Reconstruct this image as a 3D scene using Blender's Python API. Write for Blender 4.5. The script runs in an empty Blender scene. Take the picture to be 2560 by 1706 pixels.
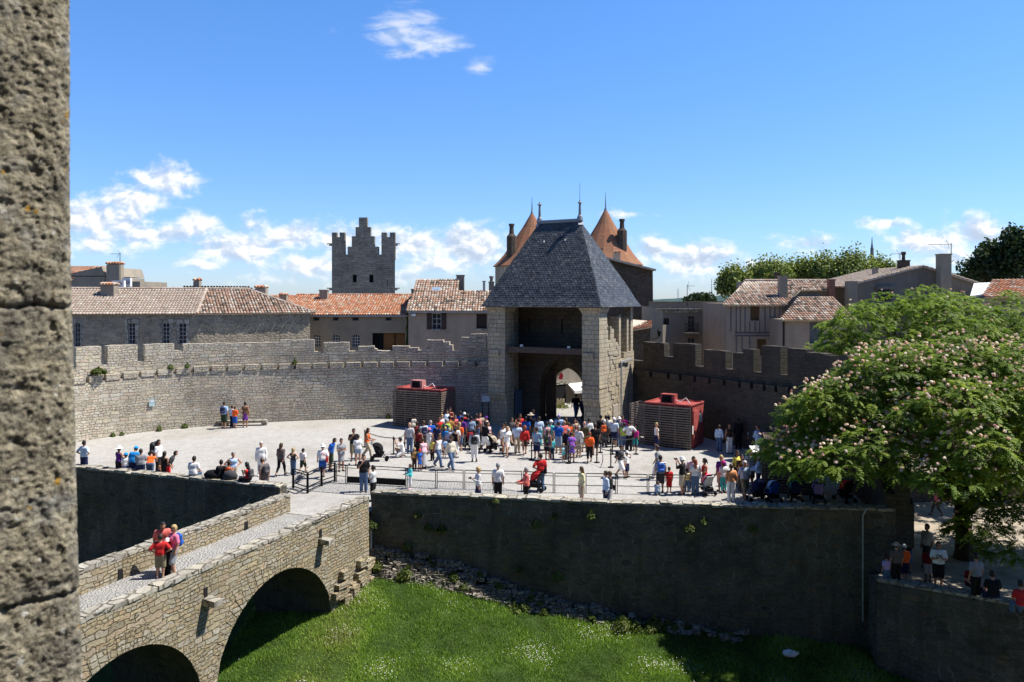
import bpy, math, random
import numpy as np
from mathutils import Vector, Matrix, noise
R = math.radians
random.seed(7); rng = np.random.default_rng(7)
scene = bpy.context.scene
# ------------------------------------------------------------------ camera, sky, sun
F, CX, HY, CZ, K = 1961.0, 1280.0, 745.0, 9.0, .04
cam_d = bpy.data.cameras.new('camera'); cam = bpy.data.objects.new('camera', cam_d)
scene.collection.objects.link(cam); scene.camera = cam
cam.location = (0, 0, CZ); cam.rotation_euler = (R(90), 0, 0)
cam_d.sensor_width = 36; cam_d.lens = 36*F/2560; cam_d.shift_y = -(853-HY)/2560
cam_d.clip_start = .05; cam_d.clip_end = 9000
cam_d.dof.use_dof = True; cam_d.dof.focus_distance = 42; cam_d.dof.aperture_fstop = 6.5
SUN_EL, SUN_AZ = R(58.5), R(6)          # azimuth from +X towards +Y
sv = Vector((math.cos(SUN_EL)*math.cos(SUN_AZ), math.cos(SUN_EL)*math.sin(SUN_AZ), math.sin(SUN_EL)))
sun_d = bpy.data.lights.new('sun', 'SUN'); sun_d.energy = 5.0; sun_d.angle = R(.5); sun_d.color = (1, .955, .88)
sun = bpy.data.objects.new('sun', sun_d); scene.collection.objects.link(sun)
sun.rotation_euler = sv.to_track_quat('Z', 'Y').to_euler(); sun.location = (60, 20, 80)
scene.view_settings.view_transform = 'Standard'; scene.view_settings.look = 'None'
scene.view_settings.gamma = 1; scene.view_settings.exposure = .64
world = bpy.data.worlds.new('World'); scene.world = world; world.use_nodes = True
def nd(nt, t, ins=None, **kw):
    n = nt.nodes.new('ShaderNode'+t)
    for k, v in kw.items(): setattr(n, k, v)
    for k, v in (ins or {}).items():
        if hasattr(v, 'is_output') or isinstance(v, bpy.types.NodeSocket): nt.links.new(v, n.inputs[k])
        else: n.inputs[k].default_value = v
    return n
def mth(nt, op, a, b=None, c=None, clamp=False):
    ins = {0: a}
    if b is not None: ins[1] = b
    if c is not None: ins[2] = c
    return nd(nt, 'Math', ins, operation=op, use_clamp=clamp).outputs[0]
def vm(nt, op, a, b=None):
    ins = {0: a}
    if b is not None: ins[1] = b
    n = nd(nt, 'VectorMath', ins, operation=op)
    return n.outputs['Value'] if op in ('LENGTH', 'DOT_PRODUCT') else n.outputs[0]
def rampn(nt, fac, stops, interp='LINEAR'):
    n = nd(nt, 'ValToRGB', {0: fac}); r = n.color_ramp; r.interpolation = interp
    while len(r.elements) < len(stops): r.elements.new(.5)
    for e, (p, c) in zip(r.elements, stops): e.position = p; e.color = (*c, 1)
    return n.outputs[0]
def mixc(nt, fac, a, b, mode='MIX'):
    n = nd(nt, 'Mix', data_type='RGBA', blend_type=mode)
    for i, v in ((0, fac), (6, a), (7, b)):
        if isinstance(v, bpy.types.NodeSocket): nt.links.new(v, n.inputs[i])
        else: n.inputs[i].default_value = v if i == 0 else (*v, 1)[:4]
    return n.outputs[2]
def make_world():
    nt = world.node_tree; nt.nodes.clear()
    sky = nd(nt, 'TexSky', sky_type='NISHITA', sun_disc=False, sun_elevation=SUN_EL, sun_rotation=R(90)-SUN_AZ,
             altitude=150, air_density=1.0, dust_density=.25, ozone_density=1.8)
    g = nd(nt, 'TexCoord').outputs['Generated']
    sp = nd(nt, 'SeparateXYZ', {0: g})
    sc2 = nd(nt, 'VectorMath', {0: sky.outputs[0], 1: (1.5, 1.5, 1.5)}, operation='MULTIPLY').outputs[0]
    skyc = mixc(nt, 1.0, sc2, rampn(nt, sp.outputs[2], [(0, (.46, .57, .84)), (.08, (.43, .59, .90)), (.34, (.41, .68, 1.0))]), 'MULTIPLY')
    skyc = mixc(nt, 1.0, skyc, rampn(nt, sp.outputs[2], [(.36, (1, 1, 1)), (.64, (.42, .44, .48))]), 'MULTIPLY')     # sky above the view darkened to cut ambient fill light
    y = mth(nt, 'MAXIMUM', sp.outputs[1], .02)
    u = mth(nt, 'DIVIDE', sp.outputs[0], y); v = mth(nt, 'DIVIDE', sp.outputs[2], y)
    p = nd(nt, 'CombineXYZ', {0: u, 1: v}).outputs[0]
    n1 = nd(nt, 'TexNoise', {'Vector': vm(nt, 'MULTIPLY', p, (1, 1.5, 1)), 'Scale': 26, 'Detail': 9, 'Roughness': .58, 'Distortion': .25}).outputs[0]
    p2 = vm(nt, 'ADD', p, (.006, .009, 0))
    n2 = nd(nt, 'TexNoise', {'Vector': vm(nt, 'MULTIPLY', p2, (1, 1.5, 1)), 'Scale': 26, 'Detail': 5, 'Roughness': .55, 'Distortion': .25}).outputs[0]
    # cumulus banks: direction of the middle, half width, half height, strength
    blobs = [(415, 450, 85, 42, 1), (330, 500, 110, 40, .9), (230, 545, 130, 55, 1), (380, 585, 120, 38, .85), (500, 560, 70, 36, .8),
             (230, 600, 130, 40, .7), (600, 620, 130, 42, 1.05), (720, 590, 95, 38, 1), (640, 570, 60, 30, .6), (500, 660, 70, 20, .6),
             (855, 600, 90, 45, .9), (775, 665, 110, 36, .8), (700, 700, 130, 22, .5), (1030, 610, 95, 42, 1), (1175, 620, 95, 56, 1.1), (1110, 655, 150, 32, .7),
             (990, 690, 120, 30, .55), (1640, 625, 75, 36, .9), (1740, 650, 120, 44, .9), (1860, 665, 70, 26, .6), (2020, 612, 75, 26, .8),
             (2215, 558, 62, 17, .85), (2310, 605, 110, 40, .85), (2450, 590, 90, 46, .9), (2380, 640, 160, 30, .6), (1545, 537, 95, 11, .45)]
    wisps = [(1010, 70, 85, 50, .8), (1080, 112, 75, 28, .9), (1000, 130, 50, 14, .7), (1205, 163, 38, 22, .8), (960, 40, 50, 22, .5), (930, 75, 70, 12, .3)]
    def field(bl):
        acc = None
        for (bx, by, a, b, w) in bl:
            q = vm(nt, 'SUBTRACT', p, ((bx-CX)/F, -(by-HY)/F, 0))
            q = vm(nt, 'MULTIPLY', q, (F/a, F/b, 0))
            t = mth(nt, 'MULTIPLY_ADD', vm(nt, 'LENGTH', q), -w*1.04, w*1.64)
            acc = t if acc is None else mth(nt, 'SMOOTH_MAX', acc, t, .25)
        return acc
    fd = field(blobs); fw = field(wisps)
    dens = mth(nt, 'ADD', fd, mth(nt, 'MULTIPLY_ADD', n1, 2.6, -1.42))
    mk = nd(nt, 'MapRange', {0: dens, 1: .12, 2: 1.15}, interpolation_type='SMOOTHSTEP').outputs[0]
    n3 = nd(nt, 'TexNoise', {'Vector': vm(nt, 'MULTIPLY', vm(nt, 'ADD', p, (.3, .1, 0)), (.7, 2.2, 1)), 'Scale': 22, 'Detail': 8, 'Roughness': .62, 'Distortion': .6}).outputs[0]
    dw = mth(nt, 'ADD', fw, mth(nt, 'MULTIPLY_ADD', n3, 2.6, -1.5))
    mw = mth(nt, 'MULTIPLY', nd(nt, 'MapRange', {0: dw, 1: .0, 2: 1.2}, interpolation_type='SMOOTHSTEP').outputs[0], .6)
    mk = mth(nt, 'MULTIPLY', mk, nd(nt, 'MapRange', {0: v, 1: -.002, 2: .03}).outputs[0])
    lit = mth(nt, 'ADD', mth(nt, 'MULTIPLY', mth(nt, 'SUBTRACT', n1, n2), 4.2), nd(nt, 'MapRange', {0: dens, 1: .2, 2: 1.6, 3: .66, 4: .44}).outputs[0], clamp=True)
    cc = rampn(nt, lit, [(0, (.50, .60, .76)), (.45, (.68, .76, .88)), (.75, (.92, .95, .97)), (1, (1.0, .99, .97))])
    b1 = nd(nt, 'Background', {0: skyc, 1: .090}); b2 = nd(nt, 'Background', {0: cc, 1: .72})
    fac = mth(nt, 'MULTIPLY', mth(nt, 'MAXIMUM', mk, mw), mth(nt, 'GREATER_THAN', sp.outputs[1], .05))
    mx = nd(nt, 'MixShader', {0: fac, 1: b1.outputs[0], 2: b2.outputs[0]})
    out = nt.nodes.new('ShaderNodeOutputWorld'); nt.links.new(mx.outputs[0], out.inputs[0])
make_world()
world.cycles.sampling_method = 'MANUAL'; world.cycles.sample_map_resolution = 512
scene.cycles.max_bounces = 5; scene.cycles.diffuse_bounces = 3; scene.cycles.glossy_bounces = 2; scene.cycles.transparent_max_bounces = 6
scene.cycles.use_denoising = True

# ------------------------------------------------------------------ geometry of the site
def P(px, py, d): return Vector(((px-CX)/F*d, d, CZ-(py-HY)/F*d))
def cz(d): return K*(d-45)
def G(px, py):
    d = 10.8/((py-HY)/F+K); return Vector(((px-CX)/F*d, d, cz(d)))
def hit(px, py, p0, n):
    o = Vector((0, 0, CZ)); r = Vector(((px-CX)/F, 1, -(py-HY)/F)); n = Vector(n)
    return o + r*((Vector(p0)-o).dot(n)/r.dot(n))

# ------------------------------------------------------------------ object helpers
def tag(o, label=None, cat=None, group=None, kind=None):
    if label: o['label'] = label
    if cat: o['category'] = cat
    if group: o['group'] = group
    if kind: o['kind'] = kind
    return o
def thing(name, loc, label, cat, group=None, rz=0):
    o = bpy.data.objects.new(name, None); scene.collection.objects.link(o)
    o.location = loc; o.rotation_euler = (0, 0, rz); o.empty_display_size = .3
    return tag(o, label, cat, group)
def link(name, me, parent=None, loc=(0, 0, 0)):
    o = bpy.data.objects.new(name, me); scene.collection.objects.link(o); o.location = loc
    if parent: o.parent = parent
    return o
class MB:
    def __init__(s): s.v = []; s.f = []; s.uv = []; s.m = []
    def add(s, vs, fs, uvs=None, m=0):
        b = len(s.v); s.v.extend([tuple(v) for v in vs])
        for i, f in enumerate(fs):
            s.f.append([b+k for k in f]); s.uv.append(uvs[i] if uvs else None); s.m.append(m)
    def quad(s, a, b, c, d, uv=None, m=0): s.add([a, b, c, d], [(0, 1, 2, 3)], [uv] if uv else None, m)
    def hexa(s, c, m=0):        # 8 corners: bottom ring 0-3 counter-clockwise seen from above, top ring 4-7
        s.add(c, [(3, 2, 1, 0), (4, 5, 6, 7), (0, 1, 5, 4), (1, 2, 6, 5), (2, 3, 7, 6), (3, 0, 4, 7)], None, m)
    def box(s, c, size, rz=0, m=0, tilt=None):
        hx, hy, hz = [k/2 for k in size]; M = Matrix.Rotation(rz, 3, 'Z')
        if tilt is not None: M = M @ tilt
        pts = [M @ Vector((x, y, z)) + Vector(c) for z in (-hz, hz) for x, y in ((-hx, -hy), (hx, -hy), (hx, hy), (-hx, hy))]
        s.hexa(pts, m)
    def bar(s, a, b, w, h=None, m=0, up=(0, 0, 1)):
        a, b = Vector(a), Vector(b); h = h or w; d = (b-a).normalized(); up = Vector(up)
        if abs(d.dot(up)) > .95: up = Vector((0, 1, 0))
        x = d.cross(up).normalized(); z = x.cross(d)
        o = [x*sx*w/2+z*sz*h/2 for sx, sz in ((-1, -1), (1, -1), (1, 1), (-1, 1))]
        s.add([a+k for k in o]+[b+k for k in o], [(3, 2, 1, 0), (4, 5, 6, 7), (0, 1, 5, 4), (1, 2, 6, 5), (2, 3, 7, 6), (3, 0, 4, 7)], None, m)
    def tube(s, pts, rs, n=8, m=0, caps=True):
        pts = [Vector(p) for p in pts]; b = len(s.v); k = len(pts)
        if not hasattr(rs, '__len__'): rs = [rs]*k
        prev = None
        for i, p in enumerate(pts):
            d = (pts[min(i+1, k-1)]-pts[max(i-1, 0)]).normalized()
            if prev is None: x = d.orthogonal().normalized()
            else:
                x = prev-d*prev.dot(d); x = x.normalized() if x.length > 1e-5 else d.orthogonal().normalized()
            prev = x; yv = d.cross(x)
            for j in range(n):
                a = 2*math.pi*j/n; s.v.append(tuple(p+(x*math.cos(a)+yv*math.sin(a))*rs[i]))
        for i in range(k-1):
            for j in range(n):
                s.f.append([b+i*n+j, b+i*n+(j+1) % n, b+(i+1)*n+(j+1) % n, b+(i+1)*n+j]); s.uv.append(None); s.m.append(m)
        if caps:
            s.f.append([b+j for j in range(n)][::-1]); s.uv.append(None); s.m.append(m)
            s.f.append([b+(k-1)*n+j for j in range(n)]); s.uv.append(None); s.m.append(m)
    def lathe(s, prof, c=(0, 0, 0), n=12, m=0, sx=1, sy=1, a0=0):
        b = len(s.v); c = Vector(c)
        for r, z in prof:
            for j in range(n):
                a = a0+2*math.pi*j/n; s.v.append((c.x+r*sx*math.cos(a), c.y+r*sy*math.sin(a), c.z+z))
        for i in range(len(prof)-1):
            for j in range(n):
                s.f.append([b+i*n+j, b+i*n+(j+1) % n, b+(i+1)*n+(j+1) % n, b+(i+1)*n+j]); s.uv.append(None); s.m.append(m)
        for i, rev in ((0, True), (len(prof)-1, False)):
            if prof[i][0] > 1e-4:
                q = [b+i*n+j for j in range(n)]; s.f.append(q[::-1] if rev else q); s.uv.append(None); s.m.append(m)
    def prism(s, poly, n, depth, m=0):   # planar polygon pushed by depth along n
        n = Vector(n); k = len(poly); a = [Vector(p) for p in poly]; b2 = [p+n*depth for p in a]
        nn = (a[1]-a[0]).cross(a[2]-a[1])
        s.add(a+b2, [list(range(k)), list(range(k, 2*k))[::-1]]+[(i, (i+1) % k, k+(i+1) % k, k+i) for i in range(k)], None, m)
    def mesh(s, name, mats, org=(0, 0, 0), smooth=False, fixn=False):
        me = bpy.data.meshes.new(name); o = Vector(org)
        me.from_pydata([(x-o.x, y-o.y, z-o.z) for x, y, z in s.v], [], s.f)
        for mt in (mats if isinstance(mats, (list, tuple)) else [mats]): me.materials.append(mt)
        me.polygons.foreach_set('material_index', s.m)
        if smooth: me.polygons.foreach_set('use_smooth', [True]*len(s.f))
        if fixn:
            import bmesh
            bm = bmesh.new(); bm.from_mesh(me); bmesh.ops.recalc_face_normals(bm, faces=bm.faces); bm.to_mesh(me); bm.free()
        ul = me.uv_layers.new(name='UVMap'); buf = []
        for p, uv, fv in zip(me.polygons, s.uv, s.f):
            if uv:
                mp = dict(zip(fv, uv)); buf.extend(c for vi in p.vertices for c in mp[vi]); continue
            n = p.normal
            if abs(n.z) > .8: t, w = Vector((1, 0, 0)), Vector((0, 1, 0))
            else:
                t = Vector((-n.y, n.x, 0)).normalized(); w = n.cross(t)
            for vi in p.vertices:
                q = Vector(s.v[vi]); buf.extend((q.dot(t), q.dot(w)))
        ul.data.foreach_set('uv', buf); me.update()
        return me
    def build(s, name, mats, parent=None, smooth=False, kind=None, fixn=True):
        if not s.v: return None
        if parent is not None: org = parent.matrix_basis.translation if parent.parent is None else parent.parent.matrix_basis.translation+parent.matrix_basis.translation
        else:
            a = np.array(s.v); lo, hi = a.min(0), a.max(0); org = Vector(((lo[0]+hi[0])/2, (lo[1]+hi[1])/2, lo[2]))
        o = link(name, s.mesh(name, mats, org, smooth, fixn), parent, (0, 0, 0) if parent is not None else org)
        if kind: o['kind'] = kind
        return o

# ------------------------------------------------------------------ materials
MC = {}
def newmat(name, rough=.85, spec=.25):
    m = bpy.data.materials.new(name); m.use_nodes = True; nt = m.node_tree
    b = nt.nodes['Principled BSDF']; b.inputs['Roughness'].default_value = rough; b.inputs['Specular IOR Level'].default_value = spec
    return m, nt, b
def plain(name, col, rough=.7, spec=.25, var=.25, scale=6, metal=0, bump=0):
    if name in MC: return MC[name]
    m, nt, b = newmat(name, rough, spec); b.inputs['Metallic'].default_value = metal
    t = nd(nt, 'TexCoord').outputs['Object']
    n = nd(nt, 'TexNoise', {'Vector': t, 'Scale': scale, 'Detail': 4, 'Roughness': .6}).outputs[0]
    lo = tuple(c*(1-var) for c in col); hi = tuple(min(1, c*(1+var)) for c in col)
    nt.links.new(rampn(nt, n, [(.3, lo), (.7, hi)]), b.inputs['Base Color'])
    if bump:
        bp = nd(nt, 'Bump', {'Strength': bump, 'Distance': .03, 'Height': n}); nt.links.new(bp.outputs[0], b.inputs['Normal'])
    MC[name] = m; return m
def masonry(name, cols, mortar, sx=.42, sy=.2, kind='rubble', stain=.4, stainc=(.05, .05, .045), bump=.6, mw=.07, streak=.3, lich=.0, dist=.12):
    m, nt, b = newmat(name, .95, .1)
    uv = nd(nt, 'UVMap').outputs[0]
    wob = nd(nt, 'TexNoise', {'Vector': uv, 'Scale': 1.7, 'Detail': 3}).outputs['Color']
    q = vm(nt, 'ADD', uv, vm(nt, 'MULTIPLY', vm(nt, 'SUBTRACT', wob, (.5, .5, .5)), (dist*1.6, dist, 0)))
    wob2 = nd(nt, 'TexNoise', {'Vector': uv, 'Scale': 5.5, 'Detail': 2}).outputs['Color']
    q = vm(nt, 'ADD', q, vm(nt, 'MULTIPLY', vm(nt, 'SUBTRACT', wob2, (.5, .5, .5)), (dist*.9, dist*.55, 0)))
    if kind == 'rubble':
        qs = vm(nt, 'MULTIPLY', q, (1/sx, 1/sy, 0))
        v1 = nd(nt, 'TexVoronoi', {'Vector': qs, 'Scale': 1, 'Randomness': .78}, voronoi_dimensions='2D')
        v2 = nd(nt, 'TexVoronoi', {'Vector': qs, 'Scale': 1, 'Randomness': .78}, voronoi_dimensions='2D', feature='DISTANCE_TO_EDGE')
        rnd = nd(nt, 'SeparateColor', {0: v1.outputs['Color']}).outputs[0]
        edge = nd(nt, 'MapRange', {0: v2.outputs['Distance'], 1: mw*.4, 2: mw*1.7}).outputs[0]
    else:
        def bk(w, h, o, sq):
            br = nd(nt, 'TexBrick', {'Vector': q, 'Color1': (0, 0, 0, 1), 'Color2': (1, 1, 1, 1), 'Mortar': (.5, .5, .5, 1), 'Scale': 1, 'Mortar Size': mw*.2,
                'Mortar Smooth': .6, 'Bias': 0, 'Brick Width': w, 'Row Height': h}, offset=o, squash=sq, squash_frequency=3)
            return nd(nt, 'SeparateColor', {0: br.outputs['Color']}).outputs[0], mth(nt, 'SUBTRACT', 1, br.outputs['Fac'])
        r1, e1 = bk(sx, sy, .5, .65)
        if dist > .1:
            r2, e2 = bk(sx*1.55, sy*1.45, .37, 1.4); pm = nd(nt, 'TexNoise', {'Vector': vm(nt, 'MULTIPLY', uv, (.7, 1.6, 0)), 'Scale': .8, 'Detail': 2}).outputs[0]; pm = mth(nt, 'GREATER_THAN', pm, .53)
            rnd = nd(nt, 'Mix', {0: pm, 2: r1, 3: r2}).outputs[0]; edge = nd(nt, 'Mix', {0: pm, 2: e1, 3: e2}).outputs[0]
        else: rnd, edge = r1, e1
    k = len(cols)
    col = rampn(nt, rnd, [(i/max(1, k-1), c) for i, c in enumerate(cols)])
    fine = nd(nt, 'TexNoise', {'Vector': uv, 'Scale': 11, 'Detail': 7, 'Roughness': .75}).outputs[0]
    col = mixc(nt, 1, col, rampn(nt, fine, [(.28, (.42, .42, .42)), (.5, (1, 1, 1)), (.75, (1.4, 1.38, 1.34))]), 'MULTIPLY')
    mid = nd(nt, 'TexNoise', {'Vector': uv, 'Scale': .9, 'Detail': 5, 'Roughness': .65}).outputs[0]
    mo = mixc(nt, nd(nt, 'MapRange', {0: mid, 1: .35, 2: .65}).outputs[0], mortar, tuple(c*.35 for c in mortar))
    col = mixc(nt, edge, mo, col)
    big = nd(nt, 'TexNoise', {'Vector': uv, 'Scale': .33, 'Detail': 6, 'Roughness': .68}).outputs[0]
    sm = nd(nt, 'MapRange', {0: big, 1: .46, 2: .68, 4: stain}).outputs[0]
    col = mixc(nt, sm, col, stainc)
    if streak:
        st = nd(nt, 'TexNoise', {'Vector': vm(nt, 'MULTIPLY', uv, (1.3, .13, 0)), 'Scale': 1.4, 'Detail': 5, 'Roughness': .6}).outputs[0]
        col = mixc(nt, nd(nt, 'MapRange', {0: st, 1: .5, 2: .75, 4: streak}).outputs[0], col, stainc)
    if lich:
        ln = nd(nt, 'TexNoise', {'Vector': uv, 'Scale': 2.3, 'Detail': 5, 'Roughness': .7}).outputs[0]
        col = mixc(nt, nd(nt, 'MapRange', {0: ln, 1: .64, 2: .74, 4: lich}).outputs[0], col, (.42, .30, .09))
    nt.links.new(col, b.inputs['Base Color'])
    h = mth(nt, 'ADD', mth(nt, 'MULTIPLY', edge, .6), mth(nt, 'ADD', mth(nt, 'MULTIPLY', fine, .5), mth(nt, 'MULTIPLY', rnd, .35)))
    bp = nd(nt, 'Bump', {'Strength': bump, 'Distance': .06, 'Height': h}); nt.links.new(bp.outputs[0], b.inputs['Normal'])
    return m
def tilemat(name, stops, rough=.9):
    m, nt, b = newmat(name, rough, .15)
    uv = nd(nt, 'SeparateXYZ', {0: nd(nt, 'UVMap').outputs[0]})
    col = rampn(nt, uv.outputs[0], stops, 'LINEAR')
    t = nd(nt, 'TexCoord').outputs['Object']
    n = nd(nt, 'TexNoise', {'Vector': t, 'Scale': 5, 'Detail': 5, 'Roughness': .7}).outputs[0]
    col = mixc(nt, 1, col, rampn(nt, n, [(.25, (.55, .53, .5)), (.7, (1.2, 1.2, 1.2))]), 'MULTIPLY')
    n2 = nd(nt, 'TexNoise', {'Vector': t, 'Scale': 22, 'Detail': 3}).outputs[0]
    nt.links.new(col, b.inputs['Base Color'])
    bp = nd(nt, 'Bump', {'Strength': .3, 'Distance': .02, 'Height': n2}); nt.links.new(bp.outputs[0], b.inputs['Normal'])
    return m
BUFF = [(.30, .245, .155), (.42, .345, .22), (.36, .325, .245), (.48, .395, .235), (.40, .37, .30), (.43, .31, .19)]
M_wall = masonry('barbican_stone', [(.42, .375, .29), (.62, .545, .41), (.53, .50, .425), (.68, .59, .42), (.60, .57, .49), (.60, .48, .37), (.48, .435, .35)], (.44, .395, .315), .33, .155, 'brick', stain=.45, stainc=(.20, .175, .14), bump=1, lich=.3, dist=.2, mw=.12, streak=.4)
M_wall_dark = masonry('shade_darkened_stone', [(.062, .054, .044), (.095, .084, .066), (.073, .069, .061), (.11, .09, .066)], (.10, .09, .074), .42, .19, 'brick', dist=.18, mw=.12, stain=.7, stainc=(.045, .042, .036), bump=.7, streak=.5)  # colour lowered to stand in for shade on arch undersides and shaded walls
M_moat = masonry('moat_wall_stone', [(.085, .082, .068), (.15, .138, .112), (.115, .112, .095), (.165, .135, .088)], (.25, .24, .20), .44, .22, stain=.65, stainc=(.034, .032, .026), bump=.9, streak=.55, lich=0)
M_bridge = masonry('bridge_stone', BUFF+[(.47, .44, .36), (.28, .235, .16)], (.26, .21, .13), .30, .125, 'brick', stain=.4, stainc=(.17, .14, .095), bump=1, streak=.25, lich=.25, dist=.2, mw=.12)
M_cope = masonry('coping_stone', [(.36, .33, .27), (.46, .435, .37), (.33, .31, .27), (.48, .44, .34)], (.30, .26, .2), .5, .5, stain=.55, stainc=(.12, .11, .085), bump=.9, lich=.3)
M_gate = masonry('gate_ashlar', [(.40, .345, .25), (.48, .41, .29), (.44, .395, .30), (.53, .445, .305), (.42, .375, .295)], (.30, .26, .19), .5, .29, 'brick', stain=.45, stainc=(.16, .135, .10), bump=.8, mw=.09, streak=.5, dist=.07)
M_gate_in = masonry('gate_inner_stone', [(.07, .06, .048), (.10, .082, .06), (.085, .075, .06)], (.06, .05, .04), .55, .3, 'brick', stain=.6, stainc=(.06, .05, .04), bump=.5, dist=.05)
M_tour = masonry('grey_tower_stone', [(.22, .195, .155), (.29, .26, .21), (.34, .305, .245), (.24, .215, .175)], (.16, .14, .11), .6, .3, 'brick', dist=.12, stain=.45, stainc=(.10, .095, .085), bump=.9)
M_house = masonry('house_rubble', [(.27, .235, .175), (.38, .33, .245), (.32, .275, .205), (.22, .19, .145)], (.46, .40, .30), .42, .19, stain=.3, stainc=(.2, .18, .15), bump=.6, mw=.13)
M_rub = masonry('loose_rubble', [(.24, .21, .17), (.38, .34, .28), (.30, .27, .22)], (.10, .085, .065), .3, .14, stain=.4, bump=1)
M_cobble = masonry('cobbles', [(.38, .375, .36), (.44, .43, .415), (.40, .39, .37), (.46, .45, .43)], (.33, .32, .295), .13, .09, stain=.2, stainc=(.25, .235, .2), bump=.8, mw=.1, streak=0)
def renderm(name, col, stain=.35, sc=(.1, .09, .08)):
    m, nt, b = newmat(name, .95, .1)
    uv = nd(nt, 'UVMap').outputs[0]
    n = nd(nt, 'TexNoise', {'Vector': uv, 'Scale': .5, 'Detail': 8, 'Roughness': .7}).outputs[0]
    f = nd(nt, 'TexNoise', {'Vector': uv, 'Scale': 9, 'Detail': 5, 'Roughness': .7}).outputs[0]
    st = nd(nt, 'TexNoise', {'Vector': vm(nt, 'MULTIPLY', uv, (1, .1, 0)), 'Scale': 1.3, 'Detail': 5}).outputs[0]
    c = mixc(nt, nd(nt, 'MapRange', {0: n, 1: .42, 2: .72, 4: stain}).outputs[0], col, sc)
    c = mixc(nt, nd(nt, 'MapRange', {0: st, 1: .5, 2: .8, 4: stain}).outputs[0], c, sc)
    c = mixc(nt, 1, c, rampn(nt, f, [(.3, (.8, .8, .8)), (.7, (1.15, 1.15, 1.15))]), 'MULTIPLY')
    nt.links.new(c, b.inputs['Base Color'])
    bp = nd(nt, 'Bump', {'Strength': .4, 'Distance': .03, 'Height': f}); nt.links.new(bp.outputs[0], b.inputs['Normal'])
    return m
M_r1 = renderm('grey_render', (.33, .285, .22)); M_r2 = renderm('pinkish_render', (.38, .305, .24)); M_r3 = renderm('dark_grey_render', (.24, .21, .175), .5)
M_r4 = renderm('beige_render', (.34, .30, .25)); M_brickdark = masonry('brown_gable_stone', [(.09, .065, .05), (.13, .095, .07), (.11, .09, .075)], (.10, .085, .07), .5, .2, stain=.6)
M_tileA = tilemat('old_grey_pink_tiles', [(0, (.30, .245, .20)), (.3, (.38, .315, .26)), (.6, (.43, .365, .305)), (.85, (.38, .28, .22)), (1, (.49, .43, .37))])
M_tileB = tilemat('orange_tiles', [(0, (.30, .17, .115)), (.25, (.46, .19, .10)), (.5, (.55, .26, .15)), (.75, (.46, .34, .25)), (1, (.58, .48, .38))])
M_tileC = tilemat('mottled_tiles', [(0, (.12, .10, .08)), (.25, (.27, .21, .16)), (.5, (.44, .26, .18)), (.75, (.46, .39, .32)), (1, (.56, .50, .42))])
M_slate = tilemat('blue_slate', [(0, (.058, .064, .072)), (.4, (.075, .083, .094)), (.85, (.098, .107, .118)), (1, (.15, .15, .148))], .48)
M_cone = masonry('flat_brick_tiles', [(.30, .13, .075), (.36, .155, .085), (.27, .135, .09), (.40, .19, .11)], (.2, .1, .06), .25, .12, 'brick', stain=.35, stainc=(.28, .2, .1), bump=.3, streak=.2)
M_lead = plain('lead', (.20, .215, .235), .5, .4, .2, metal=.2)
M_dark = plain('dark_recess', (.012, .012, .013), .9); M_glass = plain('window_glass', (.03, .035, .045), .12, .6, .2)
M_white = plain('white_paint', (.75, .74, .72), .5); M_metal = plain('black_steel', (.009, .009, .009), .55, .15)
M_zinc = plain('zinc_pipe', (.42, .42, .43), .5, .5, .2, metal=.3)
M_wood = plain('grey_wood_slats', (.17, .14, .118), .8, .2, .4, 9); M_wood2 = plain('dark_timber', (.10, .075, .06), .85, .2, .35, 8)
M_red = plain('red_container_paint', (.36, .08, .07), .65, .2, .3, 3)
M_brown = plain('brown_wood', (.14, .075, .035), .7, .2, .3, 8); M_shut = plain('grey_shutters', (.12, .135, .145), .7); M_shutb = plain('brown_shutters', (.05, .033, .03), .7)
M_brick = masonry('red_brick', [(.33, .13, .08), (.40, .17, .11)], (.35, .3, .25), .22, .075, 'brick', stain=.3, streak=.2)
def gravel():
    m, nt, b = newmat('pale_gravel', .95, .1)
    t = nd(nt, 'TexCoord').outputs['Object']
    a = nd(nt, 'TexNoise', {'Vector': t, 'Scale': .22, 'Detail': 6, 'Roughness': .6}).outputs[0]
    f = nd(nt, 'TexNoise', {'Vector': t, 'Scale': 14, 'Detail': 4, 'Roughness': .75}).outputs[0]
    g = nd(nt, 'TexNoise', {'Vector': t, 'Scale': 2.2, 'Detail': 6, 'Roughness': .7}).outputs[0]
    c = rampn(nt, a, [(.3, (.33, .31, .28)), (.5, (.40, .385, .36)), (.7, (.42, .41, .395))])
    c = mixc(nt, 1, c, rampn(nt, f, [(.3, (.72, .72, .71)), (.7, (1.22, 1.22, 1.22))]), 'MULTIPLY')
    c = mixc(nt, 1, c, rampn(nt, g, [(.3, (.86, .85, .83)), (.7, (1.1, 1.1, 1.1))]), 'MULTIPLY')
    nt.links.new(c, b.inputs['Base Color'])
    bp = nd(nt, 'Bump', {'Strength': .7, 'Distance': .05, 'Height': mth(nt, 'ADD', f, g)}); nt.links.new(bp.outputs[0], b.inputs['Normal'])
    return m
M_gravel = gravel()
M_earth = plain('dusty_earth', (.34, .29, .225), .95, .1, .3, 1.5, bump=.5)
M_turf = plain('turf_soil', (.035, .06, .014), .95, .1, .5, 1.2, bump=.5)
M_town = plain('town_ground', (.22, .20, .17), .95, .1, .3, .5)
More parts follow.
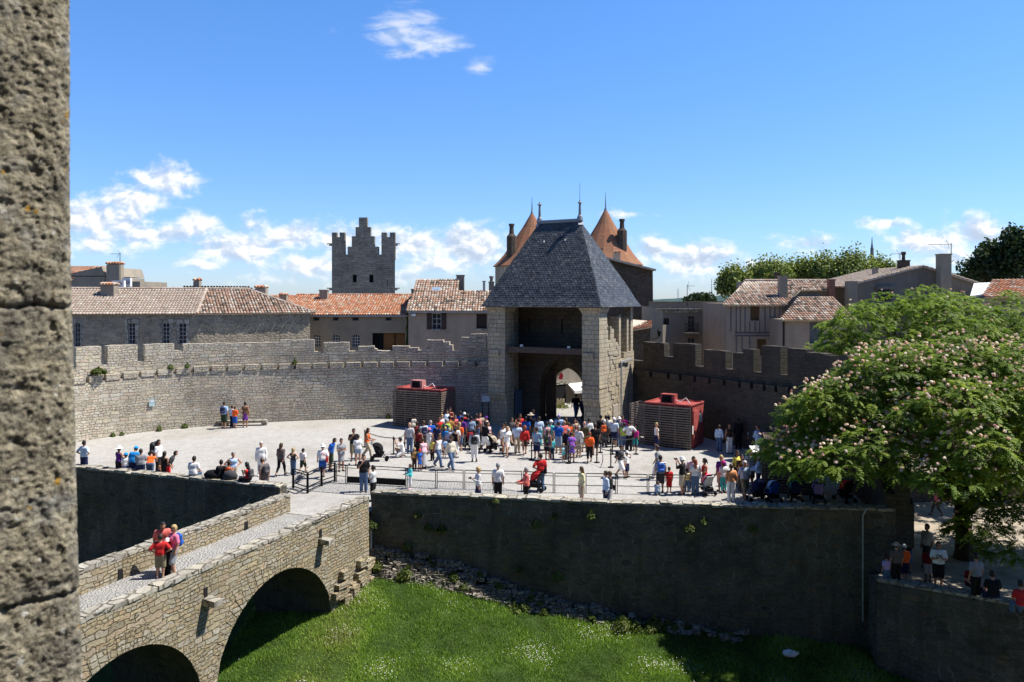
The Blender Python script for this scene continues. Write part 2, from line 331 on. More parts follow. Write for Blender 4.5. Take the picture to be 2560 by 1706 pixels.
def leafmat(name, stops, trans=.25):
    m, nt, b = newmat(name, .6, .25)
    uv = nd(nt, 'SeparateXYZ', {0: nd(nt, 'UVMap').outputs[0]})
    col = rampn(nt, uv.outputs[0], stops); nt.links.new(col, b.inputs['Base Color'])
    tr = nd(nt, 'BsdfTranslucent', {0: mixc(nt, 1, col, (1.25, 1.35, .6), 'MULTIPLY')})
    mx = nd(nt, 'MixShader', {0: trans, 1: b.outputs[0], 2: tr.outputs[0]})
    nt.links.new(mx.outputs[0], nt.nodes['Material Output'].inputs[0]); return m
M_frond = leafmat('mimosa_leaves', [(0, (.045, .085, .012)), (.5, (.145, .225, .026)), (1, (.30, .37, .05))], .4)
M_frond2 = leafmat('mimosa_leaves_far', [(0, (.045, .085, .012)), (.5, (.145, .225, .026)), (1, (.30, .37, .05))], .4)
M_plane = leafmat('plane_tree_leaves', [(0, (.07, .10, .022)), (.5, (.18, .22, .05)), (1, (.32, .35, .11))])
M_darkleaf = leafmat('dark_leaves', [(0, (.012, .025, .010)), (.6, (.03, .055, .018)), (1, (.06, .095, .03))])
M_grass = leafmat('grass_blades', [(0, (.058, .115, .02)), (.45, (.18, .30, .045)), (.8, (.33, .45, .08)), (.93, (.24, .24, .09)), (1, (.40, .34, .17))], .3)
M_weed = leafmat('weeds', [(0, (.035, .06, .012)), (.6, (.10, .14, .03)), (1, (.22, .22, .07))])
M_bloss = leafmat('pink_blossom', [(0, (.66, .36, .36)), (.5, (.80, .56, .54)), (1, (.86, .74, .68))], .3)
M_daisy = plain('white_flowers', (.75, .72, .72), .8, .1, .1)
M_bark = plain('bark', (.10, .08, .06), .95, .1, .4, 9, bump=.6)
# ------------------------------------------------------------------ curves and swept walls
class Curve:
    def __init__(s, pts, step=.45):
        P4 = [Vector(p) for p in pts]; P4 = [2*P4[0]-P4[1]]+P4+[2*P4[-1]-P4[-2]]; out = []
        for i in range(1, len(P4)-2):
            a, b, c, d = P4[i-1:i+3]
            for k in range(24):
                t = k/24; out.append(.5*((2*b)+(c-a)*t+(2*a-5*b+4*c-d)*t*t+(3*b-a-3*c+d)*t**3))
        out.append(P4[-2]); s.p = out; s.s = [0]
        for a, b in zip(out, out[1:]): s.s.append(s.s[-1]+(b-a).length)
        s.L = s.s[-1]; s.step = step
    def at(s, t):
        t = min(max(t, 0), s.L-1e-6); i = int(np.searchsorted(s.s, t, 'right'))-1
        i = min(i, len(s.p)-2); f = (t-s.s[i])/(s.s[i+1]-s.s[i]); a, b = s.p[i], s.p[i+1]
        d = (b-a).normalized(); return a.lerp(b, f), Vector((d.y, -d.x))     # right-hand normal
    def px(s, px):
        r = (px-CX)/F; best = None
        for i in range(len(s.p)-1):
            fa = s.p[i].x-r*s.p[i].y; fb = s.p[i+1].x-r*s.p[i+1].y
            if fa*fb <= 0 and fa != fb: best = s.s[i]+(s.s[i+1]-s.s[i])*fa/(fa-fb); break
        return best
    def pt(s, t, off, z):
        p, n = s.at(t); return Vector((p.x+n.x*off, p.y+n.y*off, z))
def sweep(mb, c, s0, s1, o0, o1, zb, zt, jit=0, m=0, mtop=None, side=True):
    """wall piece along curve c, from offset o0 (front) back to o1; zb, zt are functions of s"""
    n = max(1, int((s1-s0)/c.step+.5)); ss = [s0+(s1-s0)*i/n for i in range(n+1)]
    ring = []
    for t in ss:
        j = random.uniform(-jit, jit); j2 = random.uniform(-jit, jit)*.6
        ring.append((c.pt(t, o0, zb(t)), c.pt(t, o0+j2, zt(t)+j), c.pt(t, o1, zt(t)+j), c.pt(t, o1, zb(t))))
    for a, b, ta, tb in zip(ring, ring[1:], ss, ss[1:]):
        za, zb_, ya, yb = a[0].z, a[1].z, b[0].z, b[1].z
        mb.quad(a[0], b[0], b[1], a[1], [(ta, za), (tb, ya), (tb, yb), (ta, zb_)], m)
        mb.quad(a[1], b[1], b[2], a[2], [(ta, 0), (tb, 0), (tb, abs(o1-o0)), (ta, abs(o1-o0))], m if mtop is None else mtop)
        mb.quad(b[3], a[3], a[2], b[2], [(tb, yb), (ta, za), (ta, zb_), (tb, yb)], m)
    if side:
        for a, t in ((ring[0], ss[0]), (ring[-1], ss[-1])):
            w = abs(o1-o0); mb.quad(a[0], a[1], a[2], a[3], [(t, a[0].z), (t, a[1].z), (t+w, a[2].z), (t+w, a[3].z)], m)
def interp(tab):
    xs = [a for a, b in tab]; ys = [b for a, b in tab]
    return lambda x: float(np.interp(x, xs, ys))
def rampart(name, label, curve, strt, notches, crest, sgn, mats, tail=(), tailz=()):
    root = thing(name, (curve.at(curve.L/2)[0].x, curve.at(curve.L/2)[0].y, 0), label, 'rampart')
    zs = [(curve.px(px), px, y) for px, y in strt]; zs = sorted((s, CZ-(y-HY)/F*curve.at(s)[0].y) for s, px, y in zs if s is not None)
    zs += [(s_, z_) for s_, z_ in tailz]; zf = interp(sorted(zs)); gz = lambda s: cz(curve.at(s)[0].y)-.6
    mb = MB(); sweep(mb, curve, 0, curve.L, 0, -1.0*sgn, gz, lambda s: zf(s)-.36); mb.build('lower_wall', mats, root)
    ns = sorted(x for x in (curve.px(p) for p in notches) if x is not None)
    mb = MB(); edges = [0]+[e for s in ns for e in (s-.11, s+.11)]+[curve.L]
    for a, b in zip(edges[::2], edges[1::2]):
        if b-a > .2: sweep(mb, curve, a, b, .05*sgn, -.36*sgn, lambda s: zf(s)-.365, lambda s: zf(s), .015)
    mb.build('ledge', [mats[1] if len(mats) > 1 else mats[0]], root)
    # parapet up to the sill, merlons above it
    cr = []
    for p0, p1, y0 in crest:
        a, b = curve.px(p0), curve.px(p1)
        if a is None or b is None: continue
        a, b = min(a, b), max(a, b); z = CZ-(y0-HY)/F*curve.at((a+b)/2)[0].y; cr.append((a, b, z))
    cr += list(tail)
    sill = lambda s: zf(s)+.62
    mb = MB(); sweep(mb, curve, 0, curve.L, -.30*sgn, -.85*sgn, lambda s: zf(s)-.4, sill, .01); mb.build('parapet', mats, root)
    for a, b, z in cr:
        mb = MB(); sweep(mb, curve, a, b, -.297*sgn, -.853*sgn, lambda s: sill(s)-.03, lambda s: z, .025); mb.build('merlon', mats, root)
    return zf
LW = Curve([(-30, 36), (-28.8, 43.5), (-26.7, 48.3), (-23.3, 51.6), (-19.5, 53.4), (-14.6, 54.9), (-8.4, 55.8), (-3, 55.7), (-.3, 55.4)])
RW = Curve([(7.4, 56.4), (8.8, 54.2), (11, 51.3), (12.8, 48.3), (14.9, 44.7), (15.9, 42.5), (16.6, 39), (16.4, 35.5), (15.3, 32.0)])
zfL = rampart('rampart_wall', 'long curving pale stone rampart left of the slate-roofed gate tower, partly sunlit', LW,
    [(195, 946), (261, 938), (349, 929), (437, 922), (525, 915), (640, 912), (780, 909), (1000, 905), (1215, 903)],
    [218, 261, 305, 349, 391, 437, 481, 525, 566, 609, 652, 694, 736, 779, 821, 862, 905, 947, 988, 1027, 1068, 1110, 1150, 1191],
    [(196, 258, 868), (273, 347, 864), (364, 437, 861), (437.1, 458, 877), (458.1, 560, 860), (560.1, 700, 858), (700.1, 785, 851), (785.1, 808, 880), (808.1, 872, 857), (872.1, 895, 879),
     (895.1, 935, 867), (935.1, 942, 873), (942.1, 980, 878), (980.1, 1022, 866), (1022.1, 1045, 871), (1045.1, 1066, 877), (1066.1, 1107, 851), (1107.1, 1122, 856), (1122.1, 1130, 863),
     (1130.1, 1152, 877), (1152.1, 1176, 845), (1176.1, 1214, 836)], 1, [M_wall, M_wall])
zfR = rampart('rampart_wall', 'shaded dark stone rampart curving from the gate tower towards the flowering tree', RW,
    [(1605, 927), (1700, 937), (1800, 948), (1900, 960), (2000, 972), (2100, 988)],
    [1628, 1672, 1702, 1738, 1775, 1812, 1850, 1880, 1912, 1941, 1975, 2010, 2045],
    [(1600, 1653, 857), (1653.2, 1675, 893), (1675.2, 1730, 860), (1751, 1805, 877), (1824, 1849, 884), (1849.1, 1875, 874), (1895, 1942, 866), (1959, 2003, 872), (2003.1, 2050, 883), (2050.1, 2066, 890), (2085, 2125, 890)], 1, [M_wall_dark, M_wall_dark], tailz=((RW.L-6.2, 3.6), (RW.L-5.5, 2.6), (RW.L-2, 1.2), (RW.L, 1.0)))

# ------------------------------------------------------------------ court, moat, town ground
def sheet(name, pts, zf, mat, nx=40, ny=40, kind='structure'):
    """grid over the bounding box of a polygon-ish quad pts=(p00,p10,p11,p01)"""
    a, b, c, d = [Vector(p) for p in pts]; mb = MB(); W = []
    for j in range(ny+1):
        for i in range(nx+1):
            p = a.lerp(b, i/nx).lerp(d.lerp(c, i/nx), j/ny); W.append((p.x, p.y, zf(p.x, p.y)))
    mb.add(W, [(j*(nx+1)+i, j*(nx+1)+i+1, (j+1)*(nx+1)+i+1, (j+1)*(nx+1)+i) for j in range(ny) for i in range(nx)])
    return mb.build(name, mat, smooth=True, kind=kind)
MW = Curve([(-29.6, 43.4), (-24.5, 40.9), (-17, 38.0), (-10.7, 35.95), (-6.2, 34.75), (-.6, 33.9), (3.7, 33.1), (8.6, 32.55), (13.5, 32.2), (15.6, 31.9)])   # outer face of the moat wall, top edge
s_b0, s_b1 = MW.px(700), MW.px(928)
def court():
    mb = MB(); n = 120; rows = []
    for i in range(n+1):
        p, nn = MW.at(MW.L*i/n); q_ = MW.L*i/n; w_ = 1.3 if s_b0+.15 < q_ < s_b1-.15 else -.3; f = Vector((p.x+nn.x*w_, p.y+nn.y*w_)); x = -36+55*i/n; b = Vector((x, 62.0))
        rows.append([Vector((*f.lerp(b, j/30), 0)) for j in range(31)])
    V = [(p.x, p.y, cz(p.y)+.008*noise.noise(p*.4)) for r in rows for p in r]
    mb.add(V, [(i*31+j, (i+1)*31+j, (i+1)*31+j+1, i*31+j+1) for i in range(n) for j in range(30)])
    mb.build('court_ground', M_gravel, smooth=True, kind='structure')
court()
def path():
    mb = MB(); P4 = [G(700, 1222), G(880, 1238), G(1330, 1240), G(1230, 1212), G(1010, 1196), G(830, 1200)]; c = sum(P4, Vector())/6
    V = [(p.x, p.y, cz(p.y)+.025) for p in P4]; mb.add(V, [tuple(range(6))]); mb.build('cobbled_path', M_cobble, kind='structure')
path()
def moat_z(x, y):
    fx = np.interp(x, [-30, -12, -8, -5.5, -2, 1, 5, 9, 16], [-4.6, -4.4, -3.5, -3.05, -3.45, -4.0, -4.35, -4.6, -4.9])
    k = np.interp(34-y, [0, 3, 8, 14], [0, .45, 1.0, 1.4])
    return fx-k*(1+.03*(x+5))+.10*noise.noise(Vector((x*.5, y*.5, 0)))+.05*noise.noise(Vector((x*1.6, y*1.6, 3)))
sheet('moat_ground', ((-34, 10, 0), (18, 10, 0), (18, 36, 0), (-34, 44, 0)), moat_z, M_turf, 90, 60)
mb = MB(); mb.quad((-4000, -300, -8), (4000, -300, -8), (4000, 7000, -8), (-4000, 7000, -8)); mb.build('ground', M_town, kind='structure')
sheet('town_ground', ((-70, 58, 0), (80, 58, 0), (110, 190, 0), (-110, 190, 0)), lambda x, y: -.3+.0*x, M_town, 4, 4)
# moat wall: two lengths, left and right of the bridge
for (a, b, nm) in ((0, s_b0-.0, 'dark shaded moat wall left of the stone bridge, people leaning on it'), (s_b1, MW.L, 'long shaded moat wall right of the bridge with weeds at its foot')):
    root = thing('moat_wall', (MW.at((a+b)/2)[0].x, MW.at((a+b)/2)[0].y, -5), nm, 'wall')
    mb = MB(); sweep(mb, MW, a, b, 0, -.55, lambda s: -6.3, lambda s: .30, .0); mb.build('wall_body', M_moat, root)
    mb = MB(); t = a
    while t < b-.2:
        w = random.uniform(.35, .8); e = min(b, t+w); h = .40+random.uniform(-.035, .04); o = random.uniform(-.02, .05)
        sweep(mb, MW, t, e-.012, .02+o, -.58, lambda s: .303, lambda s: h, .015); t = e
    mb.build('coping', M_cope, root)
# battered rubble foot of the moat wall
def rubble_foot():
    mb = MB()
    for i in range(620):
        px = 932+abs(random.gauss(0, 1))*360
        if px > 1900: continue
        s = MW.px(px); p, n = MW.at(s); zt = moat_z(p.x, p.y)
        hmax = np.interp(px, [930, 1010, 1150, 1300, 1500, 1700], [1.3, 1.15, .95, .6, .45, .25]); t = random.random()**1.6
        off = (1-t)*np.interp(px, [930, 1400, 1900], [.8, .6, .35])+.02; c = Vector((p.x+n.x*off, p.y+n.y*off, zt-.1+t*hmax)); sx, sy, sz = random.uniform(.1, .32), random.uniform(.12, .22), random.uniform(.05, .12)
        a = random.uniform(-.5, .5); M = Matrix.Rotation(a, 3, 'Z') @ Matrix.Rotation(random.uniform(-.3, .3), 3, 'X') @ Matrix.Rotation(random.uniform(-.2, .2), 3, 'Y')
        mb.hexa([c+M @ Vector((x*sx*random.uniform(.6, 1), y*sy*random.uniform(.6, 1), z*sz*random.uniform(.6, 1))) for z in (-1, 1) for x, y in ((-1, -1), (1, -1), (1, 1), (-1, 1))])
    tag(mb.build('rubble_footing', M_rub), 'strip of loose pale rubble along the foot of the moat wall', 'rubble', kind='stuff')
rubble_foot()

# ------------------------------------------------------------------ arch slabs (bridge, gate)
def arch_slab(mb, T, u0, u1, zb, zt, v0, v1, arches, m=0, ms=0, n=18, top=True):
    """wall between v0 and v1; arches = (centre, half width, spring height, height function of x in -1..1)"""
    us = {u0, u1}
    for c, a, sp, fn in arches:
        for k in range(n+1):
            u = c-a+2*a*k/n
            if u0 <= u <= u1: us.add(u)
    k = max(1, int((u1-u0)/1.2)); us |= {u0+(u1-u0)*i/k for i in range(k+1)}
    us = sorted(us)
    def low(u, mid):
        for c, a, sp, fn in arches:
            if c-a < mid < c+a: return sp+fn(max(-1, min(1, (u-c)/a)))
        return zb(u)
    prev = None
    for a, b in zip(us, us[1:]):
        if b-a < 1e-4: continue
        mid = (a+b)/2; la, lb = low(a, mid), low(b, mid)
        za, zb2 = zt(a), zt(b)
        mb.quad(T(a, v0, la), T(b, v0, lb), T(b, v0, zb2), T(a, v0, za), [(a, la), (b, lb), (b, zb2), (a, za)], m)
        mb.quad(T(b, v1, lb), T(a, v1, la), T(a, v1, za), T(b, v1, zb2), [(b, lb), (a, la), (a, za), (b, zb2)], m)
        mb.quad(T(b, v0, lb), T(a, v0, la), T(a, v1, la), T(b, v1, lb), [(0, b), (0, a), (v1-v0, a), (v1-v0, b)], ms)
        if top: mb.quad(T(a, v0, za), T(b, v0, zb2), T(b, v1, zb2), T(a, v1, za), [(a, v0), (b, v0), (b, v1), (a, v1)], m)
        if prev is not None and abs(prev-la) > .01:
            mb.quad(T(a, v0, prev), T(a, v0, la), T(a, v1, la), T(a, v1, prev), [(0, prev), (0, la), (v1-v0, la), (v1-v0, prev)], ms)
        prev = lb
    for u in (u0, u1):
        l = low(u, u+(.001 if u == u0 else -.001)); mb.quad(T(u, v0, l), T(u, v1, l), T(u, v1, zt(u)), T(u, v0, zt(u)), [(v0, l), (v1, l), (v1, zt(u)), (v0, zt(u))], m)
round_arch = lambda r: (lambda x: r*math.sqrt(max(0, 1-x*x)))
def pointed(a, q=1.3):
    r = a*q
    return lambda x: math.sqrt(max(0, r*r-(abs(x)*a+r-a)**2))

# ------------------------------------------------------------------ bridge
bo = Vector((-11.5, 21.2)); bd = Vector((5.3, 12.9)).normalized(); bnv = Vector((-bd.y, bd.x))    # along, and to the left
TB = lambda u, v, z: Vector((bo.x+bd.x*u+bnv.x*v, bo.y+bd.y*u+bnv.y*v, z))
ROADZ = -.45
def bridge():
    root = thing('stone_bridge', TB(8, 2, -6), 'stone arched bridge with low parapets crossing the moat to the court', 'bridge')
    ce = lambda d: (d-21.2)/12.9*math.hypot(5.3, 12.9)
    A1, A2, A0 = (ce(28.6), 3.3, -4.3, round_arch(3.3)), (ce(22.35), 3.0, -4.2, round_arch(3.1)), (ce(15.4), 3.0, -4.2, round_arch(3.1))
    u1 = 13.92
    mb = MB(); arch_slab(mb, TB, -13, u1, lambda u: -7.5, lambda u: ROADZ-.06, 0, 3.9, [A0, A2, A1], 0, 1, 22, True); mb.build('bridge_body', [M_bridge, M_wall_dark], root)  # arch undersides take the darker stone, their shade put into the colour
    # arch rings of long voussoirs, 3 cm proud of the face
    for c, a, sp, fn in (A1, A2):
        mb = MB(); n = 34; r = a+.02
        for k in range(n):
            t0, t1 = math.pi*(k+.08)/n, math.pi*(k+.92)/n; ln = random.uniform(.42, .62); r2 = fn(0)
            pts = [(c+rr*math.cos(t), sp+(r2+(rr-a))*math.sin(t)) for rr, t in ((a+.004, t0), (a+.004, t1), (a+ln, t1), (a+ln, t0))]
            pr = random.uniform(.008, .02)
            mb.prism([TB(x, -pr, z) for x, z in pts], TB(0, 1, 0)-TB(0, 0, 0), .12)
        mb.build('arch_ring', M_bridge, root)
    for v0, v1, ub in ((0.0, .45, 13.92), (3.45, 3.9, 13.0)):
        mb = MB(); mb2 = MB()
        T2 = lambda u, v, z, v0=v0: TB(u, v+v0, z)
        arch_slab(mb, T2, -13, ub, lambda u: ROADZ-.062, lambda u: .24, .012, v1-v0-.012, [])
        t = -13
        while t < ub-.15:
            w = random.uniform(.3, .75); e = min(ub, t+w); h = .36+random.uniform(-.02, .025); q = random.uniform(-.015, .015)
            c = [TB(t, v0-.01+q, .243), TB(e-.012, v0-.01+q, .243), TB(e-.012, v1+.01+q, .243), TB(t, v1+.01+q, .243)]
            mb2.hexa(c+[p+Vector((random.uniform(-.01, .01), 0, h-.243+random.uniform(-.015, .015))) for p in c]); t = e
        mb.build('parapet', M_bridge, root); mb2.build('coping', M_cope, root)
    mb = MB(); mb.add([TB(-13, .45, ROADZ), TB(13.9, .45, ROADZ), TB(17, .1, ROADZ+.02), TB(17, 3.8, ROADZ+.02), TB(13.2, 3.45, ROADZ), TB(-13, 3.45, ROADZ)], [tuple(range(6))]); mb.build('bridge_road', M_cobble, root)
    for px, py in ((802, 1350), (515, 1500)):
        h = hit(px, py, TB(0, 0, 0), TB(0, 1, 0)-TB(0, 0, 0)); u = (Vector((h.x, h.y))-bo).dot(bd)
        mb = MB(); mb.hexa([TB(u-.16, -.5, h.z-.13), TB(u+.2, -.5, h.z-.13), TB(u+.2, .02, h.z-.15), TB(u-.16, .02, h.z-.15)]+[TB(u-.16, -.5, h.z+.05), TB(u+.2, -.5, h.z+.05), TB(u+.2, .02, h.z+.09), TB(u-.16, .02, h.z+.09)])
        mb.build('water_spout', M_cope, root)
        mb = MB(); mb.hexa([TB(u-.09, -.015, h.z+.09), TB(u+.06, -.015, h.z+.09), TB(u+.06, .1, h.z+.09), TB(u-.09, .1, h.z+.09)]+[TB(u-.09, -.015, h.z+.4), TB(u+.06, -.015, h.z+.4), TB(u+.06, .1, h.z+.4), TB(u-.09, .1, h.z+.4)])
        mb.build('drain_hole', M_dark, root)
    for px, py in ((302, 1436), (616, 1313)):   # drain holes at the foot of the far parapet
        h = hit(px, py, TB(0, 3.45, 0), TB(0, 1, 0)-TB(0, 0, 0)); u = (Vector((h.x, h.y))-bo).dot(bd)
        mb = MB(); mb.hexa([TB(u-.12, 3.44, -.44), TB(u+.1, 3.44, -.44), TB(u+.1, 3.5, -.44), TB(u-.12, 3.5, -.44)]+[TB(u-.1, 3.44, -.1), TB(u+.08, 3.44, -.12), TB(u+.08, 3.5, -.12), TB(u-.1, 3.5, -.1)])
        mb.build('drain_hole', M_dark, root)
    # stepped abutment of big stones at the court end
    mb = MB()
    for i in range(46):
        u = random.uniform(11.4, 13.9); t = random.random(); z = -4.4+t*2.2; w = (1-t)*.55*(.4+.6*(u-11.4)/2.5)
        c = TB(u, -w*random.uniform(.5, 1), z); mb.box(c, (random.uniform(.25, .5), random.uniform(.35, .7), random.uniform(.18, .34)), random.uniform(-.2, .2)-math.atan2(bd.x, bd.y))
    mb.build('abutment', M_bridge, root)
bridge()

# ------------------------------------------------------------------ terrace on the right
TZ = -2.3
mb = MB(); mb.quad((14.4, 30.85, TZ), (19.9, 27.5, TZ), (60, 26, TZ), (60, 60, TZ)); mb.add([(14.4, 30.85, TZ), (60, 60, TZ), (17, 60, TZ)], [(0, 1, 2)]); mb.build('terrace_ground', M_earth, kind='structure')
TW = Curve([(14.38, 30.9), (16.4, 29.65), (18.4, 28.35), (22.5, 25.8)])
root = thing('terrace_wall', (16.4, 29.6, -6), 'low brownish retaining wall below the tree-shaded terrace', 'wall')
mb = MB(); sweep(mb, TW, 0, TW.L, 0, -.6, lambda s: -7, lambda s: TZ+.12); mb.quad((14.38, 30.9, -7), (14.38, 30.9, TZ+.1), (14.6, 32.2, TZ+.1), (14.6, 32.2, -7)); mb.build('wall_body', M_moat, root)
mb = MB(); t = 0
while t < TW.L-.2:
    e = min(TW.L, t+random.uniform(.4, .9)); h = TZ+.24+random.uniform(-.03, .03); sweep(mb, TW, t, e-.012, .03, -.62, lambda s: TZ+.124, lambda s: h, .01); t = e
mb.build('coping', M_cope, root)
root = thing('boundary_wall', (26, 43, TZ), 'low reddish brown wall at the back of the shaded terrace', 'wall')
mb = MB(); mb.hexa([Vector((17.8, 42.6, TZ-.3)), Vector((40, 46, TZ-.3)), Vector((40, 46.6, TZ-.3)), Vector((17.8, 43.2, TZ-.3)), Vector((17.8, 42.6, TZ+1)), Vector((40, 46, TZ+1)), Vector((40, 46.6, TZ+1)), Vector((17.8, 43.2, TZ+1))]); mb.build('wall_body', M_brickdark, root)

# ------------------------------------------------------------------ gate tower
TH = R(30); GU = Vector((math.cos(TH), -math.sin(TH))); GV = Vector((math.sin(TH), math.cos(TH))); GA = Vector((-1.6, 53.5))
TG = lambda u, v, z: Vector((GA.x+GU.x*u+GV.x*v, GA.y+GU.y*u+GV.y*v, z))
def gpx(px, v):      # u of a pixel column on the plane v
    h = hit(px, 900, TG(0, v, 0), (*GV, 0)); return (Vector((h.x, h.y))-GA).dot(GU)
def gz(px, py, v): return hit(px, py, TG(0, v, 0), (*GV, 0)).z
def gbox(mb, u0, u1, v0, v1, z0, z1, m=0): mb.hexa([TG(u0, v0, z0), TG(u1, v0, z0), TG(u1, v1, z0), TG(u0, v1, z0), TG(u0, v0, z1), TG(u1, v0, z1), TG(u1, v1, z1), TG(u0, v1, z1)], m)
def slates(mb, quad4, w=.23, h=.165):
    a, b, c, d = quad4                       # a,b along the lower edge, d above a, c above b
    e = (b-a).normalized(); n = e.cross(d-a).normalized(); up = n.cross(e)
    H = (d-a).dot(up); rows = max(1, round(H/h)); h = H/rows
    for r in range(rows):
        f0, f1 = r/rows, (r+1)/rows
        l0, r0 = (a.lerp(d, f0)-a).dot(e), (b.lerp(c, f0)-a).dot(e); l1, r1 = (a.lerp(d, f1)-a).dot(e), (b.lerp(c, f1)-a).dot(e)
        k = math.floor(l0/w)-1
        while k*w < max(r0, r1)+w:
            x = k*w+(w/2 if r % 2 else 0)+random.uniform(-.012, .012); k += 1
            y = r*h; g = .008; pts = [(x+g, h*1.12), (x+g, -h*.02), (x+w*.28, -h*.30), (x+w*.72, -h*.30), (x+w-g, -h*.02), (x+w-g, h*1.12)]
            out = []
            for px_, py_ in pts:
                f = max(0, min(1, (py_)/h)); lo = l0+(l1-l0)*f; hi = r0+(r1-r0)*f
                out.append((min(max(px_, lo), hi), py_))
            if max(p[0] for p in out)-min(p[0] for p in out) < .05: continue
            rv = random.random(); tilt = random.uniform(.014, .024)
            vs = [a+e*px_+up*(y+py_)+n*(.012+tilt*(1-py_/h*.8)) for px_, py_ in out]
            mb.add(vs, [tuple(range(6))], [[(rv, rv)]*6])
def gate_tower():
    z0 = .2; L = 6.2; W = 8.2; ZT = 8.36; zf = 5.72
    root = thing('gate_tower', TG(4, 3, z0), 'square stone gate tower with a steep blue slate roof and open arched passage', 'gate tower')
    for nm, u0, u1 in (('left', 0, 1.29), ('right', 7.0, 8.2)):
        mb = MB(); gbox(mb, u0, u1, 0, 1.25, 2.55, ZT-.35)
        c = [TG(u0, .0, 2.0), TG(u1, .0, 2.0), TG(u1, 1.25, 2.0), TG(u0, 1.25, 2.0)]
        mb.hexa([TG(u0, .22, 2.05), TG(u1, .22, 2.05), TG(u1, 1.25, 2.05), TG(u0, 1.25, 2.05), TG(u0, .0, 2.548), TG(u1, .0, 2.548), TG(u1, 1.25, 2.548), TG(u0, 1.25, 2.548)])
        gbox(mb, u0+.02, u1-.02, .25, 1.25, z0-.6, 2.047); gbox(mb, u0-.04, u1+.04, -.05, 1.28, 3.25, 3.38)
        mb.hexa([TG(u0, 0, ZT-.347), TG(u1, 0, ZT-.347), TG(u1, 1.25, ZT-.347), TG(u0, 1.25, ZT-.347), TG(u0-.18, -.22, ZT), TG(u1+.18, -.22, ZT), TG(u1+.18, 1.3, ZT), TG(u0-.18, 1.3, ZT)])
        uc = (u0+u1)/2-.1; gbox(mb, uc-.32, uc+.32, -.16, .01, 5.05, 5.5)
        mb.build('pier', M_gate, root)
    mb = MB(); gbox(mb, .03, .93, 1.255, L, z0-.6, ZT-.01); mb.build('side_wall', M_gate, root)
    # right side wall: built of courses, ragged top with openings below the eaves
    mb = MB(); gbox(mb, 7.25, 8.17, 1.255, 3.3, z0-.6, 5.9); t = 1.256
    for hh, w in ((6.9, .22), (6.2, .38), (7.1, .2), (6.95, .42), (6.3, .3), (6.1, .35)):
        gbox(mb, 7.3, 8.165, t, t+w-.006, 5.903, hh+random.uniform(-.05, .05)); t += w
    gbox(mb, 7.3, 8.15, 3.303, 4.35, z0-.6, 4.9); gbox(mb, 7.45, 8.1, 4.36, L, z0-.6, 5.3)
    for i in range(60):       # broken stones standing proud of the face
        v = random.uniform(1.3, 3.2); z = random.uniform(.6, 5.7); w, h = random.uniform(.3, .6), random.uniform(.2, .36); p = random.uniform(.01, .055)
        gbox(mb, 8.1, 8.17+p, v, min(3.3, v+w), z, z+h)
    mb.build('side_wall', M_gate, root)
    mb = MB(); gbox(mb, 7.5, 7.8, 4.3, 4.55, 5.3, ZT-.5); gbox(mb, 7.5, 8.05, 5.75, 6.15, 5.3, ZT-.02); gbox(mb, 7.3, 8.1, 4.9, 5.2, 5.3, 7.6); gbox(mb, 7.35, 8.15, 3.35, 3.7, 4.9, 7.75); mb.build('side_post', M_gate, root)
    mb = MB(); gbox(mb, -.15, 8.35, -.15, .15, ZT+.003, ZT+.12); gbox(mb, -.15, 8.35, L-.15, L+.15, ZT+.003, ZT+.12); gbox(mb, -.15, .15, .153, L-.153, ZT+.003, ZT+.12); gbox(mb, 8.05, 8.35, .153, L-.153, ZT+.003, ZT+.12); mb.build('eaves_beam', M_wood2, root)
    # chamber floor beam and floor
    mb = MB(); gbox(mb, 1.292, 6.998, .15, .62, zf-.38, zf); mb.build('floor_beam', M_wood2, root)
    mb = MB(); gbox(mb, .932, 7.248, .623, L-.3, zf-.2, zf-.03); mb.build('chamber_floor', M_wood2, root)
    # inner wall with pointed arch
    v = 2.5; ua, ub = gpx(1349, v), gpx(1452, v); c, a = (ua+ub)/2+.15, (ub-ua)/2+.15
    zap = gz(1400, 891, v); rise = pointed(a)(0)
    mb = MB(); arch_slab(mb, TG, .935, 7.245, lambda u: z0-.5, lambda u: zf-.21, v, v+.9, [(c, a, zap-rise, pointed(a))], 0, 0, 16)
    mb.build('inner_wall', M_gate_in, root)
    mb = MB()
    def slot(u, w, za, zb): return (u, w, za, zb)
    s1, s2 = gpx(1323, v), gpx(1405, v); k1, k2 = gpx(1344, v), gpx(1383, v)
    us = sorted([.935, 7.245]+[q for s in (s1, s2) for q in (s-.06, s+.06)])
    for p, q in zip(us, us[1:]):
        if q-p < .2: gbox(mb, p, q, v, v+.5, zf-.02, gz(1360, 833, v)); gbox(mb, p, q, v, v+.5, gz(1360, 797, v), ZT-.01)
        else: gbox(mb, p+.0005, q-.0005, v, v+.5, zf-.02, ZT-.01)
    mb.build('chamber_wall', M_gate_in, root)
    for px in (1305, 1423):
        mb = MB(); u = gpx(px, .4); gbox(mb, u-.1, u+.1, .3, .42, zf+.003, zf+.14); mb.build('floodlight', M_white, root)
    # back wall of the passage
    v = L-.5; ua, ub = gpx(1380, v), gpx(1460, v); c2, a2 = (ua+ub)/2, (ub-ua)/2; zap = gz(1425, 921, v)
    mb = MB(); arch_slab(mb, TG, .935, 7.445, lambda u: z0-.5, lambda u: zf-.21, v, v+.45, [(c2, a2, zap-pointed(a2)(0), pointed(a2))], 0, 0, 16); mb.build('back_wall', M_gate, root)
    mb = MB(); gbox(mb, c-a-.0+.02, c-a+.1, 3.42, 4.9, z0, 3.9)
    for k in range(5): gbox(mb, c-a+.1, c-a+.14, 3.5+k*.28, 3.56+k*.28, z0, 3.9)
    mb.build('gate_leaf', M_wood2, root)
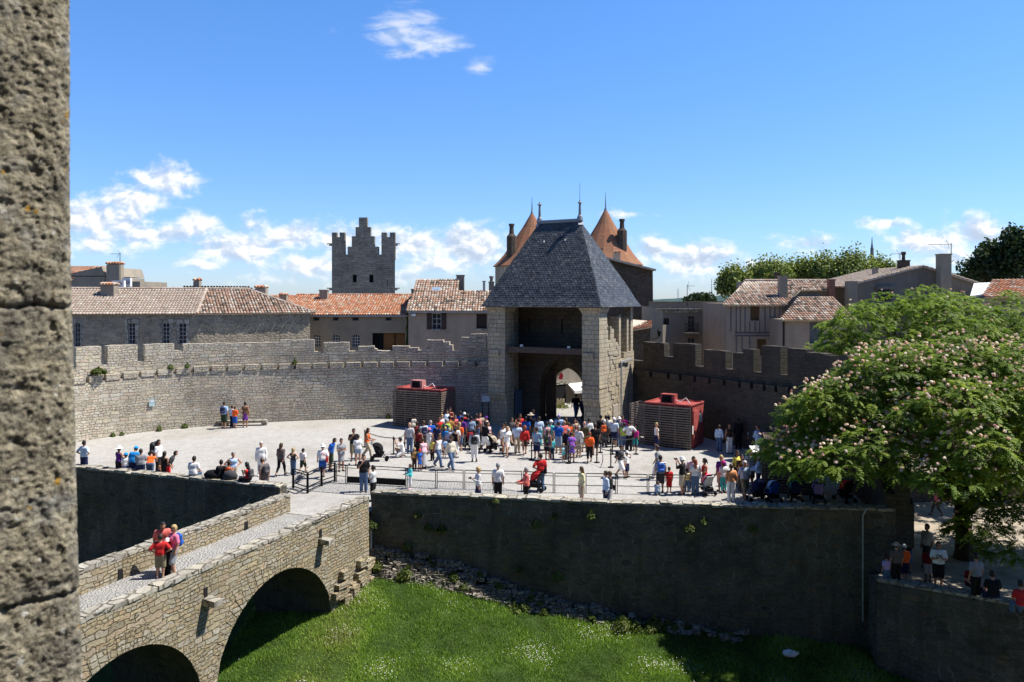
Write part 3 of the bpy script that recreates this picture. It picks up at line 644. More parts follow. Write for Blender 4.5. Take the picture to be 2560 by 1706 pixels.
    # roof
    rb = [(-.36, 8.42), (.02, 8.93), (.52, 9.75), (3.65, 14.25)]     # inset, height
    u1, u2, vm_ = 2.3, 5.4, 3.1; cu0, cu1, cv0, cv1 = -.0, 8.2, 0, L
    def ring(k):
        ins, z = rb[k]
        f = (ins+.36)/(3.65+.36); lu = -.36+(u1+.36)*f; ru = 8.5+(u2-8.5)*f; lv = -.4+(vm_+.4)*f; hv = L+.3+(vm_-L-.3)*f
        return [TG(lu, lv, z), TG(ru, lv, z), TG(ru, hv, z), TG(lu, hv, z)]
    base = MB(); mb = MB()
    for k in range(3):
        A, B = ring(k), ring(k+1)
        for i in range(4):
            j = (i+1) % 4; base.quad(A[i], A[j], B[j], B[i], [(.3, .3)]*4)
            if i in (0, 1, 3): slates(mb, (A[i], A[j], B[j], B[i]))
    A = ring(0); base.quad(A[3], A[2], A[1], A[0], [(.2, .2)]*4)
    roof = base.build('roof', M_slate, root, fixn=False); mb.build('slate_covering', M_slate, roof, fixn=False)
    mb = MB(); zr = rb[-1][1]
    mb.bar(TG(u1, vm_, zr+.04), TG(u2, vm_, zr+.04), .3, .22)
    for k in range(3):      # lead on the ridge ends and hips
        A, B = ring(k), ring(k+1)
        if k == 2:
            for i in range(2): mb.bar(B[i].lerp(A[i], .07), B[i]+Vector((0, 0, .05)), .34, .1)
    fu = [(TG(u1, vm_, zr), 1.35, 0), (TG(u2, vm_, zr), 1.3, 1.15)]
    mb.build('ridge_flashing', M_lead, roof)
    for p, h, sp in fu:
        mb = MB(); mb.lathe([(.24, .0), (.17, .3), (.1, .42), (.075, h-.25), (.08, h-.14), (.17, h-.06), (.13, h-.02), (.06, h), (.03, h+.12)]+([(.018, h+.14), (.012, h+.14+sp)] if sp else []), p, 10); mb.build('finial', M_lead, roof)
    for px, py in ((1360, 607), (1413, 603)):
        mb = MB(); f0 = hit(px, py, ring(2)[0], (ring(2)[1]-ring(2)[0]).cross(ring(3)[0]-ring(2)[0])); mb.lathe([(.06, 0), (.05, .1), (.0, .14)], f0, 6); mb.build('roof_hook', M_white, roof)
    # rain pipe on the lit side
    mb = MB(); mb.tube([TG(8.3, 3.4, 4.7), TG(8.3, 3.4, .7)], .06, 8); mb.bar(TG(8.28, 3.3, 4.72), TG(8.28, 5.2, 4.8), .1, .12); mb.build('rain_pipe', M_zinc, root)
    mb = MB(); gbox(mb, 8.18, 8.26, 2.15, 3.05, .3, 1.95); mb.build('side_door', plain('pale_wood', (.36, .31, .26), .8), root)
    mb = MB(); gbox(mb, 1.3, 1.36, 1.4, 2.3, .9, 2.6); mb.build('notice_panel', plain('blue_grey_panel', (.10, .14, .20), .5), root)
gate_tower()
# the street seen through the gate
def street():
    p = TG(5.2, 16, 0); root = thing('street_house', (p.x, p.y, 0), 'beige shop front in the street seen through the gate arch', 'house')
    mb = MB(); c = Vector((8.2, 68.0)); e = Vector((.8, .6)); n = Vector((-.6, .8))
    T = lambda u, v, z: Vector((c.x+e.x*u+n.x*v, c.y+e.y*u+n.y*v, z))
    bx = lambda m, u0, u1, v0, v1, z0, z1: m.hexa([T(u0, v0, z0), T(u1, v0, z0), T(u1, v1, z0), T(u0, v1, z0), T(u0, v0, z1), T(u1, v0, z1), T(u1, v1, z1), T(u0, v1, z1)])
    bx(mb, -6, 9, 0, 4, -.4, 6.5); mb.build('wall', M_r4, root)
    mb = MB(); h = hit(1400, 980, T(0, 0, 0), (*n, 0)); u = (Vector((h.x, h.y))-c).dot(e); bx(mb, u-.55, u+.6, -.05, .02, .2, hit(1400, 962, T(0, 0, 0), (*n, 0)).z); mb.build('doorway', M_dark, root)
    mb = MB(); bx(mb, u-.9, u+.95, -.1, .01, hit(1400, 962, T(0, 0, 0), (*n, 0)).z+.02, hit(1400, 958, T(0, 0, 0), (*n, 0)).z+.15); mb.build('lintel', M_cope, root)
    h2 = hit(1441, 970, T(0, -1, 0), (*n, 0)); u = (Vector((h2.x, h2.y))-c).dot(e)
    a = thing('shop_awning', T(u, -1, h2.z), 'white shop awning seen through the gate arch', 'awning'); mb = MB()
    mb.hexa([T(u-.1, -.9, h2.z-.5), T(u+2, -.9, h2.z-.5), T(u+2, -.003, h2.z+.2), T(u-.1, -.003, h2.z+.2), T(u-.1, -.9, h2.z-.25), T(u+2, -.9, h2.z-.25), T(u+2, -.003, h2.z+.27), T(u-.1, -.003, h2.z+.27)]); mb.build('canopy', M_white, a)
    mb = MB(); q = hit(1402, 1012, (0, 60, 0), (0, 1, 0)); mb.prism([q+Vector((x, 0, z)) for x, z in ((-.3, -.55), (.3, -.55), (.3, .45), (.18, .45), (.18, .36), (.06, .36), (.06, .45), (-.06, .45), (-.06, .36), (-.18, .36), (-.18, .45), (-.3, .45))], (0, 1, 0), .06)
    tag(mb.build('shop_sign', plain('cream', (.6, .52, .36))), 'cream sign board with a notched top inside the gate arch', 'sign')
    mb = MB(); q = hit(1402, 943, (0, 61, 0), (0, 1, 0)); mb.prism([q+Vector((x, 0, z)) for x, z in ((-.18, -.15), (.12, -.2), (.2, .1), (.05, .42), (-.1, .2))], (0, 1, 0), .04); tag(mb.build('banner', plain('crimson_cloth', (.45, .03, .06))), 'small crimson banner hanging inside the gate arch', 'banner')
street()

# unseen castle curtain wall behind the viewer, added to block sky light
mb = MB(); mb.hexa([Vector(p) for p in ((-60, -5, -8), (70, -5, -8), (70, -1.6, -8), (-60, -1.6, -8), (-60, -5, 20), (70, -5, 20), (70, -1.6, 20), (-60, -1.6, 20))]); mb.build('castle_wall', M_wall_dark, kind='structure')
# ------------------------------------------------------------------ town houses
class House:
    """front wall from p0 to p1 (plan points), going up to z1, with real openings; D metres deep"""
    def __init__(s, name, label, cat, px0, px1, d0, alpha, ytop, mat, D=6, zb=-.5, px_is=True, top=True):
        s.a = R(alpha); s.e = Vector((math.cos(s.a), math.sin(s.a))); s.n = Vector((s.e.y, -s.e.x))   # n towards the camera
        s.o = Vector(((px0-CX)/F*d0, d0)); r = (px1-CX)/F
        s.W = (r*s.o.y-s.o.x)/(s.e.x-r*s.e.y); s.mat = mat; s.D = D; s.zb = zb
        s.z1 = CZ-(ytop-HY)/F*d0; s.root = thing(name, s.T(s.W/2, 0, zb), label, cat); s.ops = []; s.top = top
    def T(s, u, v, z): return Vector((s.o.x+s.e.x*u-s.n.x*v, s.o.y+s.e.y*u-s.n.y*v, z))
    def uz(s, px, py, v=0):
        h = hit(px, py, s.T(0, v, 0), (*s.n, 0)); return (Vector((h.x, h.y))-s.o).dot(s.e), h.z
    def rect(s, x0, x1, y0, y1, v=0):
        ym = (y0+y1)/2; xm = (x0+x1)/2
        return s.uz(x0, ym, v)[0], s.uz(x1, ym, v)[0], s.uz(xm, y1, v)[1], s.uz(xm, y0, v)[1]
    def bx(s, mb, u0, u1, v0, v1, z0, z1, m=0): mb.hexa([s.T(u0, v0, z0), s.T(u1, v0, z0), s.T(u1, v1, z0), s.T(u0, v1, z0), s.T(u0, v0, z1), s.T(u1, v0, z1), s.T(u1, v1, z1), s.T(u0, v1, z1)], m)
    def walls(s):
        mb = MB(); us = sorted({0, s.W} | {k for o in s.ops for k in o[:2]}); zs = sorted({s.zb, s.z1} | {k for o in s.ops for k in o[2:4]})
        for a, b in zip(us, us[1:]):
            for c, d in zip(zs, zs[1:]):
                um, zm = (a+b)/2, (c+d)/2
                if any(o[0] < um < o[1] and o[2] < zm < o[3] for o in s.ops): continue
                mb.quad(s.T(a, 0, c), s.T(b, 0, c), s.T(b, 0, d), s.T(a, 0, d), [(a, c), (b, c), (b, d), (a, d)])
        for o in s.ops:
            a, b, c, d = o; r = .24
            for q in (((a, c), (a, d)), ((b, d), (b, c)), ((a, d), (b, d)), ((b, c), (a, c))):
                (p0, z0), (p1, z1) = q; mb.quad(s.T(p0, 0, z0), s.T(p1, 0, z1), s.T(p1, r, z1), s.T(p0, r, z0))
        for u, w in ((0, 1), (s.W, -1)): mb.quad(s.T(u, 0, s.zb), s.T(u, 0, s.z1), s.T(u, s.D, s.z1), s.T(u, s.D, s.zb))
        mb.quad(s.T(0, s.D, s.zb), s.T(s.W, s.D, s.zb), s.T(s.W, s.D, s.z1), s.T(0, s.D, s.z1))
        if s.top: mb.quad(s.T(0, 0, s.z1), s.T(s.W, 0, s.z1), s.T(s.W, s.D, s.z1), s.T(0, s.D, s.z1))
        return mb.build('wall', s.mat, s.root, fixn=False)
    def window(s, x0, x1, y0, y1, panes=(2, 3), frame=M_white, glass=M_glass, arch=False, sill=False, shutters=None, closed=None, bars=.05, surround=False):
        o = s.rect(x0, x1, y0, y1); s.ops.append(o); a, b, c, d = o
        mb = MB(); s.bx(mb, a+.003, b-.003, .2, .25, c+.003, d-.003); w = mb.build('window', closed or glass, s.root)
        mb = MB()
        if not closed:
            for k in range(panes[0]+1): u = a+.03+(b-a-.06)*k/panes[0]; s.bx(mb, u-bars/2, u+bars/2, .15, .197, c+.01, d-.01)
            for k in range(panes[1]+1): z = c+.03+(d-c-.06)*k/panes[1]; s.bx(mb, a+.01, b-.01, .16, .195, z-bars/2, z+bars/2)
        else:
            u = (a+b)/2; s.bx(mb, u-.012, u+.012, .17, .198, c+.01, d-.01)
            for z in (c+.25*(d-c), c+.75*(d-c)): s.bx(mb, a+.02, b-.02, .175, .197, z-.05, z+.05)
        mb.build('frame', frame if not closed else closed, w)
        if arch:
            mb = MB(); um = (a+b)/2; h = (b-a)/2; k = 8
            for sg in (-1, 1):
                pts = [(um+sg*h, d)]+[(um+sg*h*math.cos(math.pi/2*t/k), d-h+h*math.sin(math.pi/2*t/k)) for t in range(k+1)]
                mb.prism([s.T(u, .004, z) for u, z in pts], -Vector((*s.n, 0)), .2)
            mb.build('arch_head', s.mat, w)
        if surround:
            mb = MB(); s.bx(mb, a-.22, a-.003, -.025, .02, c, d); s.bx(mb, b+.003, b+.22, -.025, .02, c, d); s.bx(mb, a-.3, b+.3, -.03, .02, d+.003, d+.3); mb.build('surround', M_cope, w)
        if sill: mb = MB(); s.bx(mb, a-.12, b+.12, -.07, .15, c-.12, c-.003); mb.build('sill', M_cope, w)
        if shutters:
            for sg in (-1, 1):
                mb = MB(); q = a if sg < 0 else b; wd = (b-a)*.55; u0, u1 = (q-wd, q-.01) if sg < 0 else (q+.01, q+wd)
                s.bx(mb, u0, u1, -.06, -.012, c, d); mb.build('shutter', shutters, w)
        return w
def tile_roof(name, parent, poly, mat, w=.23, h=.36, smooth=True, over=0):
    """canal tiles as half barrels over a planar polygon; poly[0]->poly[1] is the eave"""
    P_ = [Vector(p) for p in poly]; a, b = P_[0], P_[1]; e = (b-a).normalized(); n = e.cross(P_[2]-a).normalized()
    if n.z < 0: n = -n
    up = n.cross(e)
    if up.z < 0: up = -up
    base = MB(); base.prism([p-n*.04 for p in P_], -n, .1); ro = base.build(name, M_dark if mat is None else mat, parent)
    q = [((p-a).dot(e), (p-a).dot(up)) for p in P_]
    def inside(x, y):
        c = False; j = len(q)-1
        for i in range(len(q)):
            if (q[i][1] > y) != (q[j][1] > y) and x < (q[j][0]-q[i][0])*(y-q[i][1])/(q[j][1]-q[i][1])+q[i][0]: c = not c
            j = i
        return c
    mb = MB(); x0, x1 = min(k[0] for k in q), max(k[0] for k in q); y1 = max(k[1] for k in q)
    for i in range(int((x1-x0)/w)+1):
        x = x0+(i+.5)*w; jx = random.uniform(-.018, .018)
        for j in range(int(y1/h)+1):
            y = (j+.5)*h
            if not inside(x, y): continue
            rv = min(1, max(0, random.gauss(.5, .27))); lo, hi = y-h*.56, y+h*.56
            if j == 0: lo -= .10+random.uniform(0, .05)
            vs = []
            for yy, rr, lift in ((lo, w*.47, .052), (hi, w*.38, .012)):
                for k in range(5):
                    t = math.pi*k/4; vs.append(a+e*(x+jx-rr*math.cos(t))+up*yy+n*(lift-.03+rr*.62*math.sin(t)))
            fs = [(k, k+1, 6+k, 5+k) for k in range(4)]+[(0, 4, 3, 2, 1)]
            mb.add(vs, fs, [[(rv, rv)]*len(f) for f in fs])
    me = mb.mesh('tiles', mat, ro.parent.matrix_basis.translation if ro.parent else (0, 0, 0), False)
    link('tiles', me, ro, (0, 0, 0) if parent is not None else (0, 0, 0)) if False else None
    o = link('tiles', me, ro); return ro
def ridge_tiles(parent, a, b, mat, r=.13):
    mb = MB(); a, b = Vector(a), Vector(b); L = (b-a).length; n = max(1, int(L/.42))
    for i in range(n):
        rv = min(1, max(0, random.gauss(.5, .27))); k0 = len(mb.f); mb.tube([a.lerp(b, i/n), a.lerp(b, (i+1.05)/n)], [r*1.05, r*.88], 6)
        for k in range(k0, len(mb.f)): mb.uv[k] = [(rv, rv)]*len(mb.f[k])
    o = mb.mesh('ridge', mat, parent.parent.matrix_basis.translation if parent.parent else parent.matrix_basis.translation); return link('ridge', o, parent)
def chimney(parent, px0, px1, ytop, ybot, d, mat, cap='tile', deep=.5, pot=None):
    a, b = P(px0, ybot, d), P(px1, ytop, d); x0, x1, z0, z1 = a.x, b.x, a.z, b.z; mb = MB()
    hz = .22 if cap in ('tile', 'arch') else 0
    mb.box(((x0+x1)/2, d+deep/2, (z0-.5+z1-hz)/2), (x1-x0, deep, z1-hz-z0+.5)); o = mb.build('chimney', mat, parent)
    mb = MB(); org = parent.matrix_basis.translation
    if cap in ('tile', 'arch'):
        mb.box(((x0+x1)/2, d+deep/2, z1-hz+.06), (x1-x0-.14, deep*.8, .12))
        m2 = MB()
        for k in range(max(2, int((x1-x0)/.2))):
            u = x0-.08+(x1-x0+.16)*(k+.5)/max(2, int((x1-x0)/.2)); rv = random.random(); k0 = len(m2.f)
            m2.tube([(u, d-.12, z1-.1), (u, d+deep/2, z1), (u, d+deep+.12, z1-.1)], .11, 6)
            for q in range(k0, len(m2.f)): m2.uv[q] = [(rv, rv)]*len(m2.f[q])
        link('cap', m2.mesh('cap', M_tileB, org), o)
    else: mb.box(((x0+x1)/2, d+deep/2, z1+.04), (x1-x0+.1, deep+.1, .09))
    if pot:
        m3 = MB(); m3.lathe([(.16, 0), (.13, pot*.6), (.2, pot*.62), (.2, pot)], ((x0+x1)/2, d+deep/2, z1+.08), 10); link('chimney_pot', m3.mesh('chimney_pot', mat, org), o)
    link('cap_stone', mb.mesh('cap_stone', mat, org), o); return o
def antenna(px, ytop, ybot, d, length, label, side=-1):
    a, b = P(px, ybot, d), P(px, ytop, d); root = thing('tv_antenna', a, label, 'antenna'); mb = MB()
    mb.tube([a-Vector((0, 0, .5)), b], .03, 6); mb.build('mast', M_metal, root); mb = MB()
    t = b-Vector((0, 0, .12)); mb.bar(t, t+Vector((side*length, -.1, .0)), .03)
    for k in range(7): q = t+Vector((side*length*(k+.5)/7, 0, 0)); mb.bar(q-Vector((0, .25, 0)), q+Vector((0, .25, 0)), .018)
    q = t+Vector((side*length*.12, 0, 0)); mb.bar(q, q+Vector((side*.12, .2, .4)), .02); mb.bar(q, q+Vector((side*.12, -.2, -.4)), .02); mb.build('aerial', M_metal, root)

# --- left stone house, front in two lengths
h = House('stone_house', 'long rubble stone house with tiled hipped roof behind the left rampart', 'house', 150, 493, 58.5, 13, 785, M_house, 9)
for x0, x1, y0, y1 in ((186, 200, 808, 868), (321, 338, 808, 860), (406, 424, 808, 860), (447, 466, 809, 860)): h.window(x0, x1, y0, y1, (2, 5), surround=True, frame=plain('pale_frame', (.45, .45, .45)), bars=.035)
h.walls(); HL = h
ze, zr = h.z1, 9.75; e1 = h.T(h.W, 0, 0)
h2 = House('stone_house', '', 'house', 493, 775, e1.y, 27, 777, M_house, 9)
bpy.data.objects.remove(h2.root); h2.root = h.root; h2.z1 = ze; h2.zb = -.5; h2.walls()
T1, T2 = h.T, h2.T
so = .2
rj = T1(h.W, 4.6, zr); rL = T1(-4, 4.6, zr); rR = T2(h2.W-4.2, 4.6, zr)
r1 = tile_roof('roof', h.root, [T1(-4, -so, ze), T1(h.W, -so, ze)+Vector((0, 0, 0)), rj, rL], M_tileA)
ejo = T1(h.W, -so, ze)
r2 = tile_roof('roof', h.root, [ejo, T2(h2.W+.4, -so, ze), rR, rj], M_tileC)
tile_roof('roof', h.root, [T2(h2.W+.4, -so, ze), T2(h2.W+.4, 9.4, ze), rR], M_tileA)
tile_roof('roof', h.root, [T2(h2.W+.4, 9.4, ze), T1(-4, 9.4, ze), rL, rR], M_tileA)
for a_, b_ in ((rL, rj), (rj, rR), (rR, T2(h2.W+.4, -so, ze)), (rj, ejo)): ridge_tiles(r1, a_, b_, M_tileA)
chimney(h.root, 251, 284, 708, 775, 62, M_r1, 'tile', .8); chimney(h.root, 483, 498, 697, 752, 65.5, M_r1, 'tile', .5); chimney(h.root, 637, 664, 715, 760, 67, M_r4, 'tile', .7)
# --- gabled house behind with orange roof, air conditioners
g = House('gabled_house', 'grey gabled house with orange tiles rising behind the stone house on the left', 'house', 120, 262, 74, 0, 692, M_r1, 8)
g.walls(); za = P(0, 690, 74).z; zt_ = P(0, 664, 74).z
a0, a1 = P(120, 690, 74), P(262, 690, 74)
mb = MB(); mb.prism([g.T(g.W-4.2, 0, za), g.T(g.W, 0, za), g.T(g.W-.3, 0, zt_-.1)], (0, 1, 0), 8); mb.build('gable', M_r1, g.root)
tile_roof('roof', g.root, [g.T(-.5, -.4, P(0, 703, 74).z), g.T(g.W-3.2, -.4, P(0, 700, 74).z), g.T(g.W-.2, 3.4, zt_+.12), g.T(-.5, 3.4, zt_+.12)], M_tileB)
chimney(g.root, 266, 298, 656, 720, 73.5, M_r1, 'tile', .9)
mb = MB(); q0, q1 = P(264, 735, 74.2), P(350, 704, 74.2); mb.hexa([Vector((q0.x, 74.2, 3)), Vector((q1.x, 74.2, 3)), Vector((q1.x, 80, 3)), Vector((q0.x, 80, 3)), Vector((q0.x, 74.2, q1.z)), Vector((q1.x, 74.2, q1.z)), Vector((q1.x, 80, q1.z)), Vector((q0.x, 80, q1.z))]); mb.build('rear_wall', M_r1, g.root)
antenna(300, 632, 690, 72.5, .85, 'tv antenna on the tiled chimney at the far left')
for px0, px1, y0, y1, d, nm in ((281, 312, 702, 719, 70, 'lower white air conditioning unit behind the left house chimney'), (308, 328, 695, 717, 71, 'upper white air conditioning unit with round fan grille')):
    a, b = P(px0, y1, d), P(px1, y0, d); root = thing('air_conditioner', Vector(((a.x+b.x)/2, d, a.z)), nm, 'air conditioner'); mb = MB()
    mb.box(((a.x+b.x)/2, d, (a.z+b.z)/2), (b.x-a.x, .35, b.z-a.z)); mb.build('casing', M_white, root)
    mb = MB(); c = Vector(((a.x*.35+b.x*.65), d-.18, (a.z+b.z)/2))
    for k in (.2, .13, .06): mb.tube([c+Vector((k*math.cos(t), 0, k*math.sin(t))) for t in np.linspace(0, 6.283, 13)], .015, 4)
    mb.build('fan_grille', M_metal, root)
    mb = MB(); mb.box(((a.x+b.x)/2, d, a.z-.45), (.08, .3, .9)); mb.build('bracket', M_metal, root)
# --- low house with orange roof
h = House('low_house', 'low rendered house with a long bright orange tiled roof and three arched windows', 'house', 775, 1021, 68.5, 0, 786, M_r1, 8)
for x0, x1, y0, y1 in ((783, 798, 793, 802), (832, 846, 793, 802), (881, 897, 793, 802), (964, 979, 793, 802)): h.window(x0, x1, y0, y1, (1, 1), frame=M_r3)
for x0, x1, y0, y1 in ((782, 802, 836, 868), (831, 851, 836, 868), (880, 900, 836, 868)): h.window(x0, x1, y0, y1, (3, 4), arch=True, frame=plain('pale_frame', (.45, .45, .45)))
o = h.rect(931, 1013, 833, 880); h.ops.append(o); mb = MB(); h.bx(mb, o[0]+.004, o[1]-.004, .6, .7, o[2], o[3]-.004); lg = mb.build('loggia', M_dark, h.root)
mb = MB(); h.bx(mb, o[0]+.9, o[0]+1.85, .5, .58, o[2], o[3]-.03); h.bx(mb, o[0]+1.95, o[1]-.05, .5, .58, o[2], o[3]-.03); mb.build('door_panel', plain('ochre_wood', (.20, .10, .035), .7), lg)
h.walls(); zr = P(0, 738, 73.5).z
r = tile_roof('roof', h.root, [h.T(-2.5, -.4, h.z1), h.T(h.W-.05, -.4, h.z1), h.T(h.W-.05, 4.8, zr), h.T(-2.5, 4.8, zr)], M_tileB)
mb = MB(); h.bx(mb, -.0, h.W, -.46, -.36, h.z1-.2, h.z1-.08); mb.build('gutter', M_zinc, h.root); ridge_tiles(r, h.T(-2.5, 4.85, zr+.03), h.T(h.W, 4.85, zr+.03), M_tileB, .11)
mb = MB(); zz = P(0, 742, 78).z; h.bx(mb, -6, 4.5, 8.5, 14, 2, zz-1.2); ob = mb.build('rear_wall', M_r1, h.root)
tile_roof('roof', h.root, [h.T(-7, 5.5, zz-.9), h.T(5, 5.5, zz-.9), h.T(5, 10, zz+.12), h.T(-7, 10, zz+.12)], M_tileB)
chimney(h.root, 798, 818, 727, 750, 72, M_r1, 'flat', .7); chimney(h.root, 698, 716, 734, 752, 76, M_r1, 'tile', .6)
# --- taller house with shuttered window
h = House('shuttered_house', 'rendered house with steep mottled tile roof, skylight and brown shutters left of the gate', 'house', 1021, 1240, 66, 0, 776, M_r2, 8)
h.window(1080, 1103, 784, 824, (2, 3), shutters=M_shutb, frame=plain('pale_frame', (.45, .45, .45)), sill=True); h.window(1191, 1217, 785, 822, closed=M_shutb, sill=True); h.walls()
zr = P(0, 700, 71).z; x1 = 1148
uA, uB = 0, h.uz(x1, 740)[0]
tile_roof('roof', h.root, [h.T(-.15, -.4, h.z1), h.T(uB, -.4, h.z1), h.T(h.uz(1147, 700, 4.6)[0], 4.6, zr), h.T(h.uz(1043, 700, 4.6)[0], 4.6, zr)], M_tileC)
zr2 = P(0, 727, 69.3).z
tile_roof('roof', h.root, [h.T(uB-.05, -.4, h.z1-.01), h.T(h.W, -.4, h.z1-.01), h.T(h.W, 3.2, zr2), h.T(h.uz(1147, 727, 3.2)[0]-.05, 3.2, zr2)], M_tileC)
mb = MB(); h.bx(mb, 0, h.W, -.46, -.36, h.z1-.2, h.z1-.08); mb.build('gutter', M_zinc, h.root)
q = P(1091, 724, 68.9); mb = MB(); mb.box(q, (.78, .7, .12), 0, 0, Matrix.Rotation(R(28), 3, 'X')); sk = mb.build('skylight', M_zinc, h.root); mb = MB(); mb.box(q+Vector((0, -.03, .06)), (.6, .52, .03), 0, 0, Matrix.Rotation(R(28), 3, 'X')); mb.build('pane', plain('sky_glass', (.25, .33, .42), .1, .6), sk)
mb = MB(); h.bx(mb, h.uz(1043, 700, 4.6)[0]+.0, h.uz(1147, 700, 4.6)[0], 4.65, 8, h.z1, zr-.02); mb.build('rear_wall', M_r1, h.root)
chimney(h.root, 1141, 1160, 690, 730, 70.5, M_r3, 'flat', .7); chimney(h.root, 1207, 1213, 705, 732, 69, M_zinc, 'flat', .2); chimney(h.root, 1222, 1235, 707, 740, 69.5, M_r3, 'flat', .5, .5); chimney(h.root, 1028, 1036, 725, 740, 74, M_r1, 'flat', .4)
root = thing('wall_lamp', P(1034, 788, 65.9), 'white floodlight on the corner of the shuttered house', 'lamp'); mb = MB(); mb.box(P(1034, 788, 65.7), (.35, .3, .22)); mb.build('lamp_body', M_white, root)
mb = MB(); mb.box(P(1030, 784, 65.85), (.1, .35, .1)); mb.build('bracket', M_metal, root)
# --- grey stepped-gable tower far behind
def tour():
    d = 120; pts = [(829.6, 581.6), (842, 581.6), (842, 593), (849, 593), (849, 581.6), (861.9, 581.6), (861.9, 636.8), (869, 636.8), (869, 617), (879.5, 617), (879.5, 591), (888.8, 591), (888.8, 568), (897, 568), (897, 544),
           (918, 544), (918, 568), (926.4, 568), (926.4, 591), (935.8, 591), (935.8, 617), (946, 617), (946, 636.8), (953.4, 636.8), (953.4, 581.6), (966.5, 581.6), (966.5, 593), (974.4, 593), (974.4, 581.6), (987.6, 581.6)]
    root = thing('stepped_tower', P(908, 760, d), 'tall grey stone tower with stepped gable and notched corner turrets on the skyline', 'tower'); z0 = 1.0; q = [P(x, y, d) for x, y in pts]
    xs = sorted({round(p.x, 4) for p in q}); mb = MB(); zb = P(0, 650, d).z
    def top(x):
        for a, b in zip(q, q[1:]):
            if min(a.x, b.x) < x < max(a.x, b.x): return a.z
    for a, b in zip(xs, xs[1:]): mb.hexa([Vector((x, y, z)) for z in (zb, top((a+b)/2)) for x, y in ((a, d), (b, d), (b, d+.9), (a, d+.9))])
    mb.build('stepped_gable', M_tour, root)
    ops = [(962, 995, 503, 567), (1102, 1138, 503, 567), (1254, 1259, 545, 603)]; X = lambda k: P(600+k/3.41, 0, d).x; Z = lambda k: P(0, 540+k/3.41, d).z
    mb = MB(); us = sorted({q[0].x, q[-1].x} | {X(k) for o in ops for k in o[:2]}); zs = sorted({z0, zb} | {Z(k) for o in ops for k in o[2:]})
    for a, b in zip(us, us[1:]):
        for c, e in zip(zs, zs[1:]):
            um, zm = (a+b)/2, (c+e)/2
            if any(X(o[0]) < um < X(o[1]) and Z(o[3]) < zm < Z(o[2]) for o in ops): continue
            mb.quad((a, d, c), (b, d, c), (b, d, e), (a, d, e), [(a, c), (b, c), (b, e), (a, e)])
    xa, xb = q[0].x, q[-1].x
    mb.quad((xa, d, z0), (xa, d+8, z0), (xa, d+8, zb), (xa, d, zb)); xc = xb-2.2; mb.quad((xb, d, z0), (xc, d+8, z0), (xc, d+8, zb), (xb, d, zb)); mb.quad((xa, d+8, z0), (xc, d+8, z0), (xc, d+8, zb), (xa, d+8, zb)); mb.quad((xa, d+.91, zb-.01), (xb-.25, d+.91, zb-.01), (xc, d+8, zb-.01), (xa, d+8, zb-.01))
    mb.build('tower_body', M_tour, root, fixn=False)
    for o in ops:
        mb = MB(); mb.hexa([Vector((x, y, z)) for z in (Z(o[3]), Z(o[2])) for x, y in ((X(o[0]), d+.5), (X(o[1]), d+.5), (X(o[1]), d+.6), (X(o[0]), d+.6))]); mb.build('window', M_dark, root)
    mb = MB(); c = P(600+1050/3.41, 540+680/3.41, d); mb.prism([c+Vector((1.15*math.cos(t), -.03, 1.3*math.sin(t))) for t in np.linspace(0, math.pi, 12)], (0, 1, 0), .1); mb.build('arch_recess', M_r3, root)
    for px, py, s in ((829, 610, -1), (988, 610, 1), (829, 721, -1), (988, 721, 1)):
        p = P(px, py, d+.4); mb = MB(); mb.box(p+Vector((s*.25, 0, 0)), (.9, .3, .14)); mb.box(p+Vector((s*.1, 0, -.2)), (.5, .3, .24)); mb.build('gargoyle', M_tour, root)
tour()
# --- twin towers with orange conical roofs behind the gate
def cone_tower(pxc, yap, pxl, yeave, d, label, chim):
    c = P(pxc, yeave, d); ap = P(pxc, yap, d).z; hw = abs(P(pxl, 0, d).x-c.x); root = thing('cone_roof_tower', (c.x, d, 0), label, 'tower')
    mb = MB(); mb.lathe([(hw*.93, 0), (hw*.93, c.z-.05)], (c.x, d, 0), 24); mb.build('tower_body', M_gate, root)
    H = ap-c.z; mb = MB(); n = 16; prof = [(1.0, 0), (.86, .10), (.72, .22), (.5, .46), (.25, .73), (.035, 1)]
    for (r0, h0), (r1, h1) in zip(prof, prof[1:]):
        for j in range(n):
            t0, t1 = 2*math.pi*(j+.5)/n, 2*math.pi*(j+1.5)/n; L = hw*2*math.pi/n
            mb.quad(*[Vector((c.x+r*hw*math.cos(t), d+r*hw*math.sin(t), c.z+h_*H)) for r, h_, t in ((r0, h0, t0), (r0, h0, t1), (r1, h1, t1), (r1, h1, t0))], [(j*L-r0*L/2, h0*H*1.2), (j*L+r0*L/2, h0*H*1.2), (j*L+r1*L/2, h1*H*1.2), (j*L-r1*L/2, h1*H*1.2)])
    rf = mb.build('roof', M_cone, root)
    mb = MB(); mb.lathe([(.3, -.3), (.1, .4), (.06, 1.3), (.02, 2.4)], (c.x, d, ap), 8); mb.build('finial', M_lead, rf)
    px, y0, y1, y2 = chim; a, b, e = P(px, y0, d-hw*.45), P(px, y1, d-hw*.45), P(px, y2, d-hw*.45)
    mb = MB(); mb.lathe([(.62, a.z-b.z-2), (.62, e.z-b.z), (.3, e.z-b.z+.35), (.26, a.z-b.z-.2), (.36, a.z-b.z-.15), (.36, a.z-b.z)] if False else [(.66, -2.2), (.66, (e.z-b.z)), (.33, (e.z-b.z)+.4), (.28, a.z-b.z-.35), (.38, a.z-b.z-.3), (.38, a.z-b.z)], b, 8); mb.build('chimney', M_brickdark, root)
cone_tower(1330, 535, 1231, 667, 108, 'round tower with orange conical roof peeping out left of the slate gate roof', (1279, 560, 625, 592))
cone_tower(1514, 526, 1420, 664, 106, 'round tower with orange conical roof standing right of the slate gate roof', (1555, 548, 615, 578))
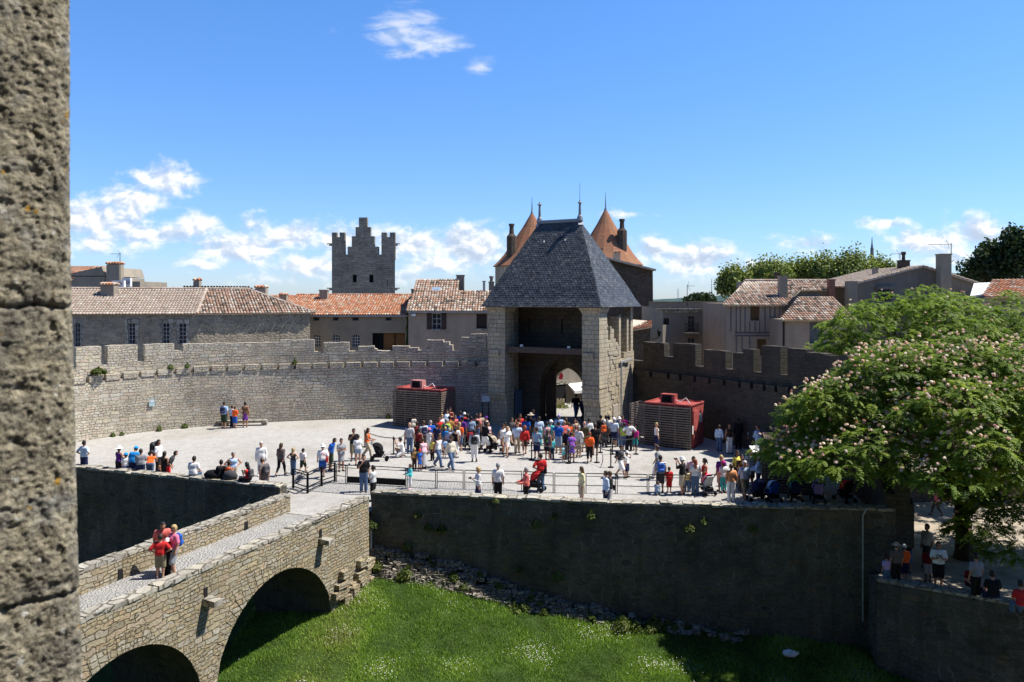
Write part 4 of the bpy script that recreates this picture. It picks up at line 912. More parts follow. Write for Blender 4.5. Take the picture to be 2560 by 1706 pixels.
root = thing('gable_building', P(1570, 800, 76), 'tall dark brown windowless stone gable building right of the gate roof', 'building')
mb = MB(); d = 76; mb.prism([P(1440, 900, d), P(1634, 900, d), P(1632, 676, d), P(1500, 641, d), P(1440, 630, d)], (0, 1, 0), 9); mb.build('wall', M_brickdark, root)
mb = MB(); mb.bar(P(1438, 627, d)+Vector((0, 4, 0)), P(1637, 676, d)+Vector((0, 4, 0)), 9.4, .16, up=(0, 0, 1)); mb.build('roof', M_tileA, root)
chimney(root, 1534, 1551, 628, 646, 78, M_r4, 'tile', .6); chimney(root, 1495, 1507, 623, 650, 76.5, M_brick, 'flat', .5)
# --- lean-to and lamp wall next to the gate
root = thing('lean_to', P(1605, 860, 61), 'small lean-to with an orange tiled roof beside the gate tower', 'shed'); d = 61
mb = MB(); mb.hexa([Vector((P(1585, 0, d).x, d, 0)), Vector((P(1626, 0, d).x, d, 0)), Vector((P(1626, 0, d).x, d+4, 0)), Vector((P(1585, 0, d).x, d+4, 0)), P(1585, 822, d), P(1626, 818, d), P(1626, 812, d)+Vector((0, 4, 0)), P(1585, 812, d)+Vector((0, 4, 0))]); mb.build('wall', M_brickdark, root)
tile_roof('roof', root, [P(1580, 824, d-.3), P(1628, 816, d-.3), P(1628, 802, d+2.6), P(1580, 798, d+2.6)], M_tileB)
h = House('lamp_wall_house', 'narrow pale grey rendered house end carrying a wall lantern', 'house', 1629, 1657, 66, 0, 782, M_r1, 5); h.walls()
mb = MB(); mb.prism([h.T(0, 0, h.z1), h.T(h.W, 0, h.z1), h.T(0, 0, h.z1+.5)], (0, 1, 0), 5); mb.build('gable', M_r1, h.root)
root = thing('wall_lantern', P(1648, 838, 65.4), 'black wall lantern on a scrolled bracket', 'lamp'); c = P(1648, 832, 65.4)
mb = MB(); mb.lathe([(.10, -.3), (.17, .1), (.19, .12), (.02, .33)], c, 6); mb.build('lantern', M_metal, root); mb = MB(); mb.tube([c+Vector((-.5, .55, -.6)), c+Vector((-.2, .2, -.5)), c+Vector((0, 0, -.3))], .03, 6); mb.build('bracket', M_metal, root)
# --- grey building with cornice and balcony
h = House('cornice_house', 'dark grey town house with long cornice and a small iron balcony', 'house', 1634, 1822, 73, 0, 775, M_r3, 8)
h.window(1659, 1673, 796, 826, closed=M_shutb, sill=True); h.window(1775, 1790, 795, 825, closed=M_shutb, sill=True); h.window(1720, 1737, 790, 830, (2, 4), frame=M_r3)
h.window(1660, 1675, 845, 880, closed=M_shutb, sill=True); h.window(1719, 1738, 845, 870, (2, 2), frame=M_r3); h.window(1774, 1792, 843, 880, closed=M_shutb); h.walls()
mb = MB(); h.bx(mb, -.2, h.W, -.35, .3, h.z1-.02, h.z1+.12); h.bx(mb, -.2, h.W, -.15, .3, h.z1-.25, h.z1-.023); mb.build('cornice', M_cope, h.root)
mb = MB(); zt_ = P(0, 756, 74).z; h.bx(mb, -.2, h.W, 1.0, 1.5, h.z1+.0, zt_); h.bx(mb, -.2, h.W, .9, 1.6, zt_+.003, zt_+.07); mb.build('attic', M_r3, h.root)
o = h.rect(1711, 1747, 810, 832, -.7); mb = MB(); h.bx(mb, o[0], o[1], -.75, -.003, o[2]-.12, o[2]); bl = mb.build('balcony', M_cope, h.root); mb = MB()
for k in range(13): u = o[0]+.03+(o[1]-o[0]-.06)*k/12; h.bx(mb, u-.012, u+.012, -.74, -.715, o[2]+.002, o[3])
h.bx(mb, o[0], o[1], -.75, -.7, o[3]+.002, o[3]+.05); mb.build('railing', M_metal, bl)
# --- half-timbered house
h = House('half_timbered_house', 'half-timbered house with blue-grey beams under a pale mottled tile roof', 'house', 1816, 1954, 64, 0, 759, M_r2, 8)
h.window(1876, 1899, 766, 802, closed=M_brown); h.window(1893, 1917, 848, 890, closed=M_brown); h.walls()
mb = MB(); tim = [775, 820, 855, 895, 1065, 1108, 1150, 1190]
def stud(x, y0, y1, w=2.2):
    o = h.rect(x-w/2, x+w/2, y0, y1); h.bx(mb, o[0], o[1], -.035, .01, o[2], o[3])
for k in tim: stud(1600+k/3.41, 762, 830)
for k in (935, 980, 1020): stud(1600+k/3.41, 804, 830)
for k in (820, 870, 935, 1108, 1150, 1190): stud(1600+k/3.41, 842, 900)
for y0, y1 in ((830.5, 834), (838, 841.5)): o = h.rect(1838, 1950, y0, y1); h.bx(mb, o[0], o[1], -.045, .01, o[2], o[3])
mb.build('timber_frame', plain('blue_grey_timber', (.115, .115, .135), .85, .2, .3, 8), h.root)
zr = P(0, 702, 69.5).z; zz = P(0, 722, 67.5).z; o = h.o
uR = h.uz(1955, 760)[0]
r = tile_roof('roof', h.root, [h.T(-.45, -.45, h.z1-.1), h.T(h.W+.1, -.45, h.z1-.1), h.T(h.uz(2004, 725, 3.4)[0], 3.4, zz), h.T(h.uz(2068, 702, 5.2)[0], 5.2, zr), h.T(h.uz(1863, 702, 5.2)[0], 5.2, zr)], M_tileC)
tile_roof('roof', h.root, [h.T(h.uz(1975, 722, 3.4)[0], 3.35, zz-.1), h.T(h.uz(2066, 722, 3.4)[0], 3.35, zz-.1), h.T(h.uz(2072, 702, 5.2)[0], 5.22, zr), h.T(h.uz(1975, 702, 5.2)[0], 5.22, zr)], M_tileC)
ridge_tiles(r, h.T(h.uz(1863, 702, 5.2)[0], 5.25, zr+.03), h.T(h.uz(2070, 702, 5.2)[0], 5.25, zr+.03), M_tileA, .11)
mb = MB(); h.bx(mb, h.uz(1988, 730, 3.9)[0], h.uz(2060, 730, 3.9)[0], 3.9, 4.4, 6.0, P(0, 726, 67.9).z); mb.build('dormer_wall', M_r1, h.root)
mb = MB(); h.bx(mb, h.W-.02, h.W+.3, .4, 7, 5, h.z1+.0); h.bx(mb, h.uz(1863, 702, 5.3)[0], h.uz(2060, 702, 5.3)[0], 5.3, 8, 4, zr-.05); mb.build('rear_wall', M_r1, h.root)
chimney(h.root, 1950, 1969, 692, 742, 65.2, M_r1, 'flat', .6); chimney(h.root, 1940, 1951, 684, 705, 70, M_brickdark, 'flat', .4); chimney(h.root, 2073, 2088, 701, 745, 67, M_brick, 'flat', .5)
root = thing('satellite_dish', P(1977, 716, 66), 'grey satellite dish beside the half-timbered house chimney', 'dish'); mb = MB(); c = P(1977, 715, 66); mb.lathe([(.02, 0), (.2, .03), (.34, .12)], c, 14); mb.build('dish', M_lead, root); mb = MB(); mb.tube([c, c-Vector((0, 0, 1.2))], .03, 6); mb.build('mast', M_metal, root)
# --- lower house with grey shutters
h = House('shuttered_house', 'low pale rendered house with closed grey shutters below a mottled tile roof', 'house', 1955, 2135, 61, 0, 799, M_r2, 7)
h.window(2024, 2058, 806, 859, closed=M_shut, sill=True); h.walls()
zr = P(0, 741, 65.6).z
tile_roof('roof', h.root, [h.T(-.2, -.5, h.z1), h.T(h.W, -.5, h.z1), h.T(h.W, 4, zr), h.T(h.uz(2000, 741, 4)[0], 4, zr)], M_tileC)
mb = MB(); h.bx(mb, 1.2, h.W, 4.05, 7, h.z1, zr-.03); mb.build('rear_wall', M_r1, h.root)
mb = MB(); h.bx(mb, .08, .16, -.12, -.01, 0, h.z1-.1); mb.build('downpipe', M_metal, h.root)
# --- grey gable house on the right
d = 67; root = thing('gabled_house', P(2290, 800, d), 'large grey gabled house with stained render and a tall chimney at right', 'house')
mb = MB(); mb.prism([P(2118, 900, d), P(2470, 900, d), P(2462, 713, d), P(2310, 667, d), P(2118, 714, d)], (0, 1, 0), 10); mb.build('wall', M_r3, root)
for a, b in ((P(2106, 716, d-.3), P(2311, 664, d-.3)), (P(2466, 713, d-.3), P(2309, 664, d-.3))):
    tile_roof('roof', root, [a, a+Vector((0, 10.6, 0)), b+Vector((0, 10.6, 0)), b] if a.x < b.x else [a+Vector((0, 10.6, 0)), a, b, b+Vector((0, 10.6, 0))], M_tileA, .26, .4)
mb = MB(); o0, o1 = P(2190, 724, d-.12), P(2236, 716, d-.12); mb.box(((o0+o1)/2), (o1.x-o0.x, .3, o1.z-o0.z)); mb.build('lintel', M_r3, root)
mb = MB(); o0, o1 = P(2198, 752, d-.1), P(2226, 724, d-.1); mb.box(((o0+o1)/2)+Vector((0, .06, 0)), (o1.x-o0.x, .1, o1.z-o0.z)); mb.build('window', M_glass, root)
mb = MB(); mb.box(P(2128, 780, 66.3), (.75, .8, 5.2)); mb.build('corner_pier', M_r1, root)
chimney(root, 2352, 2379, 637, 760, 65.8, M_r1, 'flat', .8); chimney(root, 2251, 2275, 653, 690, 69, M_brickdark, 'flat', .6, .75); chimney(root, 2185, 2196, 673, 700, 70, M_r4, 'flat', .4)
antenna(2378, 608, 700, 66, 1.9, 'long tv antenna on the tall chimney of the big grey house'); antenna(2250, 632, 690, 70, .8, 'small tv antenna left of the dark chimney pot')
root = thing('satellite_dish', P(2385, 665, 66), 'pale satellite dish fixed to the tall grey chimney', 'dish'); mb = MB(); c = P(2385, 651, 66); me = MB(); me.lathe([(.02, 0), (.25, .04), (.43, .15)], (0, 0, 0), 16); o = me.build('dish', M_lead, root); o.location = c-root.location; o.rotation_euler = (R(60), 0, R(50)); mb.tube([c, c+Vector((-.3, .2, -.25))], .03, 6); mb.build('bracket', M_metal, root)
# --- far right roofs
d = 58; root = thing('tiled_house', P(2540, 800, d), 'house with orange and grey barrel tiles cut off by the right edge', 'house')
mb = MB(); mb.hexa([Vector((x, y, z)) for z in (-.5, P(0, 745, d).z) for x, y in ((P(2470, 0, d).x, d), (46, d), (46, d+8), (P(2470, 0, d).x, d+8))]); mb.build('wall', M_r1, root)
tile_roof('roof', root, [P(2462, 742, d-.5), Vector((46, d-.5, P(0, 735, d-.5).z)), Vector((46, d+4, P(0, 695, d+4).z)), P(2482, 702, d+4)], M_tileB, .32, .42)
root = thing('flat_roof', P(2440, 742, 60), 'white flat zinc roof between the gabled house and the right-hand tiles', 'roof'); mb = MB(); mb.hexa([P(2425, 745, 59.5), P(2465, 738, 59.5), P(2478, 710, 63), P(2435, 712, 63)]+[q+Vector((0, 0, .12)) for q in (P(2425, 745, 59.5), P(2465, 738, 59.5), P(2478, 710, 63), P(2435, 712, 63))]); mb.build('roof_sheet', M_white, root)
mb = MB(); a = P(2440, 742, 60); mb.box((a.x+.3, 61.5, 4), (1.6, 3.0, a.z*2-8.6)); mb.build('wall', M_r1, root)
root = thing('church_spire', P(2180, 700, 150), 'small grey slate spire behind the plane trees', 'spire'); c = P(2180, 690, 150); mb = MB(); mb.lathe([(2.6, 0), (1.9, 1.2), (1.0, 3.3), (.35, 5), (.3, 6.8)], c-Vector((0, 0, 1.5)), 8); mb.build('spire_roof', M_slate, root); mb = MB(); mb.lathe([(.3, 0), (.12, 1.1), (.06, 2.2)], c+Vector((0, 0, 5.2)), 6); mb.build('finial', M_lead, root)
mb = MB(); mb.lathe([(2.3, -10), (2.3, 0)], c-Vector((0, 0, 1.5)), 8); mb.build('spire_tower', M_tour, root)
# --- distant wooded hills
def hills():
    mb = MB(); X = np.linspace(-3200, 3200, 161); prof = interp([(-3200, 4), (380, 5), (540, 20), (670, 26), (900, 50), (1100, 90), (1400, 92), (2200, 100), (3200, 90)])
    rows = []
    for j, (y, f) in enumerate(((1600, 0), (1900, .55), (2150, .9), (2300, 1), (2700, .8))): rows.append([(x, y, -9+f*(prof(x)*1.0)+(8*noise.noise(Vector((x*.012, y*.01, 1)))+4*noise.noise(Vector((x*.05, y*.02, 4))))*f) for x in X])
    n = len(X); mb.add([p for r in rows for p in r], [(j*n+i, j*n+i+1, (j+1)*n+i+1, (j+1)*n+i) for j in range(4) for i in range(n-1)])
    m = plain('wooded_hills', (.05, .085, .075), .95, .1, .55, .035); mb.build('hills', m, kind='structure')
hills()
# ------------------------------------------------------------------ foreground pillar
def pillar():
    d0 = 1.8; edge = interp([(-200, 180), (600, 181), (700, 184), (850, 188), (1100, 194), (1300, 199), (1500, 205), (1750, 213)])
    e = Vector((-.72, -.694)); n = Vector((.694, -.72)); nz, nt_ = 480, 90; mb = MB(); W = []
    zs = np.linspace(CZ+.78, CZ-.98, nz)
    joints = [CZ-(y-HY)/F*d0 for y in (765, 1480)]
    for z in zs:
        py = HY-(z-CZ)*F/d0; x0 = (edge(py)-CX)/F*d0
        for j in range(nt_):
            t = (j/(nt_-1))**1.3*.42; p = Vector((x0, d0))+e*t; q = Vector((t*9, z*7.5, 0))
            dsp = .005*noise.noise(q)+.003*noise.noise(q*2.7)+.003*noise.noise(q*6.1)+.0035*noise.noise(q*13)+.0035*noise.noise(q*27); pit = noise.noise(q*3.6+Vector((5, 2, 7))); dsp -= .012*max(0, pit-.22)
            for jz in joints:
                g = abs(z-jz-.006*noise.noise(Vector((t*20, 0, jz)))); dsp -= .013*math.exp(-(g/.005)**2)
            rd = .018*math.exp(-t/.012)
            p = p+n*(dsp-rd); W.append((p.x, p.y, z))
    mb.add(W, [(i*nt_+j, i*nt_+j+1, (i+1)*nt_+j+1, (i+1)*nt_+j) for i in range(nz-1) for j in range(nt_-1)])
    a = [W[i*nt_] for i in range(nz)]
    for i in range(nz-1):      # the face turning away behind the edge
        p, q = a[i], a[i+1]; mb.quad(p, q, (q[0]-.5, q[1]+.12, q[2]), (p[0]-.5, p[1]+.12, p[2]))
    m, nt, b = newmat('pitted_sandstone', .95, .1); t = nd(nt, 'TexCoord').outputs['Object']
    f1 = nd(nt, 'TexNoise', {'Vector': t, 'Scale': 5, 'Detail': 9, 'Roughness': .72}).outputs[0]; f2 = nd(nt, 'TexNoise', {'Vector': t, 'Scale': 45, 'Detail': 6, 'Roughness': .75}).outputs[0]
    f3 = nd(nt, 'TexNoise', {'Vector': t, 'Scale': 30, 'Detail': 2}).outputs[0]; f4 = nd(nt, 'TexNoise', {'Vector': vm(nt, 'ADD', t, (3, 1, 5)), 'Scale': 24, 'Detail': 2}).outputs[0]
    c = rampn(nt, f1, [(.25, (.11, .105, .09)), (.42, (.23, .21, .165)), (.52, (.34, .30, .215)), (.62, (.27, .26, .225)), (.85, (.20, .197, .185))])
    c = mixc(nt, 1, c, rampn(nt, f2, [(.32, (.28, .28, .28)), (.5, (1, 1, 1)), (.68, (1.6, 1.6, 1.6))]), 'MULTIPLY')
    c = mixc(nt, nd(nt, 'MapRange', {0: f3, 1: .68, 2: .74}).outputs[0], c, (.62, .60, .54)); c = mixc(nt, nd(nt, 'MapRange', {0: f4, 1: .70, 2: .75}).outputs[0], c, (.42, .25, .05))
    nt.links.new(c, b.inputs['Base Color']); bp = nd(nt, 'Bump', {'Strength': 1, 'Distance': .012, 'Height': f2}); nt.links.new(bp.outputs[0], b.inputs['Normal'])
    tag(mb.build('stone_pillar', m, smooth=True), 'close blurred pitted sandstone pillar filling the left edge', 'pillar')
pillar()

# ------------------------------------------------------------------ foliage
def raw_mesh(name, V, Q, U, mat, parent=None, kind=None, loc=None):
    """V (n,3) verts, Q (m,4) quads, U (m,) random value per quad"""
    me = bpy.data.meshes.new(name); n, m = len(V), len(Q); org = np.zeros(3)
    if parent is not None: org = np.array(parent.matrix_basis.translation)
    me.vertices.add(n); me.vertices.foreach_set('co', (V-org).astype(np.float32).ravel()); me.loops.add(m*4); me.loops.foreach_set('vertex_index', Q.astype(np.int32).ravel())
    me.polygons.add(m); me.polygons.foreach_set('loop_start', np.arange(0, m*4, 4, dtype=np.int32))
    ul = me.uv_layers.new(name='UVMap'); uv = np.repeat(np.clip(U, 0, 1), 4); ul.data.foreach_set('uv', np.stack([uv, uv], 1).astype(np.float32).ravel())
    me.materials.append(mat); me.update(calc_edges=True); me.validate(); o = link(name, me, parent)
    if kind: o['kind'] = kind
    return o
def unit(a): return a/np.maximum(np.linalg.norm(a, axis=1, keepdims=True), 1e-9)
def quads_at(C, A, B):      # centre and two half axes
    V = np.stack([C-A-B, C+A-B, C+A+B, C-A+B], 1).reshape(-1, 3); return V, np.arange(len(V)).reshape(-1, 4)
def rand_unit(n): return unit(rng.normal(size=(n, 3)))
def fronds(base, dr, L, droop, pairs=6, wf=.17):
    V = []; up = np.array([0, 0, 1.0]); side = unit(np.cross(dr, up)); n = len(base)
    def pos(t): return base+dr*(L*t)[:, None]-up*(droop*L*t*t)[:, None]
    for k in range(pairs):
        t = (k+.4)/pairs; tt = np.full(n, t); r0 = pos(tt); r1 = pos(tt+.62/pairs); w = (L*wf*math.sin(math.pi*(.18+.75*t)))[:, None]
        for s in (-1, 1):
            tip = side*s*w+dr*w*.35-up*w*.35; V.append(np.stack([r0, r1, r1*.0+r1+tip*.95, r0+tip], 1))
    V = np.concatenate(V, 0); return V.reshape(-1, 3), np.arange(len(V)*4).reshape(-1, 4)
def limb_tree(name, label, base, fork, tips, r0, mat=M_bark, sub=2, group=None, cat='tree'):
    root = thing(name, base, label, cat, group); mb = MB(); base, fork = Vector(base), Vector(fork); mid = base.lerp(fork, .5)+Vector((.15, .1, 0))
    mb.tube([base-Vector((0, 0, .3)), base+Vector((0, 0, .3)), mid, fork], [r0*1.5, r0*1.1, r0*.9, r0*.75], 10); ends = []
    for t in tips:
        t = Vector(t); k = (t-fork).length; m1 = fork.lerp(t, .45)+Vector((random.uniform(-.3, .3), random.uniform(-.3, .3), .12*k)); q = r0*random.uniform(.35, .5)
        mb.tube([fork-Vector((0, 0, .05)), fork.lerp(m1, .5), m1, m1.lerp(t, .6), t], [q, q*.8, q*.6, q*.35, .03], 7)
        for i in range(sub):
            a = m1.lerp(t, random.uniform(.1, .7)); b = a+Vector((random.uniform(-1, 1), random.uniform(-1, 1), random.uniform(.1, .8)))*k*.28; mb.tube([a, a.lerp(b, .5)+Vector((0, 0, .1)), b], [q*.3, q*.2, .02], 5)
    mb.build('trunk', mat, root, smooth=True); return root
def mimosa(label, base, C, rad, nclump, frd, mat, per, zmin, extra=(), bloss=0, fork=None, lean=(0, 0)):
    C, rad = np.array(C), np.array(rad); cl = []; tries = 0
    while len(cl) < nclump and tries < 20000:
        tries += 1; v = rand_unit(1)[0]
        if v[2] < -.25: continue
        p = C+v*rad*random.uniform(.82, 1.04)
        if p[2] < zmin or any(np.linalg.norm((p-q)/np.array([1.25, 1.25, .75])) < 1.02 for q, _ in cl): continue
        cl.append((p, random.uniform(.95, 1.5)))
    for e in extra: cl.append((np.array(e[:3]), e[3]))
    ft = fork or (base[0]-.2, base[1], base[2]+2.8)
    far = sorted(cl, key=lambda c: -c[1])[:22]
    root = limb_tree('mimosa_tree', label, base, ft, [tuple(p-np.array([0, 0, .25])) for p, r in far], .34)
    B, D, Cn = [], [], []
    for p, r in cl:
        k = int(per*r*r); v = rand_unit(k); v[:, 2] = np.abs(v[:, 2])*1.0-.28; v = unit(v); B.append(p+v*np.array([r, r, r*.62])*rng.uniform(.75, 1.05, (k, 1))); Cn.append(np.repeat(p[None], k, 0)); D.append(v)
    B, D, Cn = map(np.concatenate, (B, D, Cn)); nt_ = len(B)
    b2 = np.repeat(B, frd, 0); d2 = np.repeat(D, frd, 0); az = rng.uniform(0, 2*np.pi, len(b2)); h = np.stack([np.cos(az), np.sin(az), rng.uniform(-.1, .55, len(b2))], 1)
    dr = unit(h+d2*.75); L = rng.uniform(.30, .55, len(b2)); V, Q = fronds(b2, dr, L, rng.uniform(.35, .8, len(b2)))
    u = np.clip(rng.normal(.5, .2, nt_), 0, 1); u = np.clip(np.repeat(u, frd)+rng.normal(0, .1, len(b2)), 0, 1); U = np.tile(u, 12)
    raw_mesh('crown', V, Q, U, mat, root)
    if bloss:
        hgt = B[:, 2]; fac = np.clip((D[:, 2]+.1), 0, 1)**1.5*np.clip(.35+.65*(np.sin(B[:, 0]*1.3)+np.sin(B[:, 1]*.9+B[:, 2]*1.7)+1.2)/2, .05, 1)*np.clip((B[:, 2]-zmin+2.5)/4, .15, 1)
        idx = rng.choice(nt_, bloss, replace=False, p=fac/fac.sum()); P0 = B[idx]+D[idx]*.12+np.array([0, 0, .22])+rng.normal(0, .06, (bloss, 3))
        P1 = np.repeat(P0, 9, 0); v = rand_unit(len(P1)); v[:, 2] = np.abs(v[:, 2]); c = P1+v*rng.uniform(.01, .075, (len(P1), 1)); a = rand_unit(len(P1)); b_ = unit(np.cross(a, v)); a = unit(np.cross(b_, v))
        V, Q = quads_at(c, a*.034, b_*.034); raw_mesh('blossom', V, Q, np.repeat(np.clip(rng.normal(.6, .25, bloss), 0, 1), 9), M_bloss, root, 'stuff')
    return root
def e3(px, py, d, r): p = P(px, py, d); return (p.x, p.y, p.z, r)
mimosa('flowering mimosa tree with pale pink blossom spreading over the moat wall', (19.6, 34, TZ), (19.2, 33.0, 1.7), (7.5, 5.2, 4.9), 72, 8, M_frond, 44, 1.75,
       [e3(2440, 1330, 32.5, 1.1), e3(2530, 1370, 32, 1.2), e3(2500, 1270, 33, 1.3), e3(2420, 1225, 33.5, 1.2), e3(2560, 1180, 34, 1.4), e3(2560, 1280, 32.5, 1.2), e3(2480, 1180, 33.5, 1.3),
        e3(2010, 1150, 34, 1.0), e3(1955, 1110, 34.5, .9), e3(2060, 1090, 33, 1.1), e3(2300, 1130, 33, 1.2), e3(2390, 1100, 31.5, 1.3)], 2600)
mimosa('broad green mimosa tree without open flowers behind the flowering one', (25.6, 47, TZ), (25.6, 46.5, 4.9), (7.0, 5.2, 4.3), 52, 7, M_frond2, 36, 1.5, [e3(2110, 830, 45, 1.2), e3(2140, 800, 44.5, 1.3), e3(2090, 870, 44, 1.0), e3(2150, 870, 43.5, 1.2), e3(2230, 850, 43, 1.3), e3(2350, 830, 43, 1.4), e3(2450, 840, 43, 1.4), e3(2180, 900, 43.5, 1.2)], 90)
def leafy(name, label, c, rad, nleaf, size, mat, base, r0, group=None, lobes=16, upw=.0, cat='tree'):
    c, rad = np.array(c), np.array(rad); tips = []; LB = []
    for k in range(lobes):
        v = rand_unit(1)[0]; v[2] = abs(v[2])*1.05-.3; p = c+v*rad*random.uniform(.45, .72); LB.append((p, random.uniform(.32, .5)))
    root = limb_tree(name, label, base, tuple(np.array(base)*.45+c*.55-np.array([0, 0, rad[2]*.25])), [tuple(p) for p, r in LB[:9]], r0, sub=1, group=group, cat=cat)
    ps, ns = [], []
    for p, r in LB:
        k = nleaf//lobes; v = rand_unit(k); rr = rng.uniform(.5, 1.12, (k, 1)); ps.append(p+v*rad*r*rr+np.array([0, 0, upw])*np.maximum(v[:, 2:], 0)*rng.uniform(0, 1, (k, 1))**3); ns.append(v)
    ps, ns = np.concatenate(ps), np.concatenate(ns); ns = unit(ns+rng.normal(0, .6, ns.shape)); a = unit(np.cross(ns, rand_unit(len(ns)))); b = np.cross(ns, a); s = rng.uniform(.6, 1.2, (len(ps), 1))*size
    V, Q = quads_at(ps, a*s, b*s*.7); raw_mesh('crown', V, Q, rng.normal(.5, .22, len(ps)), mat, root); return root
for px, py, rx, ry, d, lb in ((1838, 715, 50, 52, 92, 'leftmost plane tree of the row behind the half-timbered house'), (1915, 700, 72, 56, 96, 'second plane tree from the left behind the half-timbered roof'), (1992, 698, 66, 56, 99, 'plane tree in the middle of the row behind the chimneys'),
                          (2062, 690, 68, 64, 97, 'tallest plane tree with a rounded crown right of the brick chimney'), (2130, 686, 68, 66, 95, 'dense plane tree standing left of the slate spire'), (2205, 698, 50, 50, 100, 'small plane tree right of the slate spire')):
    c = P(px, py, d); leafy('plane_tree', lb, c, (rx/F*d, rx/F*d*.8, ry/F*d), 7000, .13, M_plane, (c.x, d, -.5), .3, 'plane trees behind the town houses', 24, 1.5)
for px, py, rx, ry, d, lb in ((2470, 672, 70, 78, 78, 'dark broad-leaved tree rising above the flat zinc roof'), (2545, 650, 80, 100, 76, 'tallest dark tree at the right edge of the skyline')):
    c = P(px, py, d); leafy('dark_tree', lb, c, (rx/F*d, rx/F*d*.8, ry/F*d), 6500, .16, M_darkleaf, (c.x, d, -.5), .35, 'dark trees on the right skyline', 20, .3)
c = P(1745, 748, 130); leafy('dark_bush', 'dark evergreen bush above the roofline of the cornice house', c, (3.2, 2.5, 1.3), 1500, .2, M_darkleaf, (c.x, 130, -.5), .2, lobes=9, cat='bush')

# grass in the moat: real blades
def grass():
    n = 260000; x = rng.uniform(-11, 16, n); y = rng.uniform(24, 35.2, n); keep = np.ones(n, bool)
    mwx = np.array([p.x for p in MW.p]); mwy = np.array([p.y for p in MW.p]); keep &= y < np.interp(x, mwx, mwy)-.05
    keep &= (x-bo.x)*bnv.x+(y-bo.y)*bnv.y < 4.5
    keep &= np.abs(x) < y*.66; x, y = x[keep], y[keep]
    z = np.array([moat_z(a, b) for a, b in zip(x, y)]); k = len(x)
    pat = np.array([noise.noise(Vector((a*.55, b*.55, 9))) for a, b in zip(x, y)]); p2 = np.array([noise.noise(Vector((a*.22+4, b*.22, 2))) for a, b in zip(x, y)])
    h = rng.uniform(.05, .13, k)*(1+.9*np.clip(pat, -.4, 1)); nearw = np.clip(1-(np.interp(x, mwx, mwy)-y)/1.6, 0, 1); h *= 1+1.3*nearw*rng.uniform(0, 1, k)
    az = rng.uniform(0, 2*np.pi, k); w = np.stack([np.cos(az), np.sin(az), 0*az], 1)*rng.uniform(.008, .02, (k, 1)); b0 = np.stack([x, y, z-.02], 1); ln = np.stack([rng.normal(0, .4, k), rng.normal(0, .4, k), np.ones(k)], 1)*h[:, None]
    V = np.stack([b0-w, b0+w, b0+ln+w*.25, b0+ln-w*.25], 1).reshape(-1, 3); dry = np.clip((p2-.28)*4, 0, 1)*rng.uniform(0, 1, k)
    U = np.clip(.36+.55*pat+.3*p2+rng.normal(0, .15, k), .02, .85)*(1-dry)+dry*.97
    tag(raw_mesh('grass', V, np.arange(k*4).reshape(-1, 4), U, M_grass, kind='stuff'), 'lush green grass covering the floor of the moat', 'grass')
    i = rng.choice(k, 2400, p=(np.clip(pat+.05, .004, 1)**3)/np.sum(np.clip(pat+.05, .004, 1)**3)); c = b0[i]+ln[i]*1.1+np.array([0, 0, .03]); a = rand_unit(len(i))*.013; a[:, 2] *= .3; b = np.stack([-a[:, 1], a[:, 0], a[:, 2]], 1)
    V, Q = quads_at(c, a, b); tag(raw_mesh('wild_flowers', V, Q, U[i], M_daisy, kind='stuff'), 'tiny white wild flowers sprinkled through the moat grass', 'flowers')
grass()
# weeds on the walls
def weed_mesh(n, r, h, hang=0):
    az = rng.uniform(0, 6.283, n); q = rng.uniform(0, 1, n)**.6; b = np.stack([np.cos(az)*q*r, np.sin(az)*q*r*.6, rng.uniform(0, h, n)*(1-q*.6)], 1); nn = unit(np.stack([np.cos(az), np.sin(az)-.4, rng.uniform(-.2, 1, n)], 1)+rng.normal(0, .4, (n, 3)))
    a = unit(np.cross(nn, rand_unit(n))); c = np.cross(nn, a); s = rng.uniform(.02, .055, (n, 1)); V, Q = quads_at(b-np.array([0, 0, hang])*q[:, None], a*s*1.6, c*s*.7); return V, Q, rng.normal(.5, .25, n)
WP = []
for n, r, h in ((420, .34, .55), (300, .28, .35), (520, .5, .5), (160, .2, .28)):
    V, Q, U = weed_mesh(n, r, h); o = raw_mesh('weed', V, Q, U, M_weed); WP.append(o)
used = set()
def weed(kind, loc, s, label, group, cat='weed'):
    o = WP[kind]
    if kind in used: o = o.copy(); scene.collection.objects.link(o)
    used.add(kind); o.location = loc; o.scale = (s, s, s); o.rotation_euler = (0, 0, random.uniform(0, 6.28)); tag(o, label, cat, group)
for i in range(52):
    px = 940+i*16+random.uniform(-10, 10) if i < 48 else random.uniform(940, 1420); s = MW.px(px); off = random.uniform(.1, .8); p = MW.pt(s, off, 0); z = moat_z(p.x, p.y)+random.uniform(-.25, (.8 if px < 1280 else .15)*(1-off)); weed((0, 1, 2, 1)[i % 4], (p.x, p.y, z), random.uniform(.6, 1.3), 'bushy green weed growing in the rubble along the foot of the moat wall', 'weeds along the foot of the moat wall')
for px, py in ((1045, 1285), (1072, 1318), (1105, 1322), (1340, 1308), (1020, 1365), (1385, 1288), (1478, 1288), (1300, 1420), (1395, 1440), (1882, 1320), (1760, 1302), (1725, 1320), (1240, 1250)):
    s = MW.px(px); d = MW.at(s)[0].y; p = MW.pt(s, .08, P(px, py, d).z-.1); weed(3 if px != 1882 else 1, p, random.uniform(.7, 1.2), 'small plant rooted in the joints of the shaded moat wall', 'plants in the moat wall joints')
p = MW.pt(MW.px(934), .25, 0); weed(2, (p.x, p.y, -1.1), .7, 'green creeper at the top of the drain pipe in the bridge corner', None, 'plant'); weed(0, (p.x-.35, p.y-.3, -2.75), 1.5, 'leafy shrub at the foot of the drain pipe beside the bridge', None, 'shrub')
